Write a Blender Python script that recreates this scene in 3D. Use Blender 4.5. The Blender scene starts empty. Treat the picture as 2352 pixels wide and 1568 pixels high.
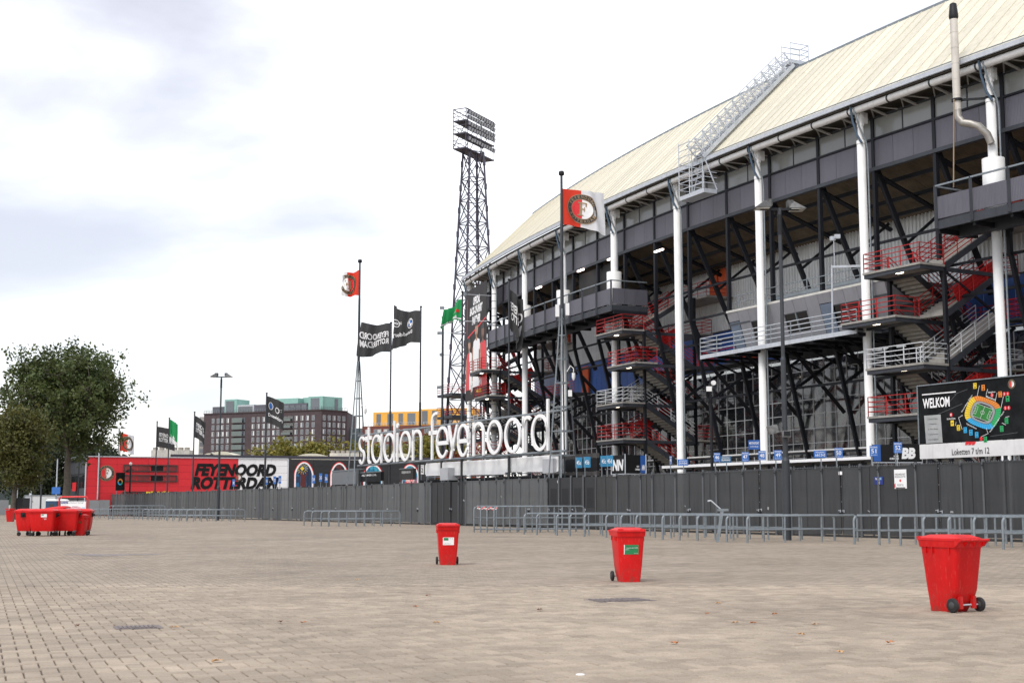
import bpy, bmesh, math, random
from mathutils import Vector, Matrix
random.seed(7)
sc = bpy.context.scene
col = sc.collection

# ------------------------------------------------------------------ camera
FPX, EYE, HOR = 3100.0, 1.45, 1162.0          # focal length in pixels of a 2352 px wide picture, eye height, horizon row
PITCH = math.atan((HOR - 784) / FPX)
cam = bpy.data.cameras.new('camera'); camo = bpy.data.objects.new('camera', cam); col.objects.link(camo)
camo.location = (0, 0, EYE); camo.rotation_euler = (math.pi/2 + PITCH, 0, 0)
cam.sensor_width = 36; cam.lens = 36*FPX/2352; cam.clip_start = .1; cam.clip_end = 6000
cam.dof.use_dof = True; cam.dof.focus_distance = 55; cam.dof.aperture_fstop = 4.5
sc.camera = camo
sc.render.resolution_x, sc.render.resolution_y = 1024, 682
sc.render.engine = 'CYCLES'

# ------------------------------------------------------------------ sky: bright overcast with faint grey-blue cloud
w = bpy.data.worlds.new('World'); sc.world = w; w.use_nodes = True
nt = w.node_tree; nt.nodes.clear(); N = nt.nodes.new; LK = nt.links.new
SUN_EL, SUN_AZ = math.radians(52), math.radians(215)       # azimuth clockwise from +Y: behind the camera, to its left
sky = N('ShaderNodeTexSky'); sky.sky_type = 'NISHITA'; sky.sun_disc = False
sky.sun_elevation = SUN_EL; sky.sun_rotation = SUN_AZ
bg1 = N('ShaderNodeBackground'); bg1.inputs[1].default_value = .05; LK(sky.outputs[0], bg1.inputs[0])
tc = N('ShaderNodeTexCoord'); mp = N('ShaderNodeMapping'); mp.inputs['Scale'].default_value = (1.5, 1.5, 4.2)
mp.inputs['Location'].default_value = (2.4, .2, 1.3)
LK(tc.outputs['Generated'], mp.inputs[0])
nz = N('ShaderNodeTexNoise'); nz.inputs['Scale'].default_value = 1.35; nz.inputs['Detail'].default_value = 6; nz.inputs['Roughness'].default_value = .5; nz.inputs['Distortion'].default_value = .25
LK(mp.outputs[0], nz.inputs[0])
cr = N('ShaderNodeValToRGB'); LK(nz.outputs[0], cr.inputs[0])
e = cr.color_ramp.elements
e[0].position = .37; e[0].color = (.43, .405, .42, 1); e[1].position = .66; e[1].color = (1.0, .985, .96, 1); cr.color_ramp.interpolation = 'EASE'
bg2 = N('ShaderNodeBackground'); bg2.inputs[1].default_value = .98; LK(cr.outputs[0], bg2.inputs[0])
ad = N('ShaderNodeAddShader'); LK(bg1.outputs[0], ad.inputs[0]); LK(bg2.outputs[0], ad.inputs[1])
wo = N('ShaderNodeOutputWorld'); LK(ad.outputs[0], wo.inputs[0])

sun = bpy.data.lights.new('sun', 'SUN'); sun.energy = 1.4; sun.angle = math.radians(20); sun.color = (1, .965, .92)
suno = bpy.data.objects.new('sun', sun); col.objects.link(suno)
sd = Vector((math.sin(SUN_AZ)*math.cos(SUN_EL), math.cos(SUN_AZ)*math.cos(SUN_EL), math.sin(SUN_EL)))
suno.rotation_euler = sd.to_track_quat('Z', 'Y').to_euler(); suno.location = (-20, -20, 60)
vs = sc.view_settings; vs.view_transform = 'Standard'; vs.look = 'None'; vs.exposure = 0.5; vs.gamma = 1; vs.use_curve_mapping = False

# ------------------------------------------------------------------ measuring helpers
CP, SP = math.cos(PITCH), math.sin(PITCH)
def at(x, y, Y):
    """point at depth Y that stands where the survey photo has (x, y)"""
    u = (x-1176)/FPX; v = (784-y)/FPX
    r = Vector((u, CP - v*SP, SP + v*CP)); r *= Y/r.y
    return Vector((r.x, r.y, r.z + EYE))
def gnd(x, y):
    u = (x-1176)/FPX; v = (784-y)/FPX
    r = Vector((u, CP - v*SP, SP + v*CP)); r *= -EYE/r.z
    return Vector((r.x, r.y, 0))
# the long fence runs dead straight; s = metres along it, fw = metres behind it
F0 = Vector((20.9, 55.0)); FT = Vector((-.4649, .8854)).normalized(); FN = Vector((FT.y, -FT.x))
def FW(s, fw, z=0.0):
    q = F0 + FT*s + FN*fw; return Vector((q.x, q.y, z))
def s_of(xd, fw):
    """distance along the fence line of the spot fw metres behind it seen in column xd"""
    k = (xd-1176)/FPX*CP
    A = F0 + FN*fw
    return (k*A.y - A.x)/(FT.x - k*FT.y)
# the stand follows an arc of radius RA
RA, S0, W0 = 295.0, 24.0, 10.2
CEN = FW(S0, W0+RA)
def SL(a, r, z):                    # relative to the arc's centre
    th = a/RA; rr = RA-r
    q = FT*(rr*math.sin(th)) - FN*(rr*math.cos(th)); return Vector((q.x, q.y, z))
def S(a, r, z=0.0): return SL(a, r, z) + CEN
FANG = math.atan2(FT.y, FT.x)

# ------------------------------------------------------------------ materials
MATS = {}
def mat(name, c, rough=.7, metal=0, var=.06, scale=3.0, bump=0, bscale=40, rnd=0, dirt=0, spec=.5, emit=0):
    """plain painted/concrete/metal surface: colour with slow mottling, optional per-object variation, dirt streaks, relief"""
    if name in MATS: return MATS[name]
    m = bpy.data.materials.new(name); m.use_nodes = True; MATS[name] = m
    t = m.node_tree; b = t.nodes['Principled BSDF']; n = t.nodes.new; l = t.links.new
    b.inputs['Roughness'].default_value = rough; b.inputs['Metallic'].default_value = metal
    b.inputs['Specular IOR Level'].default_value = spec
    co = n('ShaderNodeTexCoord')
    no = n('ShaderNodeTexNoise'); no.inputs['Scale'].default_value = scale; no.inputs['Detail'].default_value = 6; no.inputs['Roughness'].default_value = .6
    l(co.outputs['Object'], no.inputs[0])
    mr = n('ShaderNodeMapRange'); mr.inputs[3].default_value = 1-2*var; mr.inputs[4].default_value = 1+2*var
    mr.inputs[1].default_value = .2; mr.inputs[2].default_value = .8
    l(no.outputs[0], mr.inputs[0])
    val = mr.outputs[0]
    if rnd:
        oi = n('ShaderNodeObjectInfo'); m2 = n('ShaderNodeMapRange'); m2.inputs[3].default_value = 1-rnd; m2.inputs[4].default_value = 1+rnd
        l(oi.outputs['Random'], m2.inputs[0])
        mm = n('ShaderNodeMath'); mm.operation = 'MULTIPLY'; l(val, mm.inputs[0]); l(m2.outputs[0], mm.inputs[1]); val = mm.outputs[0]
    if dirt:
        mp = n('ShaderNodeMapping'); mp.inputs['Scale'].default_value = (2.5, 2.5, .25); l(co.outputs['Object'], mp.inputs[0])
        n2 = n('ShaderNodeTexNoise'); n2.inputs['Scale'].default_value = 1.6; n2.inputs['Detail'].default_value = 8; l(mp.outputs[0], n2.inputs[0])
        m3 = n('ShaderNodeMapRange'); m3.inputs[1].default_value = .5; m3.inputs[2].default_value = .8; m3.inputs[3].default_value = 1; m3.inputs[4].default_value = 1-dirt
        l(n2.outputs[0], m3.inputs[0])
        mm = n('ShaderNodeMath'); mm.operation = 'MULTIPLY'; l(val, mm.inputs[0]); l(m3.outputs[0], mm.inputs[1]); val = mm.outputs[0]
    mx = n('ShaderNodeVectorMath'); mx.operation = 'SCALE'; mx.inputs[0].default_value = c[:3]; l(val, mx.inputs['Scale'])
    l(mx.outputs[0], b.inputs['Base Color'])
    if bump:
        nb = n('ShaderNodeTexNoise'); nb.inputs['Scale'].default_value = bscale; nb.inputs['Detail'].default_value = 4; l(co.outputs['Object'], nb.inputs[0])
        bp = n('ShaderNodeBump'); bp.inputs['Strength'].default_value = bump; bp.inputs['Distance'].default_value = .02
        l(nb.outputs[0], bp.inputs['Height']); l(bp.outputs[0], b.inputs['Normal'])
    if emit:
        b.inputs['Emission Color'].default_value = (*c[:3], 1); b.inputs['Emission Strength'].default_value = emit
    return m

steel   = mat('dark_steel', (.0125, .014, .0185), .55, .0, .1, 1.5, dirt=.2, spec=.25)
steel2  = mat('slate_steel', (.040, .045, .055), .5, 0, .1, 1.5, dirt=.25, spec=.35)
galv    = mat('galvanised_steel', (.215, .245, .265), .45, .3, .14, 5, dirt=.2)
galv2   = mat('pale_galvanised_steel', (.50, .53, .57), .5, .2, .08, 3, dirt=.15)
whitep  = mat('white_paint', (.80, .80, .79), .45, 0, .03, 2, dirt=.16)
white   = mat('white_print', (.86, .86, .86), .5, 0, .015, 2)
cladding= mat('mauve_grey_cladding', (.116, .113, .138), .45, .1, .05, .8, rnd=.08, dirt=.18)
redp    = mat('red_rail_paint', (.40, .014, .014), .45, 0, .1, 3, dirt=.2, spec=.35)
whiter  = mat('white_rail_paint', (.62, .64, .66), .45, 0, .08, 3, dirt=.15)
concrete= mat('stair_concrete', (.30, .285, .26), .85, 0, .14, 2.2, bump=.3, dirt=.25)
binred  = mat('bin_red_plastic', (.62, .0035, .005), .45, 0, .05, 4, bump=.05, bscale=120, dirt=.30, rnd=.06, spec=.35)
def scuff(m):
    """scratches and splashed dirt on plastic: pale fine scrapes all over, brown spatter low down"""
    t = m.node_tree; n = t.nodes.new; l = t.links.new; b = t.nodes['Principled BSDF']; src = b.inputs['Base Color'].links[0].from_socket
    co = n('ShaderNodeTexCoord'); sp = n('ShaderNodeSeparateXYZ'); l(co.outputs['Object'], sp.inputs[0])
    n1 = n('ShaderNodeTexNoise'); n1.inputs['Scale'].default_value = 14; n1.inputs['Detail'].default_value = 8; n1.inputs['Roughness'].default_value = .7; l(co.outputs['Object'], n1.inputs[0])
    lo = n('ShaderNodeMapRange'); lo.inputs[1].default_value = .38; lo.inputs[2].default_value = .02; lo.inputs[3].default_value = 0; lo.inputs[4].default_value = 1; l(sp.outputs[2], lo.inputs[0])
    r1 = n('ShaderNodeMapRange'); r1.inputs[1].default_value = .45; r1.inputs[2].default_value = .68; r1.inputs[4].default_value = .75; l(n1.outputs[0], r1.inputs[0])
    mu = n('ShaderNodeMath'); mu.operation = 'MULTIPLY'; l(lo.outputs[0], mu.inputs[0]); l(r1.outputs[0], mu.inputs[1])
    mx = n('ShaderNodeMix'); mx.data_type = 'RGBA'; l(mu.outputs[0], mx.inputs['Factor']); l(src, mx.inputs['A']); mx.inputs['B'].default_value = (.10,.07,.05,1)
    mp_ = n('ShaderNodeMapping'); mp_.inputs['Scale'].default_value = (9, 9, 1.6); mp_.inputs['Rotation'].default_value = (.3,.5,.2); l(co.outputs['Object'], mp_.inputs[0])
    n2 = n('ShaderNodeTexNoise'); n2.inputs['Scale'].default_value = 5; n2.inputs['Detail'].default_value = 9; l(mp_.outputs[0], n2.inputs[0])
    r2 = n('ShaderNodeMapRange'); r2.inputs[1].default_value = .60; r2.inputs[2].default_value = .68; r2.inputs[4].default_value = .30; l(n2.outputs[0], r2.inputs[0])
    m2 = n('ShaderNodeMix'); m2.data_type = 'RGBA'; l(r2.outputs[0], m2.inputs['Factor']); l(mx.outputs['Result'], m2.inputs['A']); m2.inputs['B'].default_value = (.62,.13,.11,1)
    l(m2.outputs['Result'], b.inputs['Base Color'])
scuff(binred)
rubber  = mat('black_rubber', (.018, .018, .019), .75, 0, .2, 20)
black   = mat('black_print', (.008, .008, .009), .6, 0, .1, 3, spec=.25)
blackm  = mat('matt_black_paint', (.012, .013, .016), .55, 0, .12, 2, dirt=.2, spec=.3)
polem   = mat('dark_pole_paint', (.035, .040, .047), .5, .1, .1, 3, dirt=.2)
bluep   = mat('blue_sign_print', (.035, .155, .50), .5, 0, .03, 4)
navy    = mat('navy_sign_print', (.012, .030, .22), .5, 0, .03, 4)
teal    = mat('cyan_blue_print', (.02, .21, .40), .5, 0, .03, 4)
redprint= mat('red_print', (.72, .022, .030), .5, 0, .03, 3)
gold    = mat('dull_gold_print', (.36, .25, .14), .55, 0, .05, 5)
charcoal= mat('charcoal_print', (.045, .042, .040), .6, 0, .1, 5)
green   = mat('green_print', (.015, .22, .075), .55, 0, .05, 4)
yellow  = mat('yellow_print', (.85, .60, .03), .55, 0, .05, 4)
orange  = mat('orange_print', (.80, .25, .03), .55, 0, .05, 4)

def glass_mat(name, c, rough, alpha, spec=.6, ior=1.5):
    m = bpy.data.materials.new(name); m.use_nodes = True; MATS[name] = m
    t = m.node_tree; b = t.nodes['Principled BSDF']; n = t.nodes.new; l = t.links.new
    co = n('ShaderNodeTexCoord'); no = n('ShaderNodeTexNoise'); no.inputs['Scale'].default_value = .35; l(co.outputs['Object'], no.inputs[0])
    oi = n('ShaderNodeObjectInfo'); ad = n('ShaderNodeMath'); l(oi.outputs['Random'], ad.inputs[0]); l(no.outputs[0], ad.inputs[1])
    mr = n('ShaderNodeMapRange'); mr.inputs[1].default_value = .3; mr.inputs[2].default_value = 1.7; mr.inputs[3].default_value = .7; mr.inputs[4].default_value = 1.3; l(ad.outputs[0], mr.inputs[0])
    mx = n('ShaderNodeVectorMath'); mx.operation = 'SCALE'; mx.inputs[0].default_value = c; l(mr.outputs[0], mx.inputs['Scale']); l(mx.outputs[0], b.inputs['Base Color'])
    b.inputs['Roughness'].default_value = rough; b.inputs['Specular IOR Level'].default_value = spec; b.inputs['IOR'].default_value = ior
    tr = n('ShaderNodeBsdfTransparent'); mi = n('ShaderNodeMixShader'); mi.inputs[0].default_value = alpha
    l(tr.outputs[0], mi.inputs[1]); l(b.outputs[0], mi.inputs[2]); l(mi.outputs[0], t.nodes['Material Output'].inputs[0])
    return m
sky_toned_glass = glass_mat('glass_with_painted_sky', (.26, .27, .26), .12, .80, .8)  # pale grey base colour paints the reflected sky into the eave panes
pane_dark = glass_mat('dark_window_glass', (.030, .034, .040), .06, .50, .7, 2.2)

# ------------------------------------------------------------------ mesh builder
class MB:
    def __init__(s): s.v = []; s.f = []; s.sm = []
    def add(s, vs, fs, smooth=False):
        o = len(s.v); s.v += [tuple(p) for p in vs]
        s.f += [tuple(i+o for i in f) for f in fs]; s.sm += [smooth]*len(fs)
        return s
    def hexa(s, p):                   # 8 corners: bottom 0-3, top 4-7 (same winding)
        return s.add(p, [(3,2,1,0),(4,5,6,7),(0,1,5,4),(1,2,6,5),(2,3,7,6),(3,0,4,7)])
    def box(s, x0, x1, y0, y1, z0, z1):
        return s.hexa([(x0,y0,z0),(x1,y0,z0),(x1,y1,z0),(x0,y1,z0),(x0,y0,z1),(x1,y0,z1),(x1,y1,z1),(x0,y1,z1)])
    def obox(s, c, X, Y, Z):          # centre and three half axes
        c = Vector(c); X = Vector(X); Y = Vector(Y); Z = Vector(Z)
        return s.hexa([c-X-Y-Z, c+X-Y-Z, c+X+Y-Z, c-X+Y-Z, c-X-Y+Z, c+X-Y+Z, c+X+Y+Z, c-X+Y+Z])
    def bar(s, p, q, w, h=None, up=(0,0,1)):   # rectangular bar, w sideways, h along up
        p = Vector(p); q = Vector(q); h = h or w; d = q-p; L = d.length
        if L < 1e-6: return s
        d /= L; up = Vector(up)
        if abs(d.dot(up)) > .98: up = Vector((1,0,0)) if abs(d.x) < .9 else Vector((0,1,0))
        X = d.cross(up).normalized(); Z = X.cross(d)
        return s.obox((p+q)/2, X*w/2, d*L/2, Z*h/2)
    def tube(s, p, q, r, n=10, r2=None, caps=True):
        p = Vector(p); q = Vector(q); r2 = r if r2 is None else r2
        d = (q-p).normalized(); u = Vector((0,0,1)) if abs(d.z) < .95 else Vector((1,0,0))
        X = d.cross(u).normalized(); Y = d.cross(X)
        ring = [X*math.cos(2*math.pi*i/n)+Y*math.sin(2*math.pi*i/n) for i in range(n)]
        s.add([p+a*r for a in ring]+[q+a*r2 for a in ring], [(i,i+n,(i+1)%n+n,(i+1)%n) for i in range(n)], True)
        if caps:
            s.add([p+a*r for a in ring], [tuple(range(n))]); s.add([q+a*r2 for a in ring], [tuple(range(n))[::-1]])
        return s
    def path(s, pts, r, n=8):
        pts = [Vector(p) for p in pts]; rings = []
        for i, p in enumerate(pts):
            d = (pts[min(i+1, len(pts)-1)]-pts[max(i-1, 0)]).normalized()
            u = Vector((0,0,1)) if abs(d.z) < .9 else Vector((1,0,0))
            if i and abs(d.dot(u0)) < .95: u = u0
            u0 = u
            X = d.cross(u).normalized(); Y = d.cross(X)
            rings.append([p+(X*math.cos(2*math.pi*k/n)+Y*math.sin(2*math.pi*k/n))*r for k in range(n)])
        fs = [(i*n+k, i*n+n+k, i*n+n+(k+1)%n, i*n+(k+1)%n) for i in range(len(pts)-1) for k in range(n)]
        s.add([v for q in rings for v in q], fs, True)
        s.add(rings[0], [tuple(range(n))]); s.add(rings[-1], [tuple(range(n))[::-1]])
        return s
    def lathe(s, prof, c=(0,0,0), n=16, axis='z'):
        vs = []; 
        for r, z in prof:
            for k in range(n):
                t = 2*math.pi*k/n; a, b = r*math.cos(t), r*math.sin(t)
                p = (a, b, z) if axis == 'z' else ((z, a, b) if axis == 'x' else (a, z, b))
                vs.append((p[0]+c[0], p[1]+c[1], p[2]+c[2]))
        fs = [(i*n+k, i*n+(k+1)%n, i*n+n+(k+1)%n, i*n+n+k) for i in range(len(prof)-1) for k in range(n)]
        return s.add(vs, fs, True)
    def mesh(s, name, m, off=(0,0,0)):
        me = bpy.data.meshes.new(name); ox, oy, oz = off
        me.from_pydata([(x-ox, y-oy, z-oz) for x, y, z in s.v], [], s.f); 
        me.polygons.foreach_set('use_smooth', s.sm); me.materials.append(m); me.update()
        return me

ORIG = {}                             # object name -> world location of its own origin (roots without rotation)
def link(name, data, parent=None):
    o = bpy.data.objects.new(name, data); col.objects.link(o)
    if parent is not None: o.parent = parent
    return o
def tag(o, label, cat, group=None, kind=None):
    if label: o['label'] = label
    if cat: o['category'] = cat
    if group: o['group'] = group
    if kind: o['kind'] = kind
    return o
def thing(name, label, cat, loc=(0,0,0), group=None, rz=0):
    o = link(name, None); o.location = loc; o.rotation_euler = (0, 0, rz); o.empty_display_size = .3
    ORIG[o.name] = Vector(loc)
    return tag(o, label, cat, group)
def root_loc(o):
    v = ORIG.get(o.name)
    while v is None and o.parent: o = o.parent; v = ORIG.get(o.name)
    return v or Vector((0,0,0))
def obj(name, mb, m, parent=None, local=False):
    """one mesh object; mb holds world coordinates unless local (then parent coordinates)"""
    off = (0,0,0) if (local or parent is None) else tuple(root_loc(parent))
    return link(name, mb.mesh(name, m, off), parent)
def solo(name, mb, m, label, cat, group=None, base=None, kind=None):
    """a top-level thing that is one mesh, origin at base"""
    base = Vector(base or (0,0,0)); o = link(name, mb.mesh(name, m, base)); o.location = base; ORIG[o.name] = base
    return tag(o, label, cat, group, kind)
def copy_tree(o, parent=None):
    c = o.copy(); col.objects.link(c); c.parent = parent
    for ch in list(o.children): copy_tree(ch, c)
    return c

# ------------------------------------------------------------------ flat print: 2-D shapes mapped onto a surface
class P2:
    def __init__(s): s.v = []; s.f = []
    def add(s, vs, fs):
        o = len(s.v); s.v += list(vs); s.f += [tuple(i+o for i in f) for f in fs]; return s
    def rect(s, x0, x1, y0, y1, nx=1, ny=1):
        vs = [(x0+(x1-x0)*i/nx, y0+(y1-y0)*j/ny) for j in range(ny+1) for i in range(nx+1)]
        return s.add(vs, [(j*(nx+1)+i, j*(nx+1)+i+1, (j+1)*(nx+1)+i+1, (j+1)*(nx+1)+i) for j in range(ny) for i in range(nx)])
    def poly(s, pts): return s.add(pts, [tuple(range(len(pts)))])
    def ring(s, cx, cy, r0, r1, n=40, t0=0, t1=2*math.pi, ex=1.0):
        vs = []; 
        for i in range(n+1):
            t = t0+(t1-t0)*i/n
            for r in (r0, r1): vs.append((cx+r*math.cos(t)*ex, cy+r*math.sin(t)))
        return s.add(vs, [(2*i, 2*i+1, 2*i+3, 2*i+2) for i in range(n)])
    def disc(s, cx, cy, r, n=32, t0=0, t1=2*math.pi, ex=1.0):
        k = max(1, int(3)); 
        for j in range(k): s.ring(cx, cy, r*j/k, r*(j+1)/k, n, t0, t1, ex)
        return s
    def line(s, p, q, w):
        dx, dy = q[0]-p[0], q[1]-p[1]; L = math.hypot(dx, dy) or 1; nx, ny = -dy/L*w/2, dx/L*w/2
        return s.poly([(p[0]+nx, p[1]+ny), (q[0]+nx, q[1]+ny), (q[0]-nx, q[1]-ny), (p[0]-nx, p[1]-ny)][::-1])
    def text(s, body, cx, cy, wd, ht, shear=0, bold=0, rot=0):
        vs, fs = text2d(body, bold)
        xs = [p[0] for p in vs]; ys = [p[1] for p in vs]
        x0, x1, y0, y1 = min(xs), max(xs), min(ys), max(ys); W = (x1-x0) or 1; Hh = (y1-y0) or 1
        ws = wd - abs(shear)*ht; out = []
        c, sn = math.cos(rot), math.sin(rot)
        for x, y in vs:
            yy = (y-(y0+y1)/2)/Hh*ht; xx = (x-(x0+x1)/2)/W*ws + yy*shear
            out.append((cx+xx*c-yy*sn, cy+xx*sn+yy*c))
        return s.add(out, fs)
TXT = {}
def text2d(body, bold):
    k = (body, bold)
    if k not in TXT:
        cu = bpy.data.curves.new('tmp', 'FONT'); cu.body = body; cu.offset = bold; cu.resolution_u = 3; cu.align_x = 'CENTER'; cu.space_line = .8
        o = bpy.data.objects.new('tmp', cu); col.objects.link(o)
        me = bpy.data.meshes.new_from_object(o)
        TXT[k] = ([(v.co.x, v.co.y) for v in me.vertices], [tuple(p.vertices) for p in me.polygons])
        bpy.data.objects.remove(o); bpy.data.curves.remove(cu); bpy.data.meshes.remove(me)
    return TXT[k]
def plane_map(c, X, U):
    """2-D metres -> world on the plane through c; offset along the face normal X x U"""
    c = Vector(c); X = Vector(X).normalized(); U = Vector(U).normalized(); n = X.cross(U)
    return lambda x, y, o=0: c + X*x + U*y + n*o
def put(name, p2, fn, m, parent, off=.006, both=False):
    mb = MB(); mb.add([fn(x, y, off) for x, y in p2.v], p2.f)
    if both: mb.add([fn(x, y, -off) for x, y in p2.v], [f[::-1] for f in p2.f])
    return obj(name, mb, m, parent)
def board(name, fn, x0, x1, y0, y1, m, parent, th=.03):
    mb = MB(); P = [(x0,y0),(x1,y0),(x1,y1),(x0,y1)]
    mb.hexa([fn(x,y,-th) for x,y in P]+[fn(x,y,0) for x,y in P])
    return obj(name, mb, m, parent)
def crest(fn, cx, cy, r, parent, off=.01, both=False, text=True):
    """round club crest: dark ring with gold rims and lettering, red and white halves, a serif F"""
    k = r
    put('crest_ring', P2().ring(cx, cy, k*.68, k*.97, 40), fn, charcoal, parent, off, both)
    put('crest_rim', P2().ring(cx, cy, k*.96, k, 40).ring(cx, cy, k*.65, k*.69, 40), fn, gold, parent, off*1.5, both)
    put('crest_half', P2().disc(cx, cy, k*.66, 20, math.pi/2, 1.5*math.pi), fn, redprint, parent, off, both)
    put('crest_half', P2().disc(cx, cy, k*.66, 20, -math.pi/2, .5*math.pi), fn, white, parent, off, both)
    f = P2(); 
    for a,b,c,d in ((-.16,-.02,-.42,.42),(-.26,.08,-.46,-.38),(-.26,.30,.38,.46),(.22,.30,.20,.46),(-.02,.18,-.03,.05),(.12,.18,-.14,.16)):
        f.rect(cx+a*k, cx+b*k, cy+c*k, cy+d*k)
    put('crest_letter', f, fn, gold, parent, off*2, both)
    if text:
        t = P2()
        for word, top in (('FEYENOORD', True), ('ROTTERDAM', False)):
            n = len(word)
            for i, ch in enumerate(word):
                a = (math.pi/2 + (n/2-.5-i)*.265) if top else (-math.pi/2 - (n/2-.5-i)*.265)
                t.text(ch, cx+math.cos(a)*k*.825, cy+math.sin(a)*k*.825, k*.15, k*.19, 0, .01, a-math.pi/2 if top else a+math.pi/2)
        t.disc(cx-k*.825, cy, k*.035, 8).disc(cx+k*.825, cy, k*.035, 8)
        put('crest_lettering', t, fn, gold, parent, off*2, both)
UP = Vector((0,0,1))
# ================================================================== ground
def paving_mat(near=True):
    m = bpy.data.materials.new('concrete_paving'); m.use_nodes = True; t = m.node_tree; n = t.nodes.new; l = t.links.new
    b = t.nodes['Principled BSDF']; b.inputs['Roughness'].default_value = .88; b.inputs['Specular IOR Level'].default_value = .3
    g = n('ShaderNodeNewGeometry'); 
    mp = n('ShaderNodeMapping'); mp.inputs['Rotation'].default_value = (0, 0, math.radians(-21.5)); l(g.outputs['Position'], mp.inputs[0])
    # large soft stains, mid-size blotches, fine grit
    def noise(sc_, d, r=.6, src=mp.outputs[0]):
        x = n('ShaderNodeTexNoise'); x.inputs['Scale'].default_value = sc_; x.inputs['Detail'].default_value = d; x.inputs['Roughness'].default_value = r; l(src, x.inputs[0]); return x.outputs[0]
    def rng(s_, a, b_, c, d):
        x = n('ShaderNodeMapRange'); x.inputs[1].default_value = a; x.inputs[2].default_value = b_; x.inputs[3].default_value = c; x.inputs[4].default_value = d; l(s_, x.inputs[0]); return x.outputs[0]
    def mul(a, b_):
        x = n('ShaderNodeMath'); x.operation = 'MULTIPLY'; l(a, x.inputs[0]); l(b_, x.inputs[1]); return x.outputs[0]
    v = mul(rng(noise(.22, 5), .3, .7, .82, 1.15), rng(noise(1.6, 7), .3, .75, .85, 1.12))
    v = mul(v, rng(noise(38, 3), .25, .75, .82, 1.14))
    ms_ = n('ShaderNodeMapping'); ms_.inputs['Scale'].default_value = (.22, 1.5, 1); l(mp.outputs[0], ms_.inputs[0])
    v = mul(v, rng(noise(1.3, 6, .62, ms_.outputs[0]), .32, .70, .90, 1.08))
    oi = n('ShaderNodeObjectInfo'); v = mul(v, rng(oi.outputs['Random'], 0, 1, .88, 1.10))
    if near: v = mul(v, rng(g.outputs['Random Per Island'], 0, 1, .84, 1.12))
    # speckled wear: small dark spots and gum
    vo = n('ShaderNodeTexVoronoi'); vo.inputs['Scale'].default_value = 2.6; l(mp.outputs[0], vo.inputs[0])
    v = mul(v, rng(vo.outputs['Distance'], .02, .07, .72, 1.0))
    cr = n('ShaderNodeMix'); cr.data_type = 'RGBA'; cr.inputs['A'].default_value = (.325, .272, .214, 1); cr.inputs['B'].default_value = (.360, .298, .232, 1)
    l(noise(.7, 5), cr.inputs['Factor'])
    sc2 = n('ShaderNodeVectorMath'); sc2.operation = 'SCALE'; l(cr.outputs['Result'], sc2.inputs[0]); l(v, sc2.inputs['Scale'])
    l(sc2.outputs[0], b.inputs['Base Color'])
    bp = n('ShaderNodeBump'); bp.inputs['Strength'].default_value = .35; bp.inputs['Distance'].default_value = .01; l(noise(30, 5), bp.inputs['Height']); l(bp.outputs[0], b.inputs['Normal'])
    return m, t, n, l, b, mp, sc2
pave, *_ = paving_mat()
# far paving: same stone, the joints only as fine relief/colour where single stones can no longer be told apart
pave_far, t, n, l, b, mp, sc2 = paving_mat(False); pave_far.name = 'concrete_paving_with_joints'
def M(op, a, b_=None, c=None):
    x = n('ShaderNodeMath'); x.operation = op
    for k_, q_ in enumerate((a, b_, c)):
        if q_ is None: continue
        if isinstance(q_, (int, float)): x.inputs[k_].default_value = q_
        else: l(q_, x.inputs[k_])
    return x.outputs[0]
sx_ = n('ShaderNodeSeparateXYZ'); l(mp.outputs[0], sx_.inputs[0])
u_, v_ = M('DIVIDE', sx_.outputs[0], .15), M('DIVIDE', sx_.outputs[1], .15)
iu, iv = M('FLOOR', u_), M('FLOOR', v_); fu, fv = M('FRACT', u_), M('FRACT', v_)
kk = M('FLOORED_MODULO', M('SUBTRACT', iu, iv), 4.0)
isk = [M('MULTIPLY', M('COMPARE', kk, float(q_), .2), 10.0) for q_ in range(4)]
dl = M('ADD', fu, isk[1]); dr = M('ADD', M('SUBTRACT', 1.0, fu), isk[0]); db = M('ADD', fv, isk[2]); dt = M('ADD', M('SUBTRACT', 1.0, fv), isk[3])
dm = M('MINIMUM', M('MINIMUM', dl, dr), M('MINIMUM', db, dt))
jr = n('ShaderNodeMapRange'); jr.inputs[1].default_value = .045; jr.inputs[2].default_value = .075; jr.inputs[3].default_value = .50; jr.inputs[4].default_value = 1.0; l(dm, jr.inputs[0])
cx_ = n('ShaderNodeCombineXYZ'); l(M('SUBTRACT', iu, M('MULTIPLY', isk[1], .1)), cx_.inputs[0]); l(M('ADD', iv, M('MULTIPLY', isk[3], .1)), cx_.inputs[1])
wn_ = n('ShaderNodeTexWhiteNoise'); wn_.noise_dimensions = '2D'; l(cx_.outputs[0], wn_.inputs[0])
wr_ = n('ShaderNodeMapRange'); wr_.inputs[3].default_value = .86; wr_.inputs[4].default_value = 1.14; l(wn_.outputs[0], wr_.inputs[0])
mm = n('ShaderNodeVectorMath'); mm.operation = 'SCALE'; l(sc2.outputs[0], mm.inputs[0]); l(M('MULTIPLY', jr.outputs[0], wr_.outputs[0]), mm.inputs['Scale']); l(mm.outputs[0], b.inputs['Base Color'])
joint = mat('joint_sand', (.135, .115, .094), .95, 0, .42, 4.5)

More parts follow.
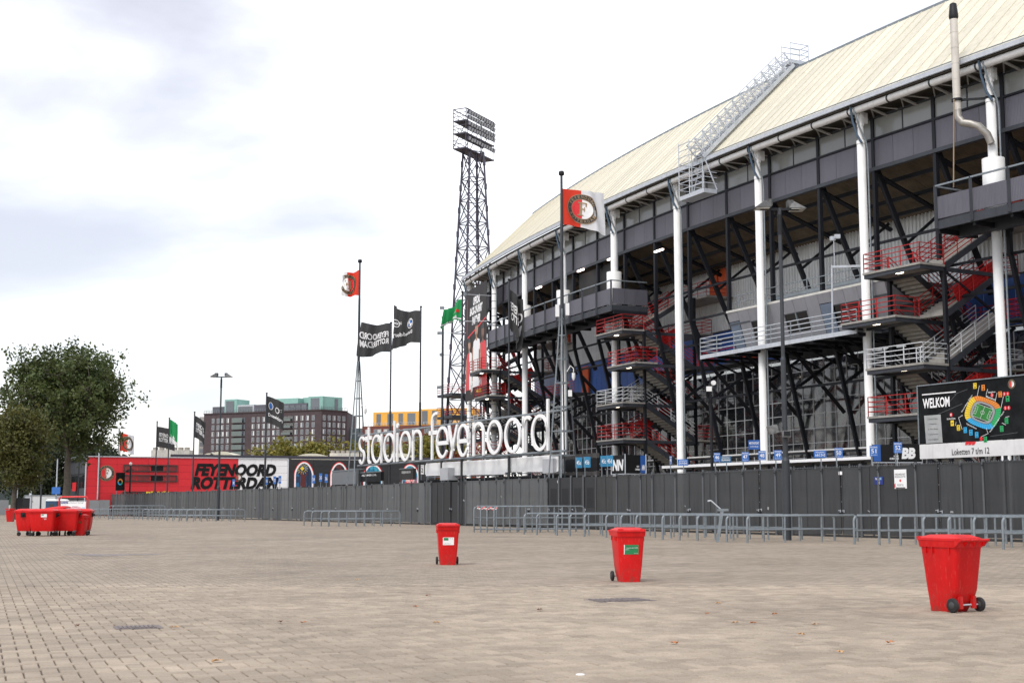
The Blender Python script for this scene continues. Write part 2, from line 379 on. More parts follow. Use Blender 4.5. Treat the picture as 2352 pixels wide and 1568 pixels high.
mb = MB(); mb.add([(-2500,-60,-.06),(2500,-60,-.06),(2500,5000,-.06),(-2500,5000,-.06)], [(0,1,2,3)])
tag(obj('ground', mb, mat('distant_ground', (.16, .15, .13), .9, 0, .1, .02)), None, None, None, 'structure')
PAVE_Y = 26.0
plaza = link('plaza', None); tag(plaza, None, None, None, 'structure')
mb = MB(); mb.add([(-160,PAVE_Y-1.0,0),(120,PAVE_Y-1.0,0),(120,330,0),(-160,330,0)], [(0,1,2,3)])
obj('paving', mb, pave_far, plaza)
mb = MB(); mb.add([(-30,-20,-.022),(30,-20,-.022),(30,PAVE_Y-.9,-.022),(-30,PAVE_Y-.9,-.022)], [(0,1,2,3)])
obj('joint_bed', mb, joint, plaza)
# herringbone stones: 30 x 15 cm, laid along and across a direction turned 21.5 degrees from the view
BW = .15; TH = math.radians(21.5); cu, su = math.cos(TH), math.sin(TH)
def uv(u, v): return (u*cu - v*su, u*su + v*cu)
def stone_mb(lu, lv):
    g = .0068; ch = .009; m = MB(); x, y = lu/2-g, lv/2-g
    vs = [(-x,-y,-.05),(x,-y,-.05),(x,y,-.05),(-x,y,-.05),(-x,-y,-ch),(x,-y,-ch),(x,y,-ch),(-x,y,-ch),(-x+ch,-y+ch,0),(x-ch,-y+ch,0),(x-ch,y-ch,0),(-x+ch,y-ch,0)]
    fs = [(0,1,5,4),(1,2,6,5),(2,3,7,6),(3,0,4,7),(4,5,9,8),(5,6,10,9),(6,7,11,10),(7,4,8,11),(8,9,10,11)]
    return m.add(vs, fs)
stones = []
for i in range(-260, 261):
    for j in range(-20, 240):
        k = (i - j) % 4
        if k == 0: c = (i+1, j+.5); o = 0        # stone along u covers cells i, i+1
        elif k == 2: c = (i+.5, j); o = 1        # stone along v covers cells j-1, j
        else: continue
        if o == 1: c = (i+.5, j)
        x, y = uv(c[0]*BW, c[1]*BW)
        if 9.6 < y < PAVE_Y-.2 and abs(x) < y*.40+.6: stones.append((y, x, o))
stones.sort()
vis = [s_ for s_ in stones if s_[0] > 10.75 and abs(s_[1]) < s_[0]*.385]
single = set(vis[:300])
me0 = stone_mb(2*BW, BW).mesh('paver', pave); me1 = stone_mb(BW, 2*BW).mesh('paver', pave)
rest = MB(); base = {0: stone_mb(2*BW, BW), 1: stone_mb(BW, 2*BW)}
for s_ in stones:
    y, x, o = s_; dz = random.uniform(-.0035, .0035); tx, ty = random.uniform(-.012,.012), random.uniform(-.012,.012)
    if s_ in single:
        p = link('paver', (me0, me1)[o], plaza); p.location = (x, y, dz); p.rotation_euler = (tx*.5, ty*.5, TH)
    else:
        B = base[o]
        rest.add([(x+px*cu-py*su, y+px*su+py*cu, pz+dz+px*tx*.4+py*ty*.4) for px, py, pz in B.v], B.f)
o = obj('pavers', rest, pave, plaza); o['kind'] = 'stuff'

# iron covers let into the paving, a dark stain, dropped leaves, scraps
iron = mat('worn_cast_iron', (.17, .145, .14), .7, .1, .2, 12, bump=.4)
def cover(x, y, wx, wy, label):
    c = gnd(x, y); t_ = thing('drain_cover', label, 'drain cover', (c.x, c.y, 0), 'iron covers in the paving', TH)
    m = MB(); m.box(-wx/2, wx/2, -wy/2, wy/2, -.03, .006); obj('frame', m, iron, t_, True)
    k = 9
    for i in range(k):
        m = MB(); a = -wx/2+.05+(wx-.1)*i/k; m.box(a, a+(wx-.1)/k*.6, -wy/2+.05, wy/2-.05, .004, .016); obj('bar', m, iron, t_, True)
cover(1424, 1377.5, .95, .62, 'worn iron cover beside the bin with the green sticker')
cover(317, 1440, .55, .42, 'small iron grating sunk in the open paving')
m = MB(); pts = [];
for i in range(28):
    a = i/28*2*math.pi; r = .75+.35*math.sin(3*a)+.2*random.random(); c = gnd(250, 1273.5)
    pts.append((c.x+math.cos(a)*r*1.45, c.y+math.sin(a)*r*.9, .004))
m.add(pts, [tuple(range(28))])
st = solo('stain', m, mat('dark_stain', (.20,.175,.165), .7, 0, .45, 2.5), 'dark stain with pale flecks on the paving before the big red containers', 'stain', base=gnd(250,1273.5))
leafm = [mat('rust_leaf', (.42,.16,.06), .8, 0, .2, 20), mat('tan_leaf', (.55,.33,.16), .8, 0, .2, 20), mat('dark_leaf', (.16,.05,.03), .8, 0, .2, 20)]
spots = [(176,1439,2),(402,1443,1),(642,1430,2),(498,1521,1),(1003,1432,1),(984,1369,0),(820,1332,1),(1780,1412,0),(1874,1436,1),(1650,1387,1),(1625,1411,0),(1730,1433,0),(1840,1459,1),(2045,1478,0),(1548,1479,0),(1690,1432,1),(697,1432,0),(955,1395,0),(1240,1402,2),(1930,1500,1)]
for x, y, k in spots:
    c = gnd(x, y); m = MB(); s_ = random.uniform(.032, .055); a0 = random.random()*6; P = []
    for i in range(10):
        r = s_*(1 if i % 2 == 0 else .55); a = a0+i/10*2*math.pi; P.append((c.x+r*math.cos(a)*1.2, c.y+r*math.sin(a), .008+.03*abs(math.sin(i*1.7+a0))))
    P.append((c.x, c.y, .02)); m.add(P, [(i, (i+1) % 10, 10) for i in range(10)])
    lab = ('rust-brown dry curled leaf lying on the paving', 'tan dry curled leaf lying on the paving', 'dark brown withered leaf lying on the paving')[k]
    solo('fallen_leaf', m, leafm[k], lab, 'leaf', ('rusty fallen leaves', 'tan fallen leaves', 'dark fallen leaves')[k], base=c)
c = gnd(1333, 1549); m = MB(); m.lathe([(0,.008),(.03,.008),(.04,.004),(.04,0)], (c.x,c.y,.002), 14)
solo('paper_scrap', m, white, 'flattened white paper scrap on the paving', 'litter', base=c)
# ================================================================== the stand
COLA = [-13.43, -3.85, 5.9, 15.7, 25.35, 35.1, 44.4, 53.7, 63.2]
A0, A1 = -30.0, 63.6
stad = thing('stadium_stand', 'curved football stadium stand with cream metal roof, white columns and dark steel frame', 'stadium', S(20, 3, 0))
SLOC = S(20, 3, 0); CREL = CEN - SLOC
def arcp(name, me, a, parent=None):
    """part whose mesh is built round the arc's centre at a = 0, turned to its place along the arc"""
    o = link(name, me, parent or stad); 
    if parent is None or parent is stad: o.location = CREL; o.rotation_euler = (0, 0, -a/RA)
    return o
def sobj(name, mb, m): return obj(name, mb, m, stad)        # mb in world coordinates
def arcbar(mb, r, z, w_, h, a0, a1, step=2.4):
    n = max(1, int(abs(a1-a0)/step+.5)); vs = []
    for i in range(n+1):
        a = a0+(a1-a0)*i/n
        vs += [S(a, r-w_/2, z-h/2), S(a, r+w_/2, z-h/2), S(a, r+w_/2, z+h/2), S(a, r-w_/2, z+h/2)]
    fs = [(4*i+k, 4*i+(k+1) % 4, 4*i+4+(k+1) % 4, 4*i+4+k) for i in range(n) for k in range(4)] + [(3,2,1,0), (4*n,4*n+1,4*n+2,4*n+3)]
    return mb.add(vs, fs)
def arctube(mb, r, z, rad, a0, a1, step=2.0, n=10):
    k = max(2, int(abs(a1-a0)/step)); return mb.path([S(a0+(a1-a0)*i/k, r, z) for i in range(k+1)], rad, n)
def lq(mb, a0, a1, r0, r1, z0, z1):      # box in local arc coordinates round a = 0
    P = [(a0,r0),(a1,r0),(a1,r1),(a0,r1)]
    return mb.hexa([SL(a,r,z0) for a,r in P]+[SL(a,r,z1) for a,r in P])

# ---- roof: single standing-seam sheets
ER, EZ, RR, RZ = -.75, 25.02, 7.05, 32.55
roofm = mat('cream_roof_sheet', (.63, .59, .465), .42, .0, .07, .3, rnd=.11, dirt=.22, spec=.6)
roof = link('roof', None, stad); roof.location = CREL
DA = 1.03; m = MB()
P = [(0,ER,EZ),(DA-.02,ER,EZ),(DA-.02,RR,RZ),(0,RR,RZ)]
m.hexa([SL(a,r,z-.12) for a,r,z in P]+[SL(a,r,z) for a,r,z in P])
P = [(-.03,ER,EZ),(.03,ER,EZ),(.03,RR,RZ),(-.03,RR,RZ)]
m.hexa([SL(a,r,z-.02) for a,r,z in P]+[SL(a,r,z+.05) for a,r,z in P])
me = m.mesh('roof_sheet', roofm); a = A0
while a < A1-.5:
    o = link('roof_sheet', me, roof); o.rotation_euler = (0, 0, -a/RA); a += DA
AE = a
m = MB(); arcbar(m, RR+.1, RZ+.02, .35, .16, A0, AE, 3); obj('ridge_cap', m, galv, roof).location = -CREL
# back of the roof, an added wall blocking sky light, the stand's end
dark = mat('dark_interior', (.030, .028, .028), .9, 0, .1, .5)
m = MB(); n = 34
def sheet(mb, pts, a0, a1, n=34):
    vs = [S(a0+(a1-a0)*i/n, r, z) for i in range(n+1) for r, z in pts]; k = len(pts)
    return mb.add(vs, [(i*k+j, i*k+j+1, (i+1)*k+j+1, (i+1)*k+j) for i in range(n) for j in range(k-1)])
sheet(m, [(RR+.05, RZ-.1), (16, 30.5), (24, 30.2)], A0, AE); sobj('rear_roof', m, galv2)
m = MB(); sheet(m, [(10.5, 19.0), (10.5, 31.6)], A0, AE); sobj('sky_light_blocker', m, dark)  # unseen dark wall, added to stop sky light coming in from behind
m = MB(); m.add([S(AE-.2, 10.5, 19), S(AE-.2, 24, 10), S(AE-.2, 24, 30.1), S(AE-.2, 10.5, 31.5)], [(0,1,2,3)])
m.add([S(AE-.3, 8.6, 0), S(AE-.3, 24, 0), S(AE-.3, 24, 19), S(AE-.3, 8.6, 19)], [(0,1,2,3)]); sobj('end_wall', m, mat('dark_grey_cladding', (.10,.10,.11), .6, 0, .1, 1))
# eave: fascia, gutter pipe with clamps, roof truss struts
m = MB(); arcbar(m, ER-.06, EZ-.02, .14, .26, A0, AE, 2); sobj('fascia', m, galv2)
m = MB(); arcbar(m, ER-.02, EZ+.22, .05, .05, A0, AE, 2); sobj('snow_rail', m, galv)
m = MB(); arctube(m, -.38, 24.60, .21, A0, AE, 2, 12); pipe = sobj('eave_pipe', m, whitep)
m = MB()
for k in range(-5, 3): m.tube(SL(k*.012-.05, -.38, 24.60), SL(k*.012+.05, -.38, 24.60), .235, 12)
cme = MB().tube(SL(-.05,-.38,24.6), SL(.05,-.38,24.6), .235, 12).mesh('clamp', steel2)
a = A0+1
while a < AE: arcp('clamp', cme, a); a += 3.2
tm = MB(); tm.tube(SL(0,-.3,24.45), SL(0,2.6,23.9), .085, 8); tm.tube(SL(0,-.3,24.6), SL(1.6,1.7,24.15), .045, 6); tm.tube(SL(0,-.3,24.6), SL(-1.6,1.7,24.15), .045, 6)
tme = tm.mesh('roof_strut', mat('grey_strut_paint', (.33,.32,.30), .6, 0, .08, 2, dirt=.25))
for i in range(int((AE-A0)/2.4)): arcp('roof_strut', tme, A0+1+2.4*i)
m = MB(); sheet(m, [(ER+.1, EZ-.16), (10.5, 25.6)], A0, AE); sobj('light_blocking_soffit', m, mat('soffit_grey', (.16,.15,.13), .9, 0, .1, .6))  # flat underside added to keep sky light out below the roof

# ---- white columns
def column(a, casing, bands):
    c = link('column', None, stad); c.location = CREL; c.rotation_euler = (0,0,-a/RA)
    m = MB(); m.lathe([(.29,0),(.29,.3),(.25,.32),(.25,22.75),(.19,22.75)], SL(0,0,0), 18); link('shaft', m.mesh('shaft', whitep), c)
    m = MB(); m.lathe([(.27,22.6),(.27,22.82),(.18,22.82),(.17,24.0)], SL(0,0,0), 14); lq(m, -.2,.2,-.09,.09, 23.7, 24.62); lq(m, -.09,.09,-.25,.5, 23.9, 24.55); link('head', m.mesh('head', whitep), c)
    m = MB(); m.tube(SL(-.23,0,24.05), SL(.23,0,24.05), .15, 14); link('pin', m.mesh('pin', whitep), c)
    if casing:
        m = MB(); m.lathe([(.25,16.4),(.58,16.4),(.58,19.55),(.25,19.6)], SL(0,0,0), 22); link('casing', m.mesh('casing', whitep), c)
    if bands:
        for k in range(26):
            m = MB(); m.lathe([(.256,4+k*.72),(.262,4.01+k*.72),(.262,4.05+k*.72),(.256,4.06+k*.72)], SL(0,0,0), 16); link('band', m.mesh('band', galv), c)
    else:                                   # spiral weld seam
        m = MB(); m.path([SL(0,0,0)+Vector((.25*math.cos(t*.9), .25*math.sin(t*.9), 3.2+t*.32)) for t in range(60)], .008, 4); link('seam', m.mesh('seam', galv2), c)
    m = MB(); m.tube(SL(-.42,.1,0.0), SL(-.42,.1,22.2), .055, 8); m.path([SL(-.42,.1,22.2), SL(-.4,.0,22.7), SL(-.2,-.3,23.6), SL(-.1,-.62,24.7)], .055, 8)
    link('downpipe', m.mesh('downpipe', galv), c)
    m = MB(); m.path([SL(.1,-.66,24.8), SL(.12,-.5,24.0), SL(-.05,-.34,23.1), SL(-.28,-.2,22.6)], .07, 8); link('hose', m.mesh('hose', mat('blue_grey_hose', (.05,.09,.14), .5)), c)
for i, a in enumerate(COLA): column(a, i in (0,4,5,6), i in (7,8))

# ---- facade under the eave: posts every half bay, two panes, three ribbed cladding sheets
HB = []
for i in range(-2, 8):
    a = COLA[0]-9.6*(-i) if i < 0 else COLA[i]; b = (COLA[0]-9.6*(-i-1) if i < 0 else COLA[i+1])
    HB += [(a, (a+b)/2), ((a+b)/2, b)]
FR = 1.0
clad_r = cladding.copy(); clad_r.name = 'ribbed_mauve_cladding'
t = clad_r.node_tree; b = t.nodes['Principled BSDF']; wv = t.nodes.new('ShaderNodeTexWave'); wv.wave_type = 'BANDS'; wv.bands_direction = 'X'; wv.inputs['Scale'].default_value = 3.4
co = t.nodes.new('ShaderNodeTexCoord'); mp_ = t.nodes.new('ShaderNodeMapping'); mp_.inputs['Rotation'].default_value = (0,0,-FANG); t.links.new(co.outputs['Object'], mp_.inputs[0]); t.links.new(mp_.outputs[0], wv.inputs[0])
bp = t.nodes.new('ShaderNodeBump'); bp.inputs['Strength'].default_value = .5; bp.inputs['Distance'].default_value = .03; t.links.new(wv.outputs[0], bp.inputs['Height']); t.links.new(bp.outputs[0], b.inputs['Normal'])
pane_me = {}; clad_me = {}
for a, b_ in HB:
    L = b_-a; k = round(L, 2)
    if k not in pane_me:
        pane_me[k] = lq(MB(), -L/4+.05, L/4-.05, FR-.02, FR+.02, 23.1, 24.22).mesh('pane', sky_toned_glass)
        clad_me[k] = lq(MB(), -L/6+.012, L/6-.012, FR-.05, FR+.03, 21.32, 22.95).mesh('cladding_sheet', clad_r)
    for q in (.25, .75): arcp('pane', pane_me[k], a+L*q)
    for q in (1/6, .5, 5/6): arcp('cladding_sheet', clad_me[k], a+L*q)
m = MB(); arcbar(m, FR-.03, 24.30, .16, .14, A0, AE); sobj('top_rail', m, steel2)
m = MB(); arcbar(m, FR-.04, 23.02, .20, .12, A0, AE); sobj('mid_rail', m, steel)
m = MB(); arcbar(m, FR-.04, 21.20, .26, .22, A0, AE); sobj('bottom_beam', m, steel2)
mull = lq(MB(), -.03, .03, FR-.05, FR+.04, 23.05, 24.25).mesh('mullion', steel2)
for a, b_ in HB: arcp('mullion', mull, (a+b_)/2)

# ---- raked steel frames behind each post
def frame_parts(long_post):
    P = []
    m = MB(); lq(m, -.11, .11, FR-.13, FR+.12, (14.5 if long_post else 18.2), 24.35); P.append(('post', m))
    m = MB(); m.bar(SL(0,FR+.2,21.2), SL(0,5.0,13.4), .22, .30, FNv); P.append(('raker', m))
    m = MB(); m.bar(SL(0,FR,14.8), SL(0,4.7,.0), .19, .25, FNv); P.append(('leg', m))
    m = MB(); m.bar(SL(0,FR+.7,12.3), SL(0,6.6,7.6), .18, .25, FNv); P.append(('leg', m))
    m = MB(); m.bar(SL(0,3.4,17.0), SL(0,6.6,19.4), .14, .16, FNv); m.bar(SL(0,FR+.2,20.9), SL(0,6.8,19.0), .16, .24, FNv); P.append(('strut', m))
    m = MB(); m.bar(SL(0,2.6,9.0), SL(0,6.8,11.6), .14, .18, FNv); P.append(('strut', m))
    return [(nm, mm.mesh(nm, steel)) for nm, mm in P]
FNv = Vector((-FN.x, -FN.y, .4))
fr1 = frame_parts(True)
def steel_frame(a):
    f = link('steel_frame', None, stad); f.location = CREL; f.rotation_euler = (0,0,-a/RA)
    for nm, me in fr1: link(nm, me, f)
for a, b_ in HB: steel_frame(a)
steel_frame(HB[-1][1])
# bracing and long ties along the stand
for r, z, wd in ((1.55, 12.9, .13), (2.6, 9.05, .13), (3.6, 4.9, .16), (1.1, 14.6, .12), (3.0, 17.3, .13), (4.3, 20.1, .18), (2.6, 20.75, .18), (5.9, 19.6, .18)):
    m = MB(); arcbar(m, r, z, wd, wd*1.2, A0, AE); sobj('tie_beam', m, steel2 if z < 6 else steel)
m = MB(); arctube(m, 3.45, 5.0, .07, A0, AE, 3, 6); sobj('service_pipe', m, whitep)
dg = MB(); dg.bar(SL(0,3.7,4.9), SL(2.4,3.9,1.2), .10, .12, FNv); dg.bar(SL(0,3.7,4.9), SL(-4.4,4.6,1.0), .12, .14, FNv); dgm = dg.mesh('brace', steel)
for a, b_ in HB[::2]: arcp('brace', dgm, a)

# ---- inner wall: underside of the terraces, corrugated sheets, blue panels, glazed front
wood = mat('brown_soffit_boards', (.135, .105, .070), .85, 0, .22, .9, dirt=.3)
IR = 7.0
for a, b_ in HB:
    m = MB()
    for k in range(4):
        r0, z0, r1, z1 = 1.2+k*1.5, 22.6-k*.75, 1.2+(k+1)*1.5, 22.6-(k+1)*.75
        P = [S(a+.01, r0, z0-.03), S(b_-.01, r0, z0-.03), S(b_-.01, r1, z1), S(a+.01, r1, z1)]
        m.hexa([p-UP*.06 for p in P]+P)
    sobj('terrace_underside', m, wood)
corr = mat('pale_corrugated_steel', (.72, .74, .75), .45, .1, .05, .6, rnd=.05, dirt=.2)
bluew = mat('blue_wall_panel', (.035, .105, .36), .45, 0, .06, .8, rnd=.12, dirt=.15)
cm = {}; bm = {}
for a, b_ in HB:
    L = b_-a; k = round(L, 2)
    if k not in cm:
        m = MB(); n = 15; vs = []; pts = []
        for i in range(n):
            x0 = -L/2+L*i/n; p = L/n
            pts += [(x0, 0), (x0+p*.38, 0), (x0+p*.5, .11), (x0+p*.88, .11)]
        pts.append((L/2, 0))
        for x, d in pts: vs += [SL(x, IR+d, 14.75), SL(x, IR+d, 20.3)]
        m.add(vs, [(2*i, 2*i+2, 2*i+3, 2*i+1) for i in range(len(pts)-1)]); cm[k] = m.mesh('corrugated_sheet', corr)
        bm[k] = lq(MB(), -L/8+.02, L/8-.02, IR, IR+.06, 11.8, 14.72).mesh('wall_panel', bluew)
    arcp('corrugated_sheet', cm[k], (a+b_)/2)
    for q in range(4): arcp('wall_panel', bm[k], a+L*(q+.5)/4)
m = MB(); arcbar(m, IR+.1, 14.73, .3, .1, A0, AE); arcbar(m, IR+.1, 11.74, .3, .1, A0, AE); sobj('wall_rail', m, steel2)
m = MB(); sheet(m, [(8.6, 0), (8.6, 11.7)], A0, AE, 40)
mur = bpy.data.materials.new('faded_mural'); mur.use_nodes = True; t = mur.node_tree; b = t.nodes['Principled BSDF']; b.inputs['Roughness'].default_value = .8
co = t.nodes.new('ShaderNodeTexCoord'); nz_ = t.nodes.new('ShaderNodeTexNoise'); nz_.inputs['Scale'].default_value = .33; nz_.inputs['Detail'].default_value = 5; nz_.inputs['Distortion'].default_value = .8
t.links.new(co.outputs['Object'], nz_.inputs[0]); rp = t.nodes.new('ShaderNodeValToRGB'); t.links.new(nz_.outputs[0], rp.inputs[0])
rp.color_ramp.interpolation = 'CONSTANT'
for p_, c_ in ((0,(.02,.02,.025)),(.40,(.05,.05,.06)),(.45,(.42,.33,.25)),(.50,(.05,.05,.06)),(.53,(.60,.58,.57)),(.58,(.50,.075,.06)),(.64,(.12,.12,.16))):
    e_ = rp.color_ramp.elements.new(p_) if p_ not in (0,) else rp.color_ramp.elements[0]
    e_.color = (*c_, 1); e_.position = p_
rp.color_ramp.elements[-1].color = (.04,.04,.05,1)
t.links.new(rp.outputs[0], b.inputs['Base Color']); sobj('mural_wall', m, mur)
# panes of the glazed front, single where they show largest; white glazing bars
PW, PH = 1.2, 1.0
pme = lq(MB(), -PW/2+.02, PW/2-.02, IR-.01, IR+.01, .02, PH-.02).mesh('window_pane', pane_dark)
rest = MB(); cnt = 0; a = A0
while a < AE-1:
    for j in range(11):
        z0 = .75+j*PH; big = -14 < a < 27 and z0 > 3.2 and cnt < 298
        if big:
            o = arcp('window_pane', pme, a+PW/2); o.location = CREL+UP*z0; cnt += 1
        else:
            P = [(a+.02,IR-.01),(a+PW-.02,IR-.01),(a+PW-.02,IR+.01),(a+.02,IR+.01)]
            rest.hexa([S(x,r,z0+.02) for x,r in P]+[S(x,r,z0+PH-.02) for x,r in P])
    a += PW
o = sobj('window_panes', rest, pane_dark); o['kind'] = 'stuff'
bars = MB(); a = A0
while a < AE: bars.bar(S(a,IR-.04,.6), S(a,IR-.04,11.72), .045, .05, UP); a += PW
for j in range(12): arcbar(bars, IR-.04, .75+j*PH, .05, .045, A0, AE, 2.4)
o = sobj('glazing_bars', bars, whiter); o['kind'] = 'stuff'
# floor strips of the upper gallery inside the frame (catch light, carry railings)

# ---- balconies
def balcony(a0, a1, closed_low, closed_high):
    bal = link('balcony', None, stad); L = abs(a1-a0); n = round(L/2.45); d = (a1-a0)/n
    def add(nm, m, mt): return obj(nm, m, mt, bal)
    m = MB(); arcbar(m, -.45, 16.35, 3.1, .14, a0, a1); add('deck', m, steel2)
    m = MB(); arcbar(m, -1.95, 16.16, .16, .42, a0, a1); arcbar(m, -.3, 15.95, .3, .6, a0, a1); add('edge_beam', m, steel2)
    for i in range(n):
        m = MB(); P = [(a0+d*i+.06,-2.03),(a0+d*(i+1)-.06,-2.03),(a0+d*(i+1)-.06,-1.97),(a0+d*i+.06,-1.97)]
        m.hexa([S(a,r,16.5) for a,r in P]+[S(a,r,17.68) for a,r in P]); add('parapet_panel', m, clad_r)
    for i in range(n+1):
        m = MB(); m.bar(S(a0+d*i,-2.07,16.0), S(a0+d*i,-2.07,18.3), .13, .13); add('parapet_post', m, steel2)
        m = MB(); m.bar(S(a0+d*i,-1.9,15.9), S(a0+d*i,1.0,15.9), .16, .26); add('bracket', m, steel)
    m = MB(); arcbar(m, -2.07, 18.27, .09, .09, a0, a1); add('hand_rail', m, galv)
    for a, cl in ((a0, closed_low), (a1, closed_high)):
        if cl:
            for q in range(3):
                r0 = -1.95+q*1.0
                m = MB(); P = [(a-.03,r0),(a+.03,r0),(a+.03,r0+.97),(a-.03,r0+.97)]; m.hexa([S(x,r,16.5) for x,r in P]+[S(x,r,17.68) for x,r in P]); add('parapet_panel', m, clad_r)
            m = MB(); m.bar(S(a,-2.0,18.27), S(a,1.0,18.27), .08, .08); add('hand_rail', m, galv)
            m = MB(); m.bar(S(a,-2.0,16.2), S(a,1.0,16.2), .16, .4); add('edge_beam', m, steel2)
balcony(21.9, 48.9, True, True)
balcony(A0, -11.3, False, True)
# dark canvas screens and a low beam in the opening behind the balcony
for a0, a1, z1 in ((27.3, 34.7, 20.9), (36.0, 38.2, 20.9)):
    P = [(a0,1.3),(a1,1.3),(a1,1.36),(a0,1.36)]
    sobj('canvas_screen', MB().hexa([S(a,r,18.3) for a,r in P]+[S(a,r,z1) for a,r in P]), mat('black_canvas', (.030,.030,.030), .8, 0, .15, 1))
lampm = mat('tube_light_glow', (1, .80, .72), .5, emit=4)
for a, z in ((42.6, 21.0), (33.0, 21.0), (27.2, 21.0), (19.5, 20.3), (40.0, 18.3)):
    m = MB(); m.bar(S(a-.6,.7,z), S(a+.6,.7,z), .14, .12); sobj('tube_light', m, lampm)

# ---- stair towers
LZ = [6.4, 9.08, 11.86, 14.5]; RISE = 2.68
def rails(mb_fn, pts, hgt=1.08, n=4, post=True, rad=.021):
    """posts and n rails following the floor points pts (local arc coordinates)"""
    m = mb_fn
    for i in range(len(pts)-1):
        p, q = Vector(pts[i]), Vector(pts[i+1])
        for k in range(n): h = hgt*(k+1)/n; m.bar(p+UP*h, q+UP*h, rad*2.0, rad*2.0)
        L = (q-p).length; c = max(1, int(L/1.35+.5))
        for j in range(c+1): x = p+(q-p)*j/c; m.bar(x, x+UP*hgt, rad*2.3, rad*2.3)
    return m
def stair_tower(amid, width=4.3, levels=LZ, cols=(1,0,1,1), rin=4.6, top=True, low=True, flip=1):
    tw = link('stair_tower', None, stad); tw.location = CREL; tw.rotation_euler = (0,0,-amid/RA)
    an, af = -width/2, width/2
    def add(nm, m, mt): return link(nm, m.mesh(nm, mt), tw)
    zs = levels[-1]+RISE
    for a in (an+.12, af-.12):
        for r in (.15, rin-.1):
            m = MB(); lq(m, a-.1, a+.1, r-.1, r+.1, 0, levels[-1]-.1); add('tower_post', m, steel)
    m = MB(); lq(m, an+.02, an+.22, rin-.2, rin, 0, zs); add('tower_post', m, steel)
    for k, z in enumerate(levels):
        rc = redp if cols[k] else whiter
        # outer landing
        sh = 1.9*flip if k == 2 else 0; 
        m = MB(); lq(m, an-sh, af-sh, -1.78, .12, z-.12, z); add('landing', m, concrete)
        m = MB(); lq(m, an-sh+.05, af-sh-.05, -1.72, -1.58, z-.34, z-.12); lq(m, an-sh+.05, an-sh+.17, -1.58, rin, z-.34, z-.12); lq(m, af-sh-.17, af-sh-.05, -1.58, rin, z-.34, z-.12)
        lq(m, an-sh+.17, af-sh-.17, -.2, -.05, z-.36, z-.14); add('landing_beam', m, steel2)
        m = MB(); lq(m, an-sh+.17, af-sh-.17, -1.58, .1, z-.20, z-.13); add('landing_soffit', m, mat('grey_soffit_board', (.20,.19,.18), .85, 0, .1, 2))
        m = rails(MB(), [SL(an-sh+.05,.1,z), SL(an-sh+.05,-1.72,z), SL(af-sh-.05,-1.72,z), SL(af-sh-.05,.1,z)]); add('landing_railing', m, rc)
        m = MB(); lq(m, -sh-.2, -sh+.2, -1.2, -1.0, z-.27, z-.21); add('landing_lamp', m, mat('lamp_glow', (1,.86,.66), .5, emit=5))
        # inner landing
        m = MB(); lq(m, an, af, rin, rin+1.5, z-.12, z); add('landing', m, concrete)
        m = MB(); lq(m, an, af, rin, rin+.12, z-.40, z-.12); add('landing_beam', m, steel2)
        m = rails(MB(), [SL(an+.05,rin,z), SL(an+.05,rin+1.4,z), SL(af,rin+1.4,z)]); add('landing_railing', m, rc)
        # flights: the near one goes down inward, the far one climbs inward
        for (a0, a1, z1, on) in (((an+.1, -.15, z-RISE, True), (.15, af-.1, z+RISE, True)) if flip > 0 else ((.15, af-.1, z-RISE, True), (an+.1, -.15, z+RISE, True))):
            if not on: continue
            n = 15; m = MB(); r0 = .12; dr = (rin-r0)/n; dz = (z1-z)/n
            for i in range(n):
                ra, rb = r0+dr*i, r0+dr*(i+1); zt = z+dz*(i+(1 if dz > 0 else .0)) ; zt = min(z+dz*i, z+dz*(i+1)) + (abs(dz) if dz > 0 else 0)
                zt = z+dz*(i+.5); lq(m, a0+.05, a1-.05, ra-.02, rb+.02, zt-.19, zt)
            add('flight', m, concrete)
            for a in (a0, a1):
                m = MB(); m.bar(SL(a,r0,z-.12), SL(a,rin,z1-.12), .07, .34, UP); add('stringer', m, steel2)
            fc = rc
            for a in (a0, a1):
                m = rails(MB(), [SL(a,r0,z+.02), SL(a,rin,z1+.02)]); add('flight_railing', m, fc)
            if dz > 0 and k < 3:
                p, q = SL(a0+.06,r0+.9,z+.62), SL(a0+.06,rin-.3,z1-.1)
                m = MB(); m.bar(p+UP*.35, q+UP*.25, .03, .95, UP); add('side_panel', m, redp if cols[k] else mat('grey_side_panel', (.42,.40,.38), .6, 0, .06, 1, dirt=.2))
    m = MB(); m.bar(SL(an+.12,.15,levels[1]), SL(an+.12,rin-.1,levels[2]-.3), .1, .12, UP); m.bar(SL(an+.12,rin-.1,levels[2]), SL(an+.12,.15,levels[3]-.3), .1, .12, UP); add('cross_brace', m, steel)
    if top:
        m = MB(); lq(m, an-1.6, af, rin, IR-.05, zs-.14, zs); add('landing', m, concrete)
        m = rails(MB(), [SL(an-1.55,IR-.2,zs), SL(an-1.55,rin,zs), SL(0,rin,zs)]); add('landing_railing', m, redp)
        for q in (0, 1):
            m = MB(); lq(m, an-1.0+q*1.35, an+.15+q*1.35, IR-.25, IR-.12, zs, zs+2.35); add('door_panel', m, mat('orange_door_paint', (.62,.10,.025), .5, 0, .06, 2))
    return tw
TWA, TWB, TWC = -7.65, 22.95, 54.3
for a in (TWA, TWB, TWC): stair_tower(a, flip=-1 if a == TWA else 1)
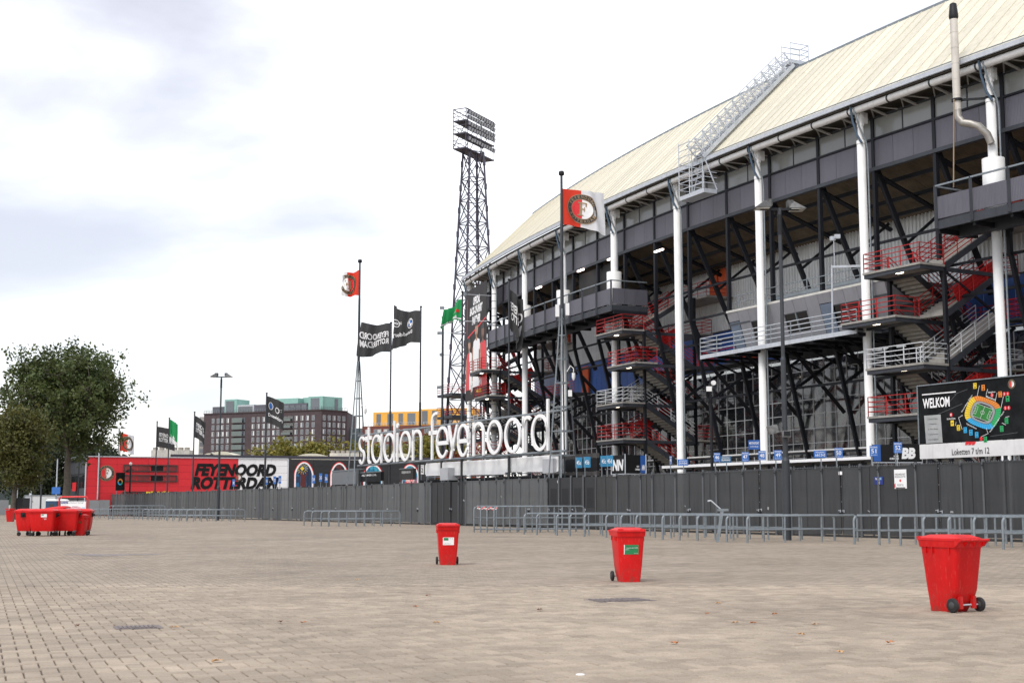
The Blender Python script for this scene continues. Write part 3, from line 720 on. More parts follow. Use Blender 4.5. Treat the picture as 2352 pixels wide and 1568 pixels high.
# red doors and panels at the gallery behind the towers
for a, z, c in ((TWB-6.2, 11.9, 'orange_door_paint'), (TWA-6.0, 11.9, 'orange_door_paint'), (TWC-8.0, 11.9, 'orange_door_paint')):
    P = [(a-.8,6.6),(a+.8,6.6),(a+.8,6.7),(a-.8,6.7)]; sobj('door_panel', MB().hexa([S(x,r,z) for x,r in P]+[S(x,r,z+2.5) for x,r in P]), MATS[c])
for tw_a in (TWA, TWB, TWC):      # gallery leading inward at the third level
    m = MB(); arcbar(m, 5.6, 11.74, 1.9, .12, tw_a-10, tw_a-2.1); sobj('gallery', m, steel2)
    m = MB(); L = [S(tw_a-2.2,4.7,11.8), S(tw_a-6,4.7,11.8), S(tw_a-10,4.7,11.8)]; rails(m, L); sobj('gallery_railing', m, redp)
# lone stair tower of the next stand round the corner
nx = thing('stair_tower', 'dark steel stair tower with red railings standing between floodlight mast and banner', 'stair tower', at(1048,1160,160).xy.to_3d())
c0 = Vector((at(1048,1160,160).x, 160, 0)); X = Vector((FN.x, FN.y, 0)); Tt = Vector((FT.x, FT.y, 0))
def q3(a, r, z): return c0 + Tt*a + X*r + UP*z
for z in (4.0, 6.6, 9.3, 12.0, 14.6):
    P = [(-2.1,-1.6),(2.1,-1.6),(2.1,2.6),(-2.1,2.6)]
    m = MB(); m.hexa([q3(a,r,z-.3) for a,r in P]+[q3(a,r,z) for a,r in P]); obj('landing', m, steel2, nx)
    m = rails(MB(), [q3(-2.1,2.6,z), q3(-2.1,-1.6,z), q3(2.1,-1.6,z), q3(2.1,2.6,z)]); obj('railing', m, redp, nx)
    m = MB(); m.bar(q3(-1,2.4,z-.1), q3(-1,6.5,z-2.7), 1.6, .3); obj('flight', m, concrete, nx)
    m = rails(MB(), [q3(-1.9,2.4,z), q3(-1.9,6.5,z-2.6)]); obj('railing', m, redp if z != 9.3 else whiter, nx)
for a, r in ((-2,-.2),(2,-.2),(-2,2.6),(2,2.6),(-2,6.4)):
    m = MB(); m.bar(q3(a,r,0), q3(a,r,14.6), .22); obj('tower_post', m, steel, nx)
m = MB(); m.bar(q3(-2,-.2,6.6), q3(-2,2.6,12), .14); m.bar(q3(-2,2.6,9), q3(-2,-.2,14.5), .14); m.bar(q3(-2,6.4,4), q3(-2,2.6,11), .14); obj('brace', m, steel, nx)

# ---- control cabin with its walkway
cab = link('control_cabin', None, stad); LC = 15.2; CA0, CA1 = -5.0, 10.2
cabm = mat('grey_cabin_cladding', (.26,.26,.28), .5, .1, .05, 1, rnd=.08, dirt=.15)
nC = 13; dC = (CA1-CA0)/nC
opening = {1:1, 2:1, 3:1, 6:1, 7:1, 10:1}
def cq(a, k, z): return S(a, 1.15-(z-11.7)/2.6*.78+k, z)     # front leans outward towards the top
def cab_piece(nm, a0, a1, z0, z1, mt, d0=0, d1=.08):
    m = MB(); P = [(a0,d0),(a1,d0),(a1,d1),(a0,d1)]; m.hexa([cq(a,d,z0) for a,d in P]+[cq(a,d,z1) for a,d in P]); return obj(nm, m, mt, cab)
doors = {4, 12}
for i in range(nC):
    a0, a1 = CA0+dC*i+.015, CA0+dC*(i+1)-.015
    if i in opening:
        cab_piece('cladding_panel', a0, a1, 13.55, 14.35, cabm); cab_piece('cladding_panel', a0, a1, 11.7, 12.35, cabm)
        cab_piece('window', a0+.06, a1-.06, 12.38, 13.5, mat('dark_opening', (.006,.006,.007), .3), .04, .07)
        cab_piece('window_frame', a0-.02, a0+.07, 12.36, 13.54, galv, -.01, .1)
    elif i in doors:
        cab_piece('cladding_panel', a0, a1, 13.75, 14.35, cabm); d = cab_piece('door', a0+.05, a1-.05, 11.7, 13.7, mat('blue_grey_door', (.13,.165,.22), .5, 0, .06, 2), -.02, .05)
        m = MB(); m.bar(cq(a0+.18,-.06,12.65), cq(a0+.36,-.06,12.65), .04); obj('handle', m, galv2, d)
    else: cab_piece('cladding_panel', a0, a1, 11.7, 14.35, cabm)
cab_piece('lintel', CA0, CA1, 13.5, 13.62, mat('dark_trim', (.07,.08,.09), .6), -.05, .0)
m = MB(); P = [(CA0,.3),(CA1,.3),(CA1,6.6),(CA0,6.6)]; m.hexa([S(a,r,14.36) for a,r in P]+[S(a,r,14.50) for a,r in P]); obj('roof_slab', m, mat('pale_roof_edge', (.55,.54,.50), .7, 0, .1, 2), cab)
m = MB(); m.hexa([S(a,r,11.5) for a,r in ((CA0,1.2),(CA1,1.2),(CA1,6.6),(CA0,6.6))]+[S(a,r,11.68) for a,r in ((CA0,1.2),(CA1,1.2),(CA1,6.6),(CA0,6.6))]); obj('floor_slab', m, steel2, cab)
for a in (CA0+.02, CA1-.02):
    m = MB(); P0 = [S(a-.02,1.2,11.7), S(a+.02,1.2,11.7), S(a+.02,6.6,11.7), S(a-.02,6.6,11.7)]; P1 = [S(a-.02,.45,14.35), S(a+.02,.45,14.35), S(a+.02,6.6,14.35), S(a-.02,6.6,14.35)]; m.hexa(P0+P1); obj('side_wall', m, cabm, cab)
m = MB(); m.hexa([S(a,r,z) for z in (11.7,14.3) for a,r in ((CA0+.1,6.3),(CA1-.1,6.3),(CA1-.1,6.4),(CA0+.1,6.4))]); obj('rear_wall', m, dark, cab)
m = MB(); arctube(m, 2.2, 14.95, .3, CA0-1, 7.2, 1.5, 12); m.path([S(7.2,2.2,14.95), S(7.9,2.0,14.8), S(8.1,1.9,14.4)], .3, 12); obj('vent_duct', m, galv, cab)
m = MB(); arcbar(m, .75, 15.5, .05, .05, CA0, 10); arcbar(m, .75, 15.05, .04, .04, CA0, 10); obj('guard_rail', m, galv, cab)
for k in range(7):
    m = MB(); m.bar(S(CA0+k*2.4,.75,14.5), S(CA0+k*2.4,.75,15.7), .06); obj('guard_post', m, galv, cab)
WA0, WA1 = -3.9, 11.7
m = MB(); arcbar(m, .15, 11.50, 1.9, .06, WA0, WA1); obj('walkway_deck', m, galv, cab)
m = MB(); arcbar(m, -.82, 11.46, .08, .26, WA0, WA1); obj('walkway_edge', m, galv2, cab)
for k in range(4):
    m = MB(); arcbar(m, -.82, 11.60+(k+1)*.285, .05, .05, WA0, WA1); obj('walkway_rail', m, galv2, cab)
    m = MB(); m.bar(S(WA1,-.82,11.60+(k+1)*.285), S(WA1,.9,11.60+(k+1)*.285), .05); obj('walkway_rail', m, galv2, cab)
for k in range(9):
    a = WA0+(WA1-WA0)*k/8; m = MB(); m.bar(S(a,-.82,11.4), S(a,-.82,12.75), .06); obj('walkway_post', m, galv, cab)
    m = MB(); m.bar(S(a,-.8,11.3), S(a,3.2,11.3), .14, .2); m.bar(S(a,.3,11.2), S(a,3.0,10.2), .1, .12); obj('walkway_bracket', m, steel, cab)
for a in (-1.6,):
    m = MB(); m.tube(S(a,-.6,11.5), S(a,-.5,15.7), .06, 8); m.bar(S(a,-.5,15.6), S(a-1.6,1.5,15.6), .1, .14); m.tube(S(a,-.3,15.7), S(a,-.3,17.2), .03, 6)
    m.obox(S(a+.1,-.3,17.35), (.16,0,0), (0,.13,0), (0,0,.12)); m.obox(S(a-.3,-.3,17.4), (.16,0,0), (0,.13,0), (0,0,.12)); obj('antenna_mast', m, galv2, cab)

# ---- canopy over the turnstiles with a white front edge
can = link('entrance_canopy', None, stad)
m = MB(); P = [(-7.0,-2.95),(13.2,-2.95),(13.2,.6),(-7.0,.6)]; n = 8
arcbar(m, -1.2, 3.98, 3.5, .10, -7.0, 13.2); obj('canopy_roof', m, steel2, can)
m = MB(); arcbar(m, -3.0, 4.06, .1, .17, -7.05, 13.25); obj('canopy_edge', m, white, can)
for a in range(-6, 14, 4):
    m = MB(); m.bar(S(a,-2.7,0), S(a,-2.7,3.9), .14); obj('canopy_post', m, steel, can)

# ---- outside flue on the first column, access stair and cage on the roof
flue = link('flue', None, stad); fa, frr = -12.25, -1.2
m = MB(); pts = [S(-13.6,-.3,20.3), S(-13.5,-.45,20.8), S(-13.25,-.8,21.25), S(-12.95,-1.05,21.4), S(-12.55,-1.18,21.55), S(-12.3,frr,21.9), S(fa,frr,22.4)]
m.path(pts, .20, 14); obj('elbow', m, mat('worn_zinc', (.36,.34,.31), .45, .4, .15, 2), flue)
for k in range(6):
    m = MB(); z = 22.3+k*.86; m.tube(S(fa,frr,z), S(fa,frr,z+.86), .205, 18); m.tube(S(fa,frr,z+.82), S(fa,frr,z+.88), .214, 18); obj('flue_segment', m, mat('weathered_flue', (.62,.58,.52), .5, .1, .06, 1, rnd=.06, dirt=.3), flue)
m = MB(); m.lathe([(.21,27.3),(.25,27.4),(.25,27.5),(.18,28.15),(.10,28.2)], S(fa,frr,0), 18); obj('flue_cap', m, blackm, flue)
m = MB(); m.bar(S(fa,frr,22.85), S(-13.4,0,22.85), .08, .12); m.tube(S(fa,frr,22.78), S(fa,frr,22.92), .28, 16); m.tube(S(-13.43,0,22.78), S(-13.43,0,22.92), .28, 16); obj('stay', m, blackm, flue)
m = MB(); m.tube(S(-12.4,-1.9,18.0), S(-12.4,-1.6,22.8), .035, 6); obj('tie_rod', m, mat('rusty_rod', (.30,.22,.14), .7), flue)

rs = link('roof_stair', None, stad)
def rp_(t, a, up): # point on roof slope, t from eave 0..1, up metres above
    nr, nz_ = -(RZ-EZ), (RR-ER); L = math.hypot(nr, nz_); return S(a, ER+(RR-ER)*t+nr/L*up, EZ+(RZ-EZ)*t+nz_/L*up)
b0, b1 = 10.5, 11.55
for a in (b0, b1):
    m = MB(); m.bar(rp_(-.02,a,.32), rp_(.99,a,.32), .07, .26); obj('stringer', m, galv2, rs)
    m = MB()
    for k in (.75, 1.1, 1.45): m.bar(rp_(.0,a,k), rp_(.99,a,k), .06)
    for i in range(13):
        t0 = i/12*.98; m.bar(rp_(t0,a,.3), rp_(t0,a,1.45), .06)
        if i < 12: m.bar(rp_(t0,a,.4), rp_(t0+.08,a,1.4), .045); m.bar(rp_(t0+.08,a,.4), rp_(t0,a,1.4), .045); 
    obj('railing', m, galv2, rs)
for i in range(34):
    t0 = (i+.5)/34*.98; m = MB(); p, q = rp_(t0,b0+.04,.36), rp_(t0,b1-.04,.36); m.bar(p, q, .30, .06); obj('tread', m, galv2, rs)
zt = RZ+.55
m = MB(); P = [(b0,RR-.6),(b1,RR-.6),(b1,RR+1.0),(b0,RR+1.0)]; m.hexa([S(a,r,zt-.25) for a,r in P]+[S(a,r,zt) for a,r in P]); obj('platform', m, galv2, rs)
m = MB()
for k in (.4,.8,1.2):
    for i in range(4):
        if i == 0: continue
        p, q = P[i], P[(i+1)%4]; m.bar(S(*p,zt+k), S(*q,zt+k), .05)
for p in P: m.bar(S(*p,zt), S(*p,zt+1.25), .055)
obj('cage', m, galv2, rs)
# hanging cage below the eave
zb = 22.55; m = MB(); P = [(9.2,-2.0),(12.2,-2.0),(12.2,-.95),(9.2,-.95)]; m.hexa([S(a,r,zb-.28) for a,r in P]+[S(a,r,zb) for a,r in P]); obj('platform', m, galv2, rs)
m = MB(); P2_ = [(10.9,-2.0),(12.2,-2.0),(12.2,-.95),(10.9,-.95)]
for z in [zb+.45*k for k in range(1, 9)]:
    for i in range(4):
        if i == 1 and z > zb+2.6: continue
        m.bar(S(*P2_[i],z), S(*P2_[(i+1)%4],z), .045)
for p in P2_: m.bar(S(*p,zb-.1), S(*p,zb+3.75), .06)
for k in (.4,.8,1.15): m.bar(S(9.2,-2.0,zb+k), S(10.9,-2.0,zb+k), .045); m.bar(S(9.2,-2.0,zb+k), S(9.2,-.95,zb+k), .045)
m.bar(S(9.2,-2.0,zb), S(9.2,-2.0,zb+1.15), .05); m.bar(S(9.2,-.95,zb), S(10.6,-.9,zb+2.4), .06); m.bar(S(12.2,-.95,zb), S(11.4,-.7,25), .06)
obj('cage', m, galv2, rs)
# ================================================================== fence along the plaza (local x = s along it, local y = towards the plaza)
def fence_mat(name, c, alpha):
    m = mat(name, c, .5, .15, .12, .7, rnd=.20, dirt=.35, bump=.10, bscale=90); t = m.node_tree; n = t.nodes.new; l = t.links.new
    tr = n('ShaderNodeBsdfTransparent'); mi = n('ShaderNodeMixShader'); mi.inputs[0].default_value = alpha
    l(tr.outputs[0], mi.inputs[1]); l(t.nodes['Principled BSDF'].outputs[0], mi.inputs[2]); l(mi.outputs[0], t.nodes['Material Output'].inputs[0])
    return m
perf = fence_mat('perforated_grey_sheet', (.058, .061, .064), .84)
solidf = mat('grey_sheet', (.092, .097, .100), .5, .1, .12, .7, rnd=.20, dirt=.35, bump=.06, bscale=90)
darkf = mat('near_black_sheet', (.017, .019, .022), .45, .1, .08, .9, rnd=.08, dirt=.15)
postm = mat('grey_post_paint', (.095, .102, .110), .5, .1, .08, 2, dirt=.2)
fence = thing('perimeter_fence', 'long tall grey sheet-metal fence with gates between plaza and stadium', 'fence', FW(0,0,0), rz=FANG)
FH0, FH1 = .14, 3.30
meshes = {}
def fpanel(s, L, m, gate):
    key = (round(L,2), m.name, gate)
    if key not in meshes:
        b = MB(); b.box(.03, L-.03, -.012, .012, FH0, FH1)
        for x0, x1 in ((.03,.08),(L-.08,L-.03)) + (() if gate else ((L/2-.02, L/2+.02),)): b.box(x0, x1, .012, .034, FH0, FH1)
        b.box(.08, L-.08, .012, .030, FH0, FH0+.07); b.box(.08, L-.08, .012, .030, FH1-.06, FH1)
        meshes[key] = b.mesh('gate_leaf' if gate else 'fence_panel', m)
    o = link('gate_leaf' if gate else 'fence_panel', meshes[key], fence); o.location = (s, random.uniform(-.02,.02), random.uniform(-.05,.04)); o.rotation_euler = (random.uniform(-.006,.006), random.uniform(-.004,.004), random.uniform(-.012,.012)); return o
pm = MB(); pm.tube((0,0,0), (0,0,3.42), .072, 10); pm.box(-.09,.09,-.09,.09,0,.02); pme = pm.mesh('fence_post', postm)
km = MB(); km.box(-.06,.06,.03,.07,3.12,3.2); km.tube((-.04,.05,3.02),(-.04,.05,3.3),.02,6); kme = km.mesh('hinge', blackm)
hm = MB(); hm.box(-.02,.02,.034,.06,1.18,1.30); hm.box(-.02,.14,.05,.07,1.25,1.275); hme = hm.mesh('handle', galv2)
lm_ = MB(); lm_.box(-.035,.035,.034,.07,1.02,1.16); lme = lm_.mesh('lock', blackm)
def fpost(s):
    o = link('fence_post', pme, fence); o.location = (s, 0, random.uniform(-.05,.03)); link('hinge', kme, o)
bgm = MB(); bgm.box(.06,1.52,-.02,.02,.1,3.30)
for k in range(6): bgm.box(.40+k*.14, .44+k*.14, .02, .034, 1.35, 2.6)
bgm.box(.06,.14,.02,.05,.1,3.3); bgm.box(1.44,1.52,.02,.05,.1,3.3); bgme = bgm.mesh('gate_leaf', darkf)
s = -9.0; k = 0
while s < 206:
    if 33.2 < s < 39.3:                       # four slotted black gates
        for q in range(4):
            o = link('gate_leaf', bgme, fence); o.location = (s+q*1.56, 0, 0); h = link('handle', hme, o); h.location = (1.3, 0, 0)
            p_ = link('fence_post', pme, fence); p_.location = (s+q*1.56, .02, 0)
        s += 4*1.56+.02; fpost(s); continue
    if 51.2 < s < 57.6 or 38 < s < 39: mt = darkf
    else: mt = perf if s < 33 else solidf
    if k % 3 == 0:
        fpost(s)
        for q in range(2):
            o = fpanel(s+q*1.34, 1.34, mt, True); h = link('handle', hme, o); h.location = ((1.16, 0, 0) if q == 0 else (.05, 0, 0)); lk = link('lock', lme, o); lk.location = ((1.27,0,0) if q == 0 else (.1,0,0))
        s += 2.68
    elif k % 3 == 1: fpost(s); fpanel(s, 2.36, mt, False); s += 2.36
    else: fpost(s); fpanel(s, 1.22, mt, False); s += 1.22
    k += 1
fpost(s)
scr = mat('white_scrape', (.30,.31,.31), .7, 0, .2, 9); pan = [o for o in fence.children if o.name.startswith(('fence_panel','gate_leaf'))]; rs_ = random.Random(4)
for o in rs_.sample(pan, 18):                   # tape remnants and sticker scraps left on the sheets
    x, z = rs_.uniform(.25,.9), rs_.uniform(.9,3.0); w_, h_ = rs_.uniform(.03,.14), rs_.uniform(.02,.09); t0 = rs_.uniform(-.5,.5)
    q = MB(); P = [(-w_,-h_),(w_,-h_*.7),(w_*.8,h_),(-w_*.9,h_*.8)]; P = [(x+a*math.cos(t0)-b*math.sin(t0), z+a*math.sin(t0)+b*math.cos(t0)) for a, b in P]
    q.hexa([(a,.012,b) for a,b in P]+[(a,.016,b) for a,b in P]); obj('sticker_scrap', q, scr, o, True)
sp = MB(); x = -9.0
while x < 33: sp.add([(x,-.01,3.30),(x+.10,-.01,3.30),(x+.05,-.01,3.37),(x,.01,3.30),(x+.10,.01,3.30),(x+.05,.01,3.37)], [(0,1,2),(5,4,3),(0,2,5,3),(1,4,5,2)]); x += .13
o = obj('spikes', sp, postm, fence, True); o['kind'] = 'stuff'
kb = MB(); kb.box(-9, 206, -.12, .0, -.02, .10); obj('plinth', kb, mat('dark_plinth', (.03,.03,.03), .9), fence, True)
# notices on the fence
fm = lambda s, z: plane_map(FW(s, -.04, z), -FT.to_3d(), UP)
def on_fence(xd): return s_of(xd, -.04)
t_ = thing('notice', 'navy disabled access notice with wheelchair symbol on fence', 'sign', FW(on_fence(2020),-.06,2.6)); f = fm(on_fence(2020), 2.62)
board('plate', f, -.27, .27, -.18, .18, navy, t_, .02)
put('lettering', P2().text('Poort', -.08, .085, .23, .10, 0, .02), f, white, t_); put('number_patch', P2().rect(.06,.20,.03,.15), f, teal, t_, .004); put('lettering', P2().text('52', .13, .09, .10, .08), f, white, t_, .008)
w_ = P2().ring(.0,-.09,.035,.05,16,-2.6,1.0).disc(-.01,.0,.015,10).line((-.01,-.02),(-.01,-.07),.016).line((-.01,-.07),(.035,-.07),.014).line((.035,-.07),(.05,-.11),.014).line((-.06,-.15),(.07,-.15),.008).line((-.06,.03),(.07,.03),.008).line((-.06,-.15),(-.06,.03),.008).line((.07,-.15),(.07,.03),.008)
put('wheelchair_symbol', w_, f, white, t_)
t_ = thing('notice', 'white assembly point poster with crest fixed to grey fence', 'sign', FW(on_fence(2070),-.06,2.6)); f = fm(on_fence(2070), 2.68)
board('plate', f, -.38, .38, -.44, .42, white, t_, .02)
put('lettering', P2().text('VERZAMELPUNT', 0, .20, .66, .09).text('SPELERSMASCOTTES', 0, .09, .66, .075).text('POORT 26', .0, -.28, .38, .085), f, charcoal, t_); put('crest_patch', P2().disc(.0,-.08,.06,16), f, redprint, t_); put('stripe_patch', P2().poly([(-.37,-.42),(-.31,-.36),(-.31,-.18),(-.37,-.24)]), f, redprint, t_)
put('print_patch', P2().rect(-.3,.3,-.43,-.38), f, charcoal, t_)
for xd, z, wd, lab in ((1932,3.02,.26,'blank white paper taped high on perforated fence beside gate fifty'), (1282,3.05,.20,'small white notice with printing on the black slotted gate')):
    t_ = thing('paper_notice', lab, 'notice', FW(on_fence(xd),-.06,z)); board('sheet', fm(on_fence(xd), z), -wd/2, wd/2, -.08, .08, white, t_, .01)

# ================================================================== galvanised queue rails standing at right angles to the fence
def rail_mesh(L, h, n):
    m = MB(); r = .045; m.path([(0,0,0), (0,0,h-.22), (.02,0,h-.12), (.08,0,h-.04), (.2,0,h), (L-.2,0,h), (L-.08,0,h-.04), (L-.02,0,h-.12), (L,0,h-.22), (L,0,0)], r, 8); fr = m.mesh('hoop', galv)
    mids = []
    for zz in ((h*.48,) if h < 1.2 else (h*.55, h*.12)):
        m = MB(); m.tube((.02,0,zz), (L-.02,0,zz), .03, 8); mids.append(m.mesh('rail', galv))
    posts = []
    for i in range(1, n): m = MB(); m.tube((L*i/n,0,0), (L*i/n,0,h-.01), .04, 8); posts.append(m.mesh('post', galv))
    return fr, mids, posts
RM = {}
def queue_rail(s, fw0, L, h, label, group, n=3, jit=.03):
    if (L,h,n) not in RM: RM[(L,h,n)] = rail_mesh(L, h, n)
    fr, mids, posts = RM[(L,h,n)]
    o = thing('queue_rail', label, 'railing', FW(s, fw0, 0), group, rz=math.atan2(FN.y, FN.x)+random.uniform(-jit,jit))
    link('hoop', fr, o)
    for q in mids: link('rail', q, o)
    for q in posts: link('post', q, o)
    return o
for x in (1960,2017,2066,2119,2177,2235,2301,2362): queue_rail(s_of(x,-8), -8.0, 5.4, 1.1, 'galvanised queue rail below the assembly point poster and gate fifty-two', 'queue rails before gate fifty-two')
for x in (1204,1233,1279,1309,1342,1392,1426,1461,1521,1560,1601,1668,1715): queue_rail(s_of(x,-10.6), -10.6, 5.6, 1.08, 'low galvanised queue rail before the perforated fence and its gates', 'low queue rails before the perforated fence')
for x in (1089,1104,1119,1135): queue_rail(s_of(x,-10.2), -10.2, 5.7, 1.45, 'taller galvanised queue rail before the slotted black gates', 'taller queue rails before the black gates', 4)
for x in (699,717,738,755): queue_rail(s_of(x,-10.5), -10.5, 5.5, 1.1, 'galvanised queue rail before the long grey fence below the letter sign', 'queue rails below the letter sign', 4)
for x in (328,341,352,366,385,398,412,430): queue_rail(s_of(x,-11.5), -11.5, 5.6, 1.12, 'galvanised queue rail beside the dark lamp post before the lettered wall', 'queue rails beside the tapered lamp post', 4)
for x in (205,218,231): queue_rail(s_of(x,-12), -12, 5.8, 1.12, 'low galvanised queue rail below the big round crest', 'low queue rails below the crest', 5)
for x in (250,259): queue_rail(s_of(x,-14), -14, 5.6, 1.5, 'taller galvanised queue rail below the big round crest', 'taller queue rails below the crest', 4)
tape = mat('red_white_tape', (.75,.12,.12), .5)
t = tape.node_tree; ck = t.nodes.new('ShaderNodeTexWave'); ck.inputs['Scale'].default_value = 2.2; ck.bands_direction = 'DIAGONAL'; co = t.nodes.new('ShaderNodeTexCoord'); t.links.new(co.outputs['Object'], ck.inputs[0])
rp = t.nodes.new('ShaderNodeValToRGB'); rp.color_ramp.interpolation = 'CONSTANT'; rp.color_ramp.elements[1].position = .5; rp.color_ramp.elements[0].color = (.75,.05,.05,1); rp.color_ramp.elements[1].color = (.85,.82,.80,1); t.links.new(ck.outputs[0], rp.inputs[0]); t.links.new(rp.outputs[0], t.nodes['Principled BSDF'].inputs['Base Color'])
sx = [s_of(x,-10.2) for x in (1089,1104,1119,1135)]
for i, lab in ((0,'red and white barrier tape tied between outermost tall queue rails'),(1,'red and white barrier tape twisted round second and third tall queue rails'),(2,'red and white barrier tape tied between third and fourth tall queue rails')):
    p, q = FW(sx[i],-10.0,1.40), FW(sx[i+1],-10.0,1.40); m = MB(); nn = 10; vs = []
    for k in range(nn+1):
        c = p.lerp(q, k/nn) - UP*.10*math.sin(math.pi*k/nn); wv = .05*math.sin(k*1.9); vs += [c+Vector((wv,0,.05)), c+Vector((-wv,.01,-.06))]
    m.add(vs, [(2*k,2*k+2,2*k+3,2*k+1) for k in range(nn)]); solo('barrier_tape', m, tape, lab, 'tape', base=p)
# leaning steel barrier arm between the rails
c = gnd(1648, 1244); t_ = thing('barrier_stand', 'leaning steel barrier stand with raised arm between the queue rails', 'barrier', (c.x,c.y,0))
m = MB(); m.bar(c, c+Vector((.22,.1,1.25)), .14, .12); obj('stand', m, galv, t_)
m = MB(); m.obox(c+Vector((.26,.1,1.3)), (.22,0,0), (0,.08,0), (0,0,.05)); obj('bracket', m, galv, t_)
m = MB(); m.tube(c+Vector((.2,.1,1.3)), c+Vector((-.22,.1,1.68)), .03, 8); m.tube(c+Vector((-.22,.1,1.68)), c+Vector((-.36,.1,1.66)), .03, 8); obj('arm', m, galv2, t_)

# ================================================================== lamp posts
def lamp_post(xd, yd, h, label, heads):
    c = gnd(xd, yd); t_ = thing('lamp_post', label, 'lamp post', (c.x,c.y,0))
    m = MB(); m.tube((0,0,0), (0,0,3.4), .17, 14); obj('lower_shaft', m, polem, t_, True)
    m = MB(); m.tube((0,0,3.4), (0,0,3.55), .17, 14, .115); m.tube((0,0,3.55), (0,0,7.8), .115, 12); m.tube((0,0,7.8), (0,0,7.95), .115, 12, .085); m.tube((0,0,7.95), (0,0,h), .085, 12); obj('upper_shaft', m, polem, t_, True)
    m = MB(); m.tube((0,0,h-1.2), (0,0,h-.3), .10, 10); obj('collar', m, blackm, t_, True)
    m = MB(); m.bar((-.85,0,h-.05), (.85,0,h-.05), .10, .10); obj('cross_arm', m, blackm, t_, True)
    for sg, dy in heads:
        m = MB(); y0, y1 = dy-.42, dy+.42
        P = [(sg*.42,y0+.18,h+.0),(sg*1.15,y0,h-.05),(sg*1.15,y1,h-.05),(sg*.42,y1-.18,h+.0)]; Q = [(sg*.42,y0+.22,h+.34),(sg*.62,y0+.24,h+.32),(sg*.62,y1-.24,h+.32),(sg*.42,y1-.22,h+.34)]
        m.hexa(P+Q); hd = obj('lamp_head', m, mat('lamp_shell', (.10,.10,.10), .5, .2, .2, 6), t_, True)
        m = MB(); m.box(min(sg*.5,sg*1.1), max(sg*.5,sg*1.1), y0+.1, y1-.1, h-.07, h-.05); obj('lens', m, mat('lamp_lens', (.45,.44,.40), .25), hd, True)
        m = MB()
        for k in range(5): m.box(min(sg*.36,sg*.62), max(sg*.36,sg*.62), dy-.2+k*.09, dy-.17+k*.09, h+.05, h+.36)
        obj('cooling_fins', m, mat('peeling_black_paint', (.06,.06,.06), .6, 0, .6, 9), hd, True)
    return t_
LP = lamp_post(1809, 1240, 14.55, 'tall dark lamp post with twin flood lamps and speakers before stadium', ((-1,-.1),(1,.15)))
m = MB(); m.obox((.0,-.3,4.55), (.17,0,0), (0,.13,0), (0,0,.14)); o = obj('horn_speaker', m, mat('worn_grey_shell', (.16,.16,.16), .6, 0, .4, 6), LP, True)
m = MB(); m.box(-.14,.14,-.44,-.43,4.45,4.66); obj('horn_mouth', m, blackm, o, True)
m = MB(); m.obox((-.55,-.12,4.75), (.18,.05,.05), (-.04,.12,0), (-.05,0,.17)); m.bar((-.1,0,4.65), (-.5,-.1,4.7), .06); obj('horn_speaker', m, MATS['worn_grey_shell'], LP, True)
lamp_post(500, 1194.5, 14.9, 'tapered dark lamp post standing between queue rails and lettered wall', ((-1,0),(1,0)))
lamp_post(267, 1180, 16.0, 'dark lamp post by the round crest, its head against the tree', ((-1,0),(1,0)))
def spk(xd, yd, z, t_lab):
    c = gnd(xd, yd); 
# ================================================================== the big letter sign on its two lattice masts
MW = 2.0
sR, sL = s_of(1293, MW), s_of(819, MW)
def sign_mast(s, label):
    c = FW(s, MW, 0); t_ = thing('lattice_mast', label, 'mast', c); Td, Nd = FT.to_3d(), FN.to_3d()
    HT = 15.0
    def pt(i, z): k = .95*(1-z/HT)+.10; return c + Td*(k*(-1 if i in (0,3) else 1)) + Nd*(.75*k*(-1 if i < 2 else 1)) + UP*z
    for i in range(4): m = MB(); m.bar(pt(i,0), pt(i,HT), .10, .10); obj('mast_leg', m, galv if i < 2 else polem, t_)
    z = 1.6; k = 0
    while z < HT-.5:
        m = MB()
        for i in range(4): m.bar(pt(i,z), pt((i+1)%4,z), .07, .07)
        obj('mast_tie', m, galv, t_); z += 1.65; k += 1
    m = MB(); m.tube(c+UP*(HT-.6), c+UP*21.0, .13, 12, .11); m.tube(c+UP*21.0, c+UP*24.5, .10, 12, .085); obj('pole', m, polem, t_)
    m = MB(); m.lathe([(.0,24.45),(.17,24.45),(.2,24.5),(.2,24.68),(.15,24.75),(0,24.75)], c, 14); obj('pole_cap', m, blackm, t_)
    return t_
mR = sign_mast(sR, 'steel lattice flag mast beside the last letter of the big white sign')
mL = sign_mast(sL, 'steel lattice flag mast beside the first letter of the big white sign')
c = FW(sR, MW, 0)
for z, dx in ((9.1,.5),(14.8,-.35),(14.9,.35)):
    m = MB(); m.obox(c+Vector((dx,-.5,z)), (.13,0,0), (0,.1,0), (0,0,.42 if z > 10 else .22)); obj('antenna_box', m, whitep, mR)
for M_, cc in ((mR, FW(sR,MW,0)), (mL, FW(sL,MW,0))):
    m = MB(); m.path([cc+Vector((.3,-.4,10.6)), cc+Vector((.55,-.5,11.0)), cc+Vector((.75,-.5,10.8)), cc+Vector((.75,-.5,10.55))], .035, 6); m.lathe([(.12,10.5),(.13,10.2),(.05,10.0)], cc+Vector((.75,-.5,0)), 12); obj('dome_camera', m, whitep, M_)
sg = thing('letter_sign', 'large white letters spelling a stadium name on two steel tubes above the fence', 'sign', FW((sR+sL)/2, MW, 0))
for z in (5.20, 8.0):
    m = MB(); m.tube(FW(sR-.2,MW+.18,z), FW(sL+.3,MW+.18,z), .085, 10); obj('tube', m, galv, sg)
ZB, ZX, ZA, DPT = 5.30, 7.92, 8.92, .10
def xs(zx): return s_of((1350+zx/2.4126)*.57422, MW)
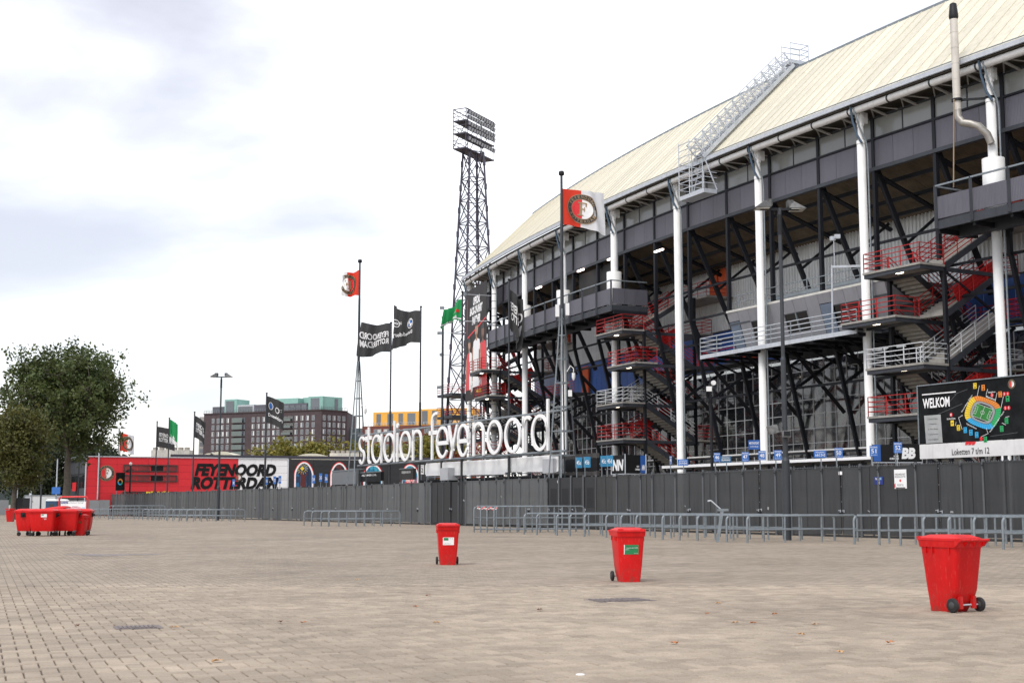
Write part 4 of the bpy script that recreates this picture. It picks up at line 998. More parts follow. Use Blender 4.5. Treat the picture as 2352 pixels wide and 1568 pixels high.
def ext(m, P2d):                           # extrude a 2-D shape (s, z) by DPT
    o = len(P2d.v); f = [FW(x,MW-.02,z) for x,z in P2d.v]; b = [FW(x,MW+DPT,z) for x,z in P2d.v]
    m.add(f, [q for q in P2d.f]); m.add(b, [q[::-1] for q in P2d.f])
    from collections import Counter
    E_ = Counter()
    for q in P2d.f:
        for i in range(len(q)): E_[frozenset((q[i], q[(i+1)%len(q)]))] += 1
    for q in P2d.f:
        for i in range(len(q)):
            a, b_ = q[i], q[(i+1)%len(q)]
            if E_[frozenset((a,b_))] == 1: m.add([f[a], f[b_], b[b_], b[a]], [(0,1,2,3)])
def ering(p, s0, s1, z0, z1, t, t0=0, t1=2*math.pi, n=36):
    cs, cz, a, b = (s0+s1)/2, (z0+z1)/2, abs(s1-s0)/2, (z1-z0)/2; vs = []
    for i in range(n+1):
        th = t0+(t1-t0)*i/n
        for q in (0, 1): vs.append((cs-math.cos(th)*(a-t*q), cz+math.sin(th)*(b-t*.78*q)))
    p.add(vs, [(2*i,2*i+1,2*i+3,2*i+2) for i in range(n)])
ST = .31                                   # stroke
def stem(p, s0, z0, z1, wd=ST): p.add([(s0,z0),(s0-wd,z0),(s0-wd,z1),(s0,z1)], [(0,1,2,3)])
lets = [('s',195,255),('t',262,315),('a',318,420),('d',435,545),('i',556,582),('o',593,700),('n',713,805),('f',893,946),('e',945,1066),('y',1058,1158),('e',1150,1262),('n',1300,1412),('o',1438,1582),('o',1608,1768),('r',1782,1858),('d',1868,2038)]
for ch, q0, q1 in lets:
    s0, s1 = xs(q0), xs(q1); p = P2(); mid = (s0+s1)/2; zc = (ZB+ZX)/2       # s falls to the right
    if ch == 'o': ering(p, s0, s1, ZB, ZX, ST)
    elif ch in 'ad':
        ering(p, s0, s1, ZB, ZX, ST); stem(p, s1+ST*.9, ZB, ZX if ch == 'a' else ZA, ST*.9)
    elif ch == 'i':
        stem(p, mid+ST/2, ZB, ZX-.1); ering(p, mid+.24, mid-.24, ZX+.3, ZX+.75, .23, n=18)
    elif ch == 'n':
        stem(p, s0, ZB, ZX); ering(p, s0, s1, ZB+.7, ZX, ST, 0, math.pi, 20); stem(p, s1+ST, ZB, (ZB+.7+ZX)/2)
    elif ch == 'r':
        stem(p, s0, ZB, ZX); ering(p, s0, s1-.45, ZB+.9, ZX, ST, math.pi*.28, math.pi, 14)
    elif ch == 't':
        stem(p, mid+.15, ZB+.45, ZA-.25); p.rect(s0+.1, s1-.1, ZX-.42, ZX-.08); ering(p, mid+.15, s1-.3, ZB, ZB+1.0, ST, math.pi, math.pi*1.62, 8)
    elif ch == 'f':
        stem(p, mid+.45, ZB-.05, ZA-.35); p.rect(s0+.35, s1-.25, ZX-.62, ZX-.28); ering(p, mid+.45, s1-1.1, ZA-1.0, ZA+.25, ST, math.pi*.42, math.pi, 12)
    elif ch == 'e':
        ering(p, s0, s1, ZB, ZX, ST, .0, math.pi*2-.62, 34); p.rect(s0-ST*.5, s1+ST*.3, zc-.22, zc+.10)
    elif ch == 'y':
        p.add([(s0,ZX),(s0-ST*1.1,ZX),(mid-.2,ZB+.55),(mid+.2,ZB+.55)], [(0,1,2,3)]); p.add([(s1+ST*1.1,ZX),(s1,ZX),(mid+.25,ZB-.1),(mid+.66,ZB-.1)], [(0,1,2,3)])
    elif ch == 's':
        vs = []; n = 26; a, b = abs(s0-s1)/2, (ZX-ZB)/2
        for i in range(n+1):
            u = i/n
            if u < .5: th = math.radians(25)+math.radians(245)*(u/.5); cx_, cz_, rz_ = mid, zc+b*.47, b*.53; px, pz = math.cos(th), math.sin(th)
            else: th = math.radians(90)-math.radians(245)*((u-.5)/.5); cx_, cz_, rz_ = mid, zc-b*.47, b*.53; px, pz = math.cos(th), math.sin(th)
            for q in (0, 1):
                k = q if u < .5 else 1-q
                vs.append((cx_-px*(a-ST*k), cz_+pz*(rz_-ST*.72*k)))
        p.add(vs, [(2*i,2*i+1,2*i+3,2*i+2) for i in range(n)])
    m = MB(); ext(m, p); obj('letter', m, mat('glossy_white_letter', (.88,.88,.88), .35, 0, .01, 2), sg)

# ================================================================== blue gate number signs and other boards behind the fence
NW = {'45':'forty-five','46':'forty-six','47':'forty-seven','48':'forty-eight','49':'forty-nine','50':'fifty','51':'fifty-one','52':'fifty-two','45a':'forty-five a','45b':'forty-five b','45c':'forty-five c','45d':'forty-five d'}
def gate_sign(xd, fw, z, num, label, wd=.38, ht=.50, yaw=0, mt=bluep, small='olympiatribune', head='INGANG', group=None):
    s = s_of(xd, fw); c = FW(s, fw, 0); t_ = thing('gate_sign', label, 'sign', c, group)
    X = Vector((1,-.12,0)).normalized(); f = plane_map(c+UP*z, X, UP)
    m = MB(); m.bar(c-X*(wd*.42)+Vector((FN.x*.06,FN.y*.06,0)), c-X*(wd*.42)+Vector((FN.x*.06,FN.y*.06,z+ht*.45)), .07, .05); obj('sign_post', m, galv, t_)
    board('plate', f, -wd/2, wd/2, -ht/2, ht/2, mt, t_, .02)
    p = P2().text(num, 0, -.01*ht, wd*.62, ht*.40, 0, .01)
    if head: p.text(head, 0, ht*.36, wd*.84, ht*.13, 0, .015)
    if small: p.text(small, 0, -ht*.37, wd*.80, ht*.10)
    put('lettering', p, f, white, t_, .01)
for xd, z, num, wd, yaw in ((1542,4.12,'45',.14,.0),(1649,4.15,'46',.36,0),(1714,4.10,'47',.38,0),(1753,4.12,'48',.38,0),(1790,4.10,'49',.40,0),(1930,4.05,'50',.38,0),(2011,4.05,'51',.38,0),(2067,4.15,'52',.38,0)):
    gate_sign(xd, 1.0, z, num, 'blue gate number sign reading %s on a post behind fence' % NW[num], wd, .5, yaw)
for xd, num in ((1330,'45a'),(1349,'45b'),(1388,'45c'),(1408-7,'45d')):
    gate_sign(xd, 1.6, 4.32, num, 'square cyan-blue sign reading %s above the slotted black gates' % NW[num], .46, .70, 0, teal, None, None)
for xd, num, g in ((538.5,'31',0),(614.5,'32',0),(634,'33',1),(646,'34',1),(720,'35',0),(777,'37',0),(768,'36',0)):
    pass
for xd, z, b1, b2, lab in ((1570,3.95,'INGANG','O R P+Z+A','small blue board reading ORPZA on the fence before a white column'),(1669,4.0,'INGANG','ZIJ INGANG','small dark blue board on the canopy edge below gate sign forty-six'),(1887,4.02,'INGANG','A B C D+Z','small blue board reading ABCD on the canopy edge')):
    s = s_of(xd, .8); c = FW(s,.8,0); t_ = thing('blue_board', lab, 'sign', c); f = plane_map(c+UP*z, (1,-.15,0), UP)
    m = MB(); m.bar(c+FN.to_3d()*.05, c+FN.to_3d()*.05+UP*z, .05); obj('sign_post', m, galv, t_)
    board('plate', f, -.30, .30, -.18, .18, bluep if xd != 1669 else mat('dark_teal_print', (.02,.10,.20), .5), t_, .02); put('lettering', P2().text(b1, 0, .09, .42, .06, 0, .01).text(b2, 0, -.05, .48, .12, 0, .02), f, white, t_, .01)
p_ = S(6.3, -.4, 0); t_ = thing('meeting_point_sign', 'blue meeting point sign strapped to a white column', 'sign', S(5.9,-.35,5.0)); f = plane_map(S(6.35,-.45,5.35), (1,-.2,0), UP)
board('plate', f, -.36, .36, -.30, .30, mat('deep_blue_print', (.02,.10,.36), .5), t_, .03); put('lettering', P2().text('MEETINGPOINT', 0, .10, .62, .15, 0, .01).text('OLYMPIATRIBUNE', 0, -.12, .5, .08), f, white, t_, .01)

# black-and-blue bank-style boxes over gates
def logo_box(name, s0, s1, fw0, fw1, z0, z1, label, front):
    c = FW((s0+s1)/2, fw0, 0); t_ = thing(name, label, 'sign', c)
    m = MB(); P = [(s0,fw0),(s1,fw0),(s1,fw1),(s0,fw1)]; m.hexa([FW(a,b,z0) for a,b in P]+[FW(a,b,z1) for a,b in P]); obj('box', m, black, t_)
    f = plane_map(FW((s0+s1)/2, fw0-.012, (z0+z1)/2), -FT.to_3d(), UP); front(t_, f, abs(s1-s0), z1-z0)
    m = MB(); m.bar(FW(s0,fw0-.02,z0), FW(s0,fw0-.02,z1), .06); m.bar(FW(s1,fw0-.02,z0), FW(s1,fw0-.02,z1), .06); m.bar(FW(s0,fw0-.02,z0-.02), FW(s1,fw0-.02,z0-.02), .05); obj('frame', m, galv2, t_)
    for s in (s0, s1): m = MB(); m.bar(FW(s,fw0+.1,0), FW(s,fw0+.1,z0), .08); obj('leg', m, galv, t_)
def nn_front(t_, f, W_, H_):
    put('blue_field', P2().rect(W_*.22, W_*.5-.04, -H_/2+.03, H_/2-.03), f, mat('royal_blue_print', (.02,.10,.38), .5), t_, .004)
    put('lettering', P2().text('NN', W_*.36, -H_*.18, W_*.16, H_*.30, .1, .05).text('INGANG', W_*.10, -H_*.12, W_*.13, H_*.10, .1, .03).text('OLYMPIATRIBUNE', W_*.08, -H_*.28, W_*.24, H_*.11, .1, .03), f, white, t_, .01)
sN, sM = s_of(1437, 3.0), s_of(1405, 3.0)
t_ = thing('entrance_box', 'black entrance box with huge white double letters and blue end, above the gates', 'sign', FW(sN,3.0,0))
m = MB(); P = [(sN,3.0),(sM,3.0),(sM,4.6),(sN,4.6)]; m.hexa([FW(a,b,3.55) for a,b in P]+[FW(a,b,4.75) for a,b in P]); obj('box', m, black, t_)
f = plane_map(FW((sN+sM)/2,2.985,4.15), -FT.to_3d(), UP); put('lettering', P2().text('NN', 0, -.05, 1.35, .72, .12, .05), f, white, t_, .01)
f = plane_map(FW(sN-.015,3.8,4.15), FN.to_3d(), UP); nn_front(t_, f, 1.6, 1.2)
m = MB()
for a, b in ((sN,3.0),(sM,3.0),(sN,4.6)): m.bar(FW(a-.02,b-.02,3.5), FW(a-.02,b-.02,4.8), .06)
m.bar(FW(sN-.02,2.98,3.52), FW(sM,2.98,3.52), .05); m.bar(FW(sN-.02,2.98,3.52), FW(sN-.02,4.6,3.52), .05); obj('frame', m, galv2, t_)
for a, b in ((sN+.05,3.05),(sM-.05,3.05),(sN+.05,4.55),(sM-.05,4.55)): m = MB(); m.bar(FW(a,b,0), FW(a,b,3.56), .08); obj('leg', m, galv, t_)
def bb_front(t_, f, W_, H_):
    put('blue_field', P2().rect(-W_/2+.04, -W_*.33, -H_/2+.03, H_/2-.03), f, MATS['royal_blue_print'], t_, .004)
    put('lettering', P2().text('BB', W_*.24, -.02, W_*.30, H_*.62, .12, .06).text('INGANG', -W_*.02, -H_*.18, W_*.10, H_*.10, .1, .03).text('OLYMPIATRIBUNE', -W_*.06, -H_*.32, W_*.19, H_*.11, .1, .03), f, white, t_, .01)
t_ = thing('entrance_box', 'black board with huge white letters BB beside the stadium map board', 'sign', FW(s_of(2060,2.6),2.6,0))
yb = FW(s_of(2060,2.6),2.6).y; xa, xb2 = at(2004,1030,yb).x, at(2116,1030,yb).x; Wb = xb2-xa
f = plane_map(Vector(((xa+xb2)/2, yb, 4.0)), (1,-.05,0), UP); board('panel', f, -Wb/2, -.01, -.44, .40, black, t_, .06); board('panel', f, .03, Wb/2, -.44, .44, black, t_, .06); bb_front(t_, f, Wb, .86)
m = MB()
for x in (-Wb/2, .01, Wb/2): m.bar(f(x,-4.0,-.03), f(x,.46,-.03), .05)
m.bar(f(-Wb/2,-.46,.0), f(Wb/2,-.46,.0), .04); obj('frame', m, galv2, t_)

# dark timber fascia between mast and gates
t_ = thing('timber_fascia', 'weathered black timber fascia behind the cyan-blue gate signs', 'fascia', FW(s_of(1320,4.5),4.5,0)); s0, s1 = s_of(1268,4.5), s_of(1372,4.5)
for z0, z1, mt in ((3.55,3.85,'weathered_board'),(3.87,4.75,'black'),(4.77,5.1,'weathered_board')):
    m = MB(); P = [(s0,4.5),(s1,4.5),(s1,4.7),(s0,4.7)]; m.hexa([FW(a,b,z0) for a,b in P]+[FW(a,b,z1) for a,b in P]); obj('board', m, mat('weathered_board', (.075,.070,.068), .8, 0, .2, 2, dirt=.3) if mt != 'black' else blackm, t_)
for s in (s0-.2, s1+.2): m = MB(); m.bar(FW(s,4.6,0), FW(s,4.6,3.6), .12); obj('leg', m, steel, t_)

# ---- the big map board
t_ = thing('map_board', 'large black stadium map board with coloured seating plan and white ticket strip', 'map board', FW(3.0,1.5,0))
MS0, MS1 = s_of(2117,1.5), -2.2; MCX = (MS0+MS1)/2; MWd = MS0-MS1; MZ0, MZ1 = 4.28, 6.96
f = plane_map(FW(MCX,1.5,0), -FT.to_3d(), UP); hw = MWd/2
mapm = mat('dark_map_print', (.010,.011,.012), .6, 0, .6, 1.1, spec=.12)
board('map_panel', f, -hw, hw, MZ0, MZ1, mapm, t_, .12)
board('ticket_strip', f, -hw, hw, 3.60, MZ0-.02, mat('grubby_white_print', (.74,.73,.72), .5, 0, .05, 2, dirt=.2), t_, .10)
m = MB(); m.bar(f(-hw,MZ0,.02), f(-hw,MZ1,.02), .05); m.bar(f(-hw,MZ1,.02), f(hw,MZ1,.02), .05); m.bar(f(hw,MZ0,.02), f(hw,MZ1,.02), .05); obj('edge_trim', m, galv, t_)
for x in (-hw+.4, 0, hw-.4): m = MB(); m.bar(f(x,0,-.2), f(x,6.8,-.2), .14); obj('leg', m, steel2, t_)
def bx(zx): return hw - 0 - (s_of((3300+zx/2.613)*.57422, 1.5)-MS1)      # photo column -> metres across the board
def bz(zx, zy):
    s = s_of((3300+zx/2.613)*.57422, 1.5); Y = FW(s,1.5).y; return at((3300+zx/2.613)*.57422, (1350+zy/2.613)*.57422, Y).z
def q2(zx, zy): return (bx(zx), bz(zx, zy))
c_ = q2(1205, 678); put('lettering', P2().text('WELKOM', c_[0], c_[1], bx(1348)-bx(1065), .46, 0, .03), f, white, t_, .02)
put('rule', P2().line(q2(1060,597), q2(1418,565), .05), f, white, t_, .02)
c_ = q2(1545, 1185); put('lettering', P2().text('Loketten 7 t/m 12', c_[0], c_[1], bx(1742)-bx(1350), .27, 0, .0), f, black, t_, .02)
put('key_panel', P2().poly([q2(1083,1105), q2(1257,1095), q2(1247,803), q2(1072,815)]), f, mat('pale_key_print', (.36,.37,.37), .5, 0, .1, 3), t_, .01)
kt = P2()
for i, wd in enumerate(('1. Service & Tickets','2. Maasgebouw','3. Fanshop','4. Topsportcentrum','5. Marathongebouw')):
    c_ = q2(1160, 848+i*54); kt.text(wd, c_[0], c_[1], .62 if i != 1 else .5, .075)
put('lettering', kt, f, charcoal, t_, .016)
# seating plan: four coloured quarter rings round a green pitch, turned clockwise
cx_, cz_ = q2(1690, 782); ro = -.42; ca, sa = math.cos(ro), math.sin(ro); kx, kz = 1.0, .80
def sp_(x, z): return (cx_+x*ca*kx-z*sa*kx, cz_+x*sa*kz+z*ca*kz)
def srect(th, r):                          # rounded-rectangle ring point
    a, b = .98*r, .80*r; c, s_ = math.cos(th), math.sin(th); n_ = 3.2; k = (abs(c/a)**n_+abs(s_/b)**n_)**(-1/n_); return (k*c, k*s_)
for nm, mt, t0, t1 in (('orange_stand', orange, .62, 2.50), ('yellow_stand', yellow, 2.50, 3.90), ('blue_stand', mat('sky_blue_print', (.03,.42,.78), .5), 3.90, 5.75), ('green_stand', mat('leaf_green_print', (.02,.42,.13), .5), 5.75, 6.90)):
    p = P2(); vs = []
    for i in range(25):
        th = t0+(t1-t0)*i/24
        for r in (.70, 1.0): vs.append(sp_(*srect(th, r)))
    p.add(vs, [(2*i,2*i+1,2*i+3,2*i+2) for i in range(24)]); put(nm, p, f, mt, t_, .010)
p = P2(); vs = []
for i in range(49):
    th = i/48*2*math.pi
    for r in (.56, .68): vs.append(sp_(*srect(th, r)))
p.add(vs, [(2*i,2*i+1,2*i+3,2*i+2) for i in range(48)]); put('walkway_ring', p, f, mat('mid_grey_print', (.30,.31,.32), .5), t_, .010)
p = P2()
for i in range(44):                        # section lines across the stands
    th = i/44*2*math.pi; p.line(sp_(*srect(th,.70)), sp_(*srect(th,1.0)), .012)
put('section_lines', p, f, charcoal, t_, .014)
put('pitch', P2().poly([sp_(-.50,-.36), sp_(.50,-.36), sp_(.50,.36), sp_(-.50,.36)]), f, mat('pitch_green_print', (.02,.20,.03), .5, 0, .2, 4), t_, .010)
p = P2().line(sp_(0,-.36), sp_(0,.36), .014)
for sx_ in (-1, 1):
    for a0, a1, hh in ((.50,.34,.20),(.50,.43,.10)):
        p.line(sp_(sx_*a0,-hh), sp_(sx_*a1,-hh), .012).line(sp_(sx_*a1,-hh), sp_(sx_*a1,hh), .012).line(sp_(sx_*a1,hh), sp_(sx_*a0,hh), .012)
for q in ((-.5,-.36,.5,-.36),(.5,-.36,.5,.36),(.5,.36,-.5,.36),(-.5,.36,-.5,-.36)): p.line(sp_(q[0],q[1]), sp_(q[2],q[3]), .012)
for i in range(20): a, b = i/20*2*math.pi, (i+1)/20*2*math.pi; p.line(sp_(.1*math.cos(a),.1*math.sin(a)), sp_(.1*math.cos(b),.1*math.sin(b)), .012)
put('pitch_lines', p, f, white, t_, .016)
sky_p = MATS['sky_blue_print']; lg = MATS['leaf_green_print']
for zx, zy, mt, a, b in ((1621,503,yellow,'19','24'),(1707,522,orange,'13','18'),(1884,592,orange,'7','12'),(1960,637,lg,'1','6'),(1366,893,yellow,'25',''),(1429,941,yellow,'26','33'),(1500,965,sky_p,'34','41'),(1558,990,sky_p,'42','44'),(1618,1015,sky_p,'45','52'),(1707,1063,lg,'53','58'),(1884,951,lg,'61','62'),(1938,868,lg,'63','64')):
    x, z = q2(zx, zy); put('number_tag', P2().rect(x-.095, x+.095, z-.125, z+.125), f, mt, t_, .010)
    pp = P2().text(a, x, z+(.06 if b else 0), .11, .075, 0, .01); 
    if b: pp.text(b, x, z-.06, .11, .075, 0, .01)
    put('lettering', pp, f, black, t_, .016)
for zx, zy, a in ((1357,805,'1'),(1798,600,'2'),(1928,588,'3'),(1963,586,'4'),(1932,735,'3'),(1968,733,'5')):
    x, z = q2(zx, zy); put('number_dot', P2().disc(x, z, .09, 18), f, redprint, t_, .010); put('lettering', P2().text(a, x, z, .05, .10, 0, .02), f, white, t_, .016)
p = P2()
for l_ in (((1640,615),(1668,500)),((1735,600),(1755,537)),((1828,670),(1852,575)),((1885,740),(1918,612)),((1480,810),(1435,835)),((1435,835),(1468,960)),((1720,945),(1740,1000)),((1740,1000),(1665,1035)),((1398,920),(1408,880)),((1930,830),(1970,822)),((1890,890),(1930,912))): p.line(q2(*l_[0]), q2(*l_[1]), .018)
put('leader_lines', p, f, white, t_, .014)
p = P2()
for tx, zx, zy, wd, rt in (('Olympiatribune',1568,925,.62,-.42),('Maastribune',1785,630,.56,-.35),('Gerard Meijer Tribune',1530,690,.98,.83),('Willem van Hanegem Tribune',1838,880,1.2,.80),('Service & Tickets',1357,845,.5,0),('Maasgebouw',1798,570,.4,0)):
    x, z = q2(zx, zy); p.text(tx, x, z, wd, .085, 0, .01, rt)
put('lettering', p, f, white, t_, .018)
put('arrow', P2().poly([q2(1650,1075), q2(1678,1075), q2(1678,1055), q2(1690,1055), q2(1663,1030), q2(1645,1055), q2(1650,1055)]), f, redprint, t_, .014)
p = P2()
for k in range(3): p.poly([q2(1490+k*36,1122), q2(1516+k*36,1120), q2(1548+k*30,1085), q2(1500+k*36,1085)])
put('red_flash', p, f, redprint, t_, .014)
x, z = q2(2010, 485); crest(f, x, z, .20, t_, .010, text=True)
p = P2()
for l_ in (((1300,720),(1420,590)),((1400,590),(1540,540)),((1220,800),(1480,690)),((1760,1030),(2050,990))): p.line(q2(*l_[0]), q2(*l_[1]), .012)
put('pale_streaks', p, f, mat('faint_grey_print', (.16,.17,.18), .5), t_, .008)

# ---- white scaffold banner, cabinets and black containers behind the letter sign
t_ = thing('scaffold_banner', 'long blank white banner on scaffold rails below the letter sign', 'banner', FW(55,6,0)); 
bs = [(s_of(978,2.9), 2.9), (s_of(1160,3.25), 3.25), (s_of(1283,2.7), 2.7)]
for (sa_, wa), (sb, wb) in zip(bs, bs[1:]):
    m = MB(); p, q = FW(sa_,wa,0), FW(sb,wb,0); nrm = (q-p).normalized().cross(UP)*.02; P = [p+UP*4.0-nrm, q+UP*4.0-nrm, q+UP*3.85+nrm, p+UP*4.0+nrm]; m.hexa(P+[v+UP*1.05 for v in P]); obj('cloth', m, white, t_)
    for k in range(5):
        c = p.lerp(q, k/4)-nrm*4; m = MB(); m.tube(c+UP*0, c+UP*5.2, .035, 6); obj('standard', m, galv, t_)
    for z in (3.85, 5.17): m = MB(); m.tube(p-nrm*4+UP*z, q-nrm*4+UP*z, .035, 6); obj('ledger', m, galv, t_)
for xd, z0, z1, lab in ((1019,3.55,4.55,'grey steel cabinet by the left end of the blank white banner'),(1258,3.75,4.75,'grey steel cabinet at the mast end of the blank white banner')):
    lab = lab.replace('left', 'far'); fw = 2.4; s = s_of(xd, fw); t_ = thing('steel_cabinet', lab, 'cabinet', FW(s,fw,0))
    m = MB(); P = [(s-.75,fw),(s+.75,fw),(s+.75,fw+1.0),(s-.75,fw+1.0)]; m.hexa([FW(a,b,z0) for a,b in P]+[FW(a,b,z1) for a,b in P]); obj('housing', m, mat('satin_zinc', (.50,.51,.53), .4, .3, .05, 2), t_)
    for a in (-.6, .6):
        m = MB(); m.bar(FW(s+a,fw+.1,0), FW(s+a,fw+.1,z0), .08); obj('leg', m, galv, t_)
for (sa_, sb, fw, lab) in ((s_of(1135,3.4), s_of(962,3.4), 3.4, 'black corrugated shipping container below the blank white banner'), (s_of(1288,3.2), s_of(1140,3.2), 3.2, 'black corrugated shipping container beside the slotted black gates')):
    t_ = thing('shipping_container', lab, 'container', FW((sa_+sb)/2,fw,0)); n = int(abs(sb-sa_)/.28); m = MB()
    pts = []
    for i in range(n):
        a = sa_+(sb-sa_)*i/n; d = (sb-sa_)/n; pts += [(a,0),(a+d*.4,0),(a+d*.5,.05),(a+d*.9,.05)]
    vs = []
    for a, d in pts: vs += [FW(a,fw+d,.2), FW(a,fw+d,3.55)]
    m.add(vs, [(2*i,2*i+2,2*i+3,2*i+1) for i in range(len(pts)-1)]); obj('side_wall', m, blackm, t_)
    m = MB(); P = [(sa_,fw+.06),(sb,fw+.06),(sb,fw+2.4),(sa_,fw+2.4)]; m.hexa([FW(a,b,.15) for a,b in P]+[FW(a,b,3.62) for a,b in P]); obj('body', m, blackm, t_)
    m = MB(); m.bar(FW(sa_,fw,3.62), FW(sb,fw,3.62), .12, .12); obj('top_rail', m, blackm, t_)

# ---- banner of players between the last two columns, with its spot lamps
t_ = thing('stadium_banner', 'tall hanging banner with footballers in red and white between the last white columns', 'banner', S(58.4,-.4,0))
X = (S(54.2,-.45,0)-S(62.7,-.45,0)); BWd = X.length; X.normalize(); f = plane_map(S(58.45,-.55,18.0), X, UP); hb = BWd/2-.15
board('cloth', f, -hb, hb, -5.9, 5.5, mat('banner_charcoal', (.034,.030,.030), .6, 0, .15, .6, spec=.2), t_, .03)
put('lettering', P2().text('OFFICIAL', .3, 4.1, 2.9, .85, .2, .06).text('BACK-OF-SHIRT', .1, 3.15, 5.0, .85, .2, .06).text('PARTNER', .2, 2.15, 3.4, .85, .2, .06), f, white, t_, .02)
p = P2().line((-hb+.8,4.6),(-hb+.7,1.0),.12).line((-hb+.8,.6),(.2,1.2),.16).line((.8,1.3),(hb-.1,1.9),.16).line((-hb+.2,-4.2),(.2,-3.9),.14); put('red_strokes', p, f, redprint, t_, .02)
skin = mat('skin_print', (.45,.26,.18), .6, 0, .1, 3); skin2 = mat('dark_skin_print', (.20,.11,.08), .6, 0, .1, 3)
for cx, top, sk, sc_ in ((-2.5,.5,skin,1.15),(.35,2.0,skin,1.45),(2.8,1.4,skin2,1.35)):
    put('shirt_half', P2().poly([(cx-1.05*sc_,top-4.6*sc_),(cx,top-4.6*sc_),(cx,top-1.2*sc_),(cx-.8*sc_,top-1.4*sc_),(cx-1.15*sc_,top-2.4*sc_)]), f, redprint if cx != .35 else white, t_, .025)
    put('shirt_half', P2().poly([(cx,top-4.6*sc_),(cx+1.05*sc_,top-4.6*sc_),(cx+1.15*sc_,top-2.4*sc_),(cx+.8*sc_,top-1.4*sc_),(cx,top-1.2*sc_)]), f, white if cx < 2 else redprint, t_, .025)
    put('head', P2().disc(cx, top-.6*sc_, .52*sc_, 20, ex=.8).rect(cx-.2*sc_, cx+.2*sc_, top-1.4*sc_, top-.9*sc_), f, sk, t_, .03)
    put('arm', P2().line((cx-1.0*sc_,top-1.8*sc_),(cx-1.15*sc_,top-3.9*sc_),.34).line((cx+1.0*sc_,top-1.8*sc_),(cx+1.05*sc_,top-3.9*sc_),.34), f, sk, t_, .028)
    put('hair', P2().disc(cx, top-.38*sc_, .48*sc_, 16, 0, math.pi, ex=.9), f, charcoal, t_, .034)
x = -.6; put('lettering', P2().text('Prijsvrij', .9, -4.35, 2.9, .8, 0, .02), f, white, t_, .03); put('lettering', P2().text('vakanties', 1.3, -5.1, 2.0, .5, 0, .02), f, yellow, t_, .03)
crest(f, -1.6, -4.7, .62, t_, .02, text=False)
for i, z in enumerate((21.9, 19.4, 17.0, 13.7)):
    for q, (a, lab) in enumerate(((63.35,'outer'),(54.0,'inner'))):
        if q and i > 1: continue
        p0 = S(a,-.3,z); p1 = S(a+ (1.4 if i % 2 else .2), -2.9, z+.05)
        t_ = thing('banner_lamp', 'small grey spot lamp on an arm lighting the tall banner', 'lamp', p0, 'spot lamps on arms around the tall banner')
        m = MB(); m.tube(p0, p1, .035, 6); obj('arm', m, galv2, t_); m = MB(); m.obox(p1, (.22,0,0), (0,.12,0), (0,0,.15)); obj('lamp_body', m, galv, t_)

# ---- poles and flags
def flag_pole(xd, fw, h, label, r=.075):
    c = FW(s_of(xd, fw), fw, 0); t_ = thing('flag_pole', label, 'flag pole', c)
    m = MB(); m.tube((0,0,0), (0,0,h*.55), r*1.35, 12); obj('lower_tube', m, polem, t_, True)
    m = MB(); m.tube((0,0,h*.55), (0,0,h*.55+.12), r*1.35, 12, r); m.tube((0,0,h*.55+.12), (0,0,h), r, 10); obj('upper_tube', m, polem, t_, True)
    m = MB(); m.lathe([(0,h-.05),(.11,h-.05),(.12,h+.05),(0,h+.07)], (0,0,0), 10); obj('cap', m, blackm, t_, True); return c
def cloth(c, ztop, hoist, fly, d, amp=.25, droop=.3, k=1.6, ph=0, lift=0, sag2=0, fold=0):
    """surface of a flying flag: u along the fly, v up the hoist"""
    d = Vector((*d, 0)).normalized(); n = Vector((-d.y, d.x, 0))
    def fn(u, v, o=0):
        def P(u, v):
            w_ = amp*max(0,u)**.7*math.sin(2*math.pi*(k*u-.25*(1-v))+ph) + .35*amp*u*math.sin(2*math.pi*(2.7*k*u+.6*v)+ph*2)
            z = ztop-hoist*(1-v) - droop*max(0,u)**1.5*(1+fold*(1-v)) + lift*u*v + sag2*math.sin(u*5+v*2+ph)*u*.3
            return c + d*(.08+fly*u*(1-.06*amp)) + n*w_ + UP*z
        p = P(u, v)
        if o:
            a = (P(u+.01,v)-P(u-.01,v)).cross(P(u,v+.01)-P(u,v-.01)).normalized(); p = p + a*o
        return p
    return fn
def flag(name, label, fn, fields, group=None, base=None):
    t_ = thing(name, label, 'flag', base or fn(0,.5), group); nx_, ny_ = 26, 14
    for i, (u0, u1, mt) in enumerate(fields):
        mb_ = MB(); n1 = max(4, int(nx_*(u1-u0))); vs = [fn(u0+(u1-u0)*a/n1, b/ny_) for b in range(ny_+1) for a in range(n1+1)]
        mb_.add(vs, [(b*(n1+1)+a, b*(n1+1)+a+1, (b+1)*(n1+1)+a+1, (b+1)*(n1+1)+a) for b in range(ny_) for a in range(n1)], True); obj('field', mb_, mt, t_)
    return t_
def fabric(nm, c):
    m = mat(nm, c, .75, 0, .05, 2); t = m.node_tree; n = t.nodes.new; l = t.links.new
    tl = n('ShaderNodeBsdfTranslucent'); tl.inputs[0].default_value = (*c, 1); ms = n('ShaderNodeMixShader'); ms.inputs[0].default_value = .35
    l(t.nodes['Principled BSDF'].outputs[0], ms.inputs[1]); l(tl.outputs[0], ms.inputs[2]); l(ms.outputs[0], t.nodes['Material Output'].inputs[0]); return m
fred = fabric('red_flag_cloth', (.80,.055,.025)); fwhite = fabric('white_flag_cloth', (.85,.85,.86)); fblack = fabric('black_flag_cloth', (.062,.062,.064)); fgreen = fabric('green_flag_cloth', (.03,.38,.12))
def club(t_, fn, fly, hoist, cu_=.46, cv=.5, r=.40):
    g = lambda x, y, o=0: fn(cu_+x*hoist/fly, cv+y, o)
    crest(g, 0, 0, r, t_, .03, True)
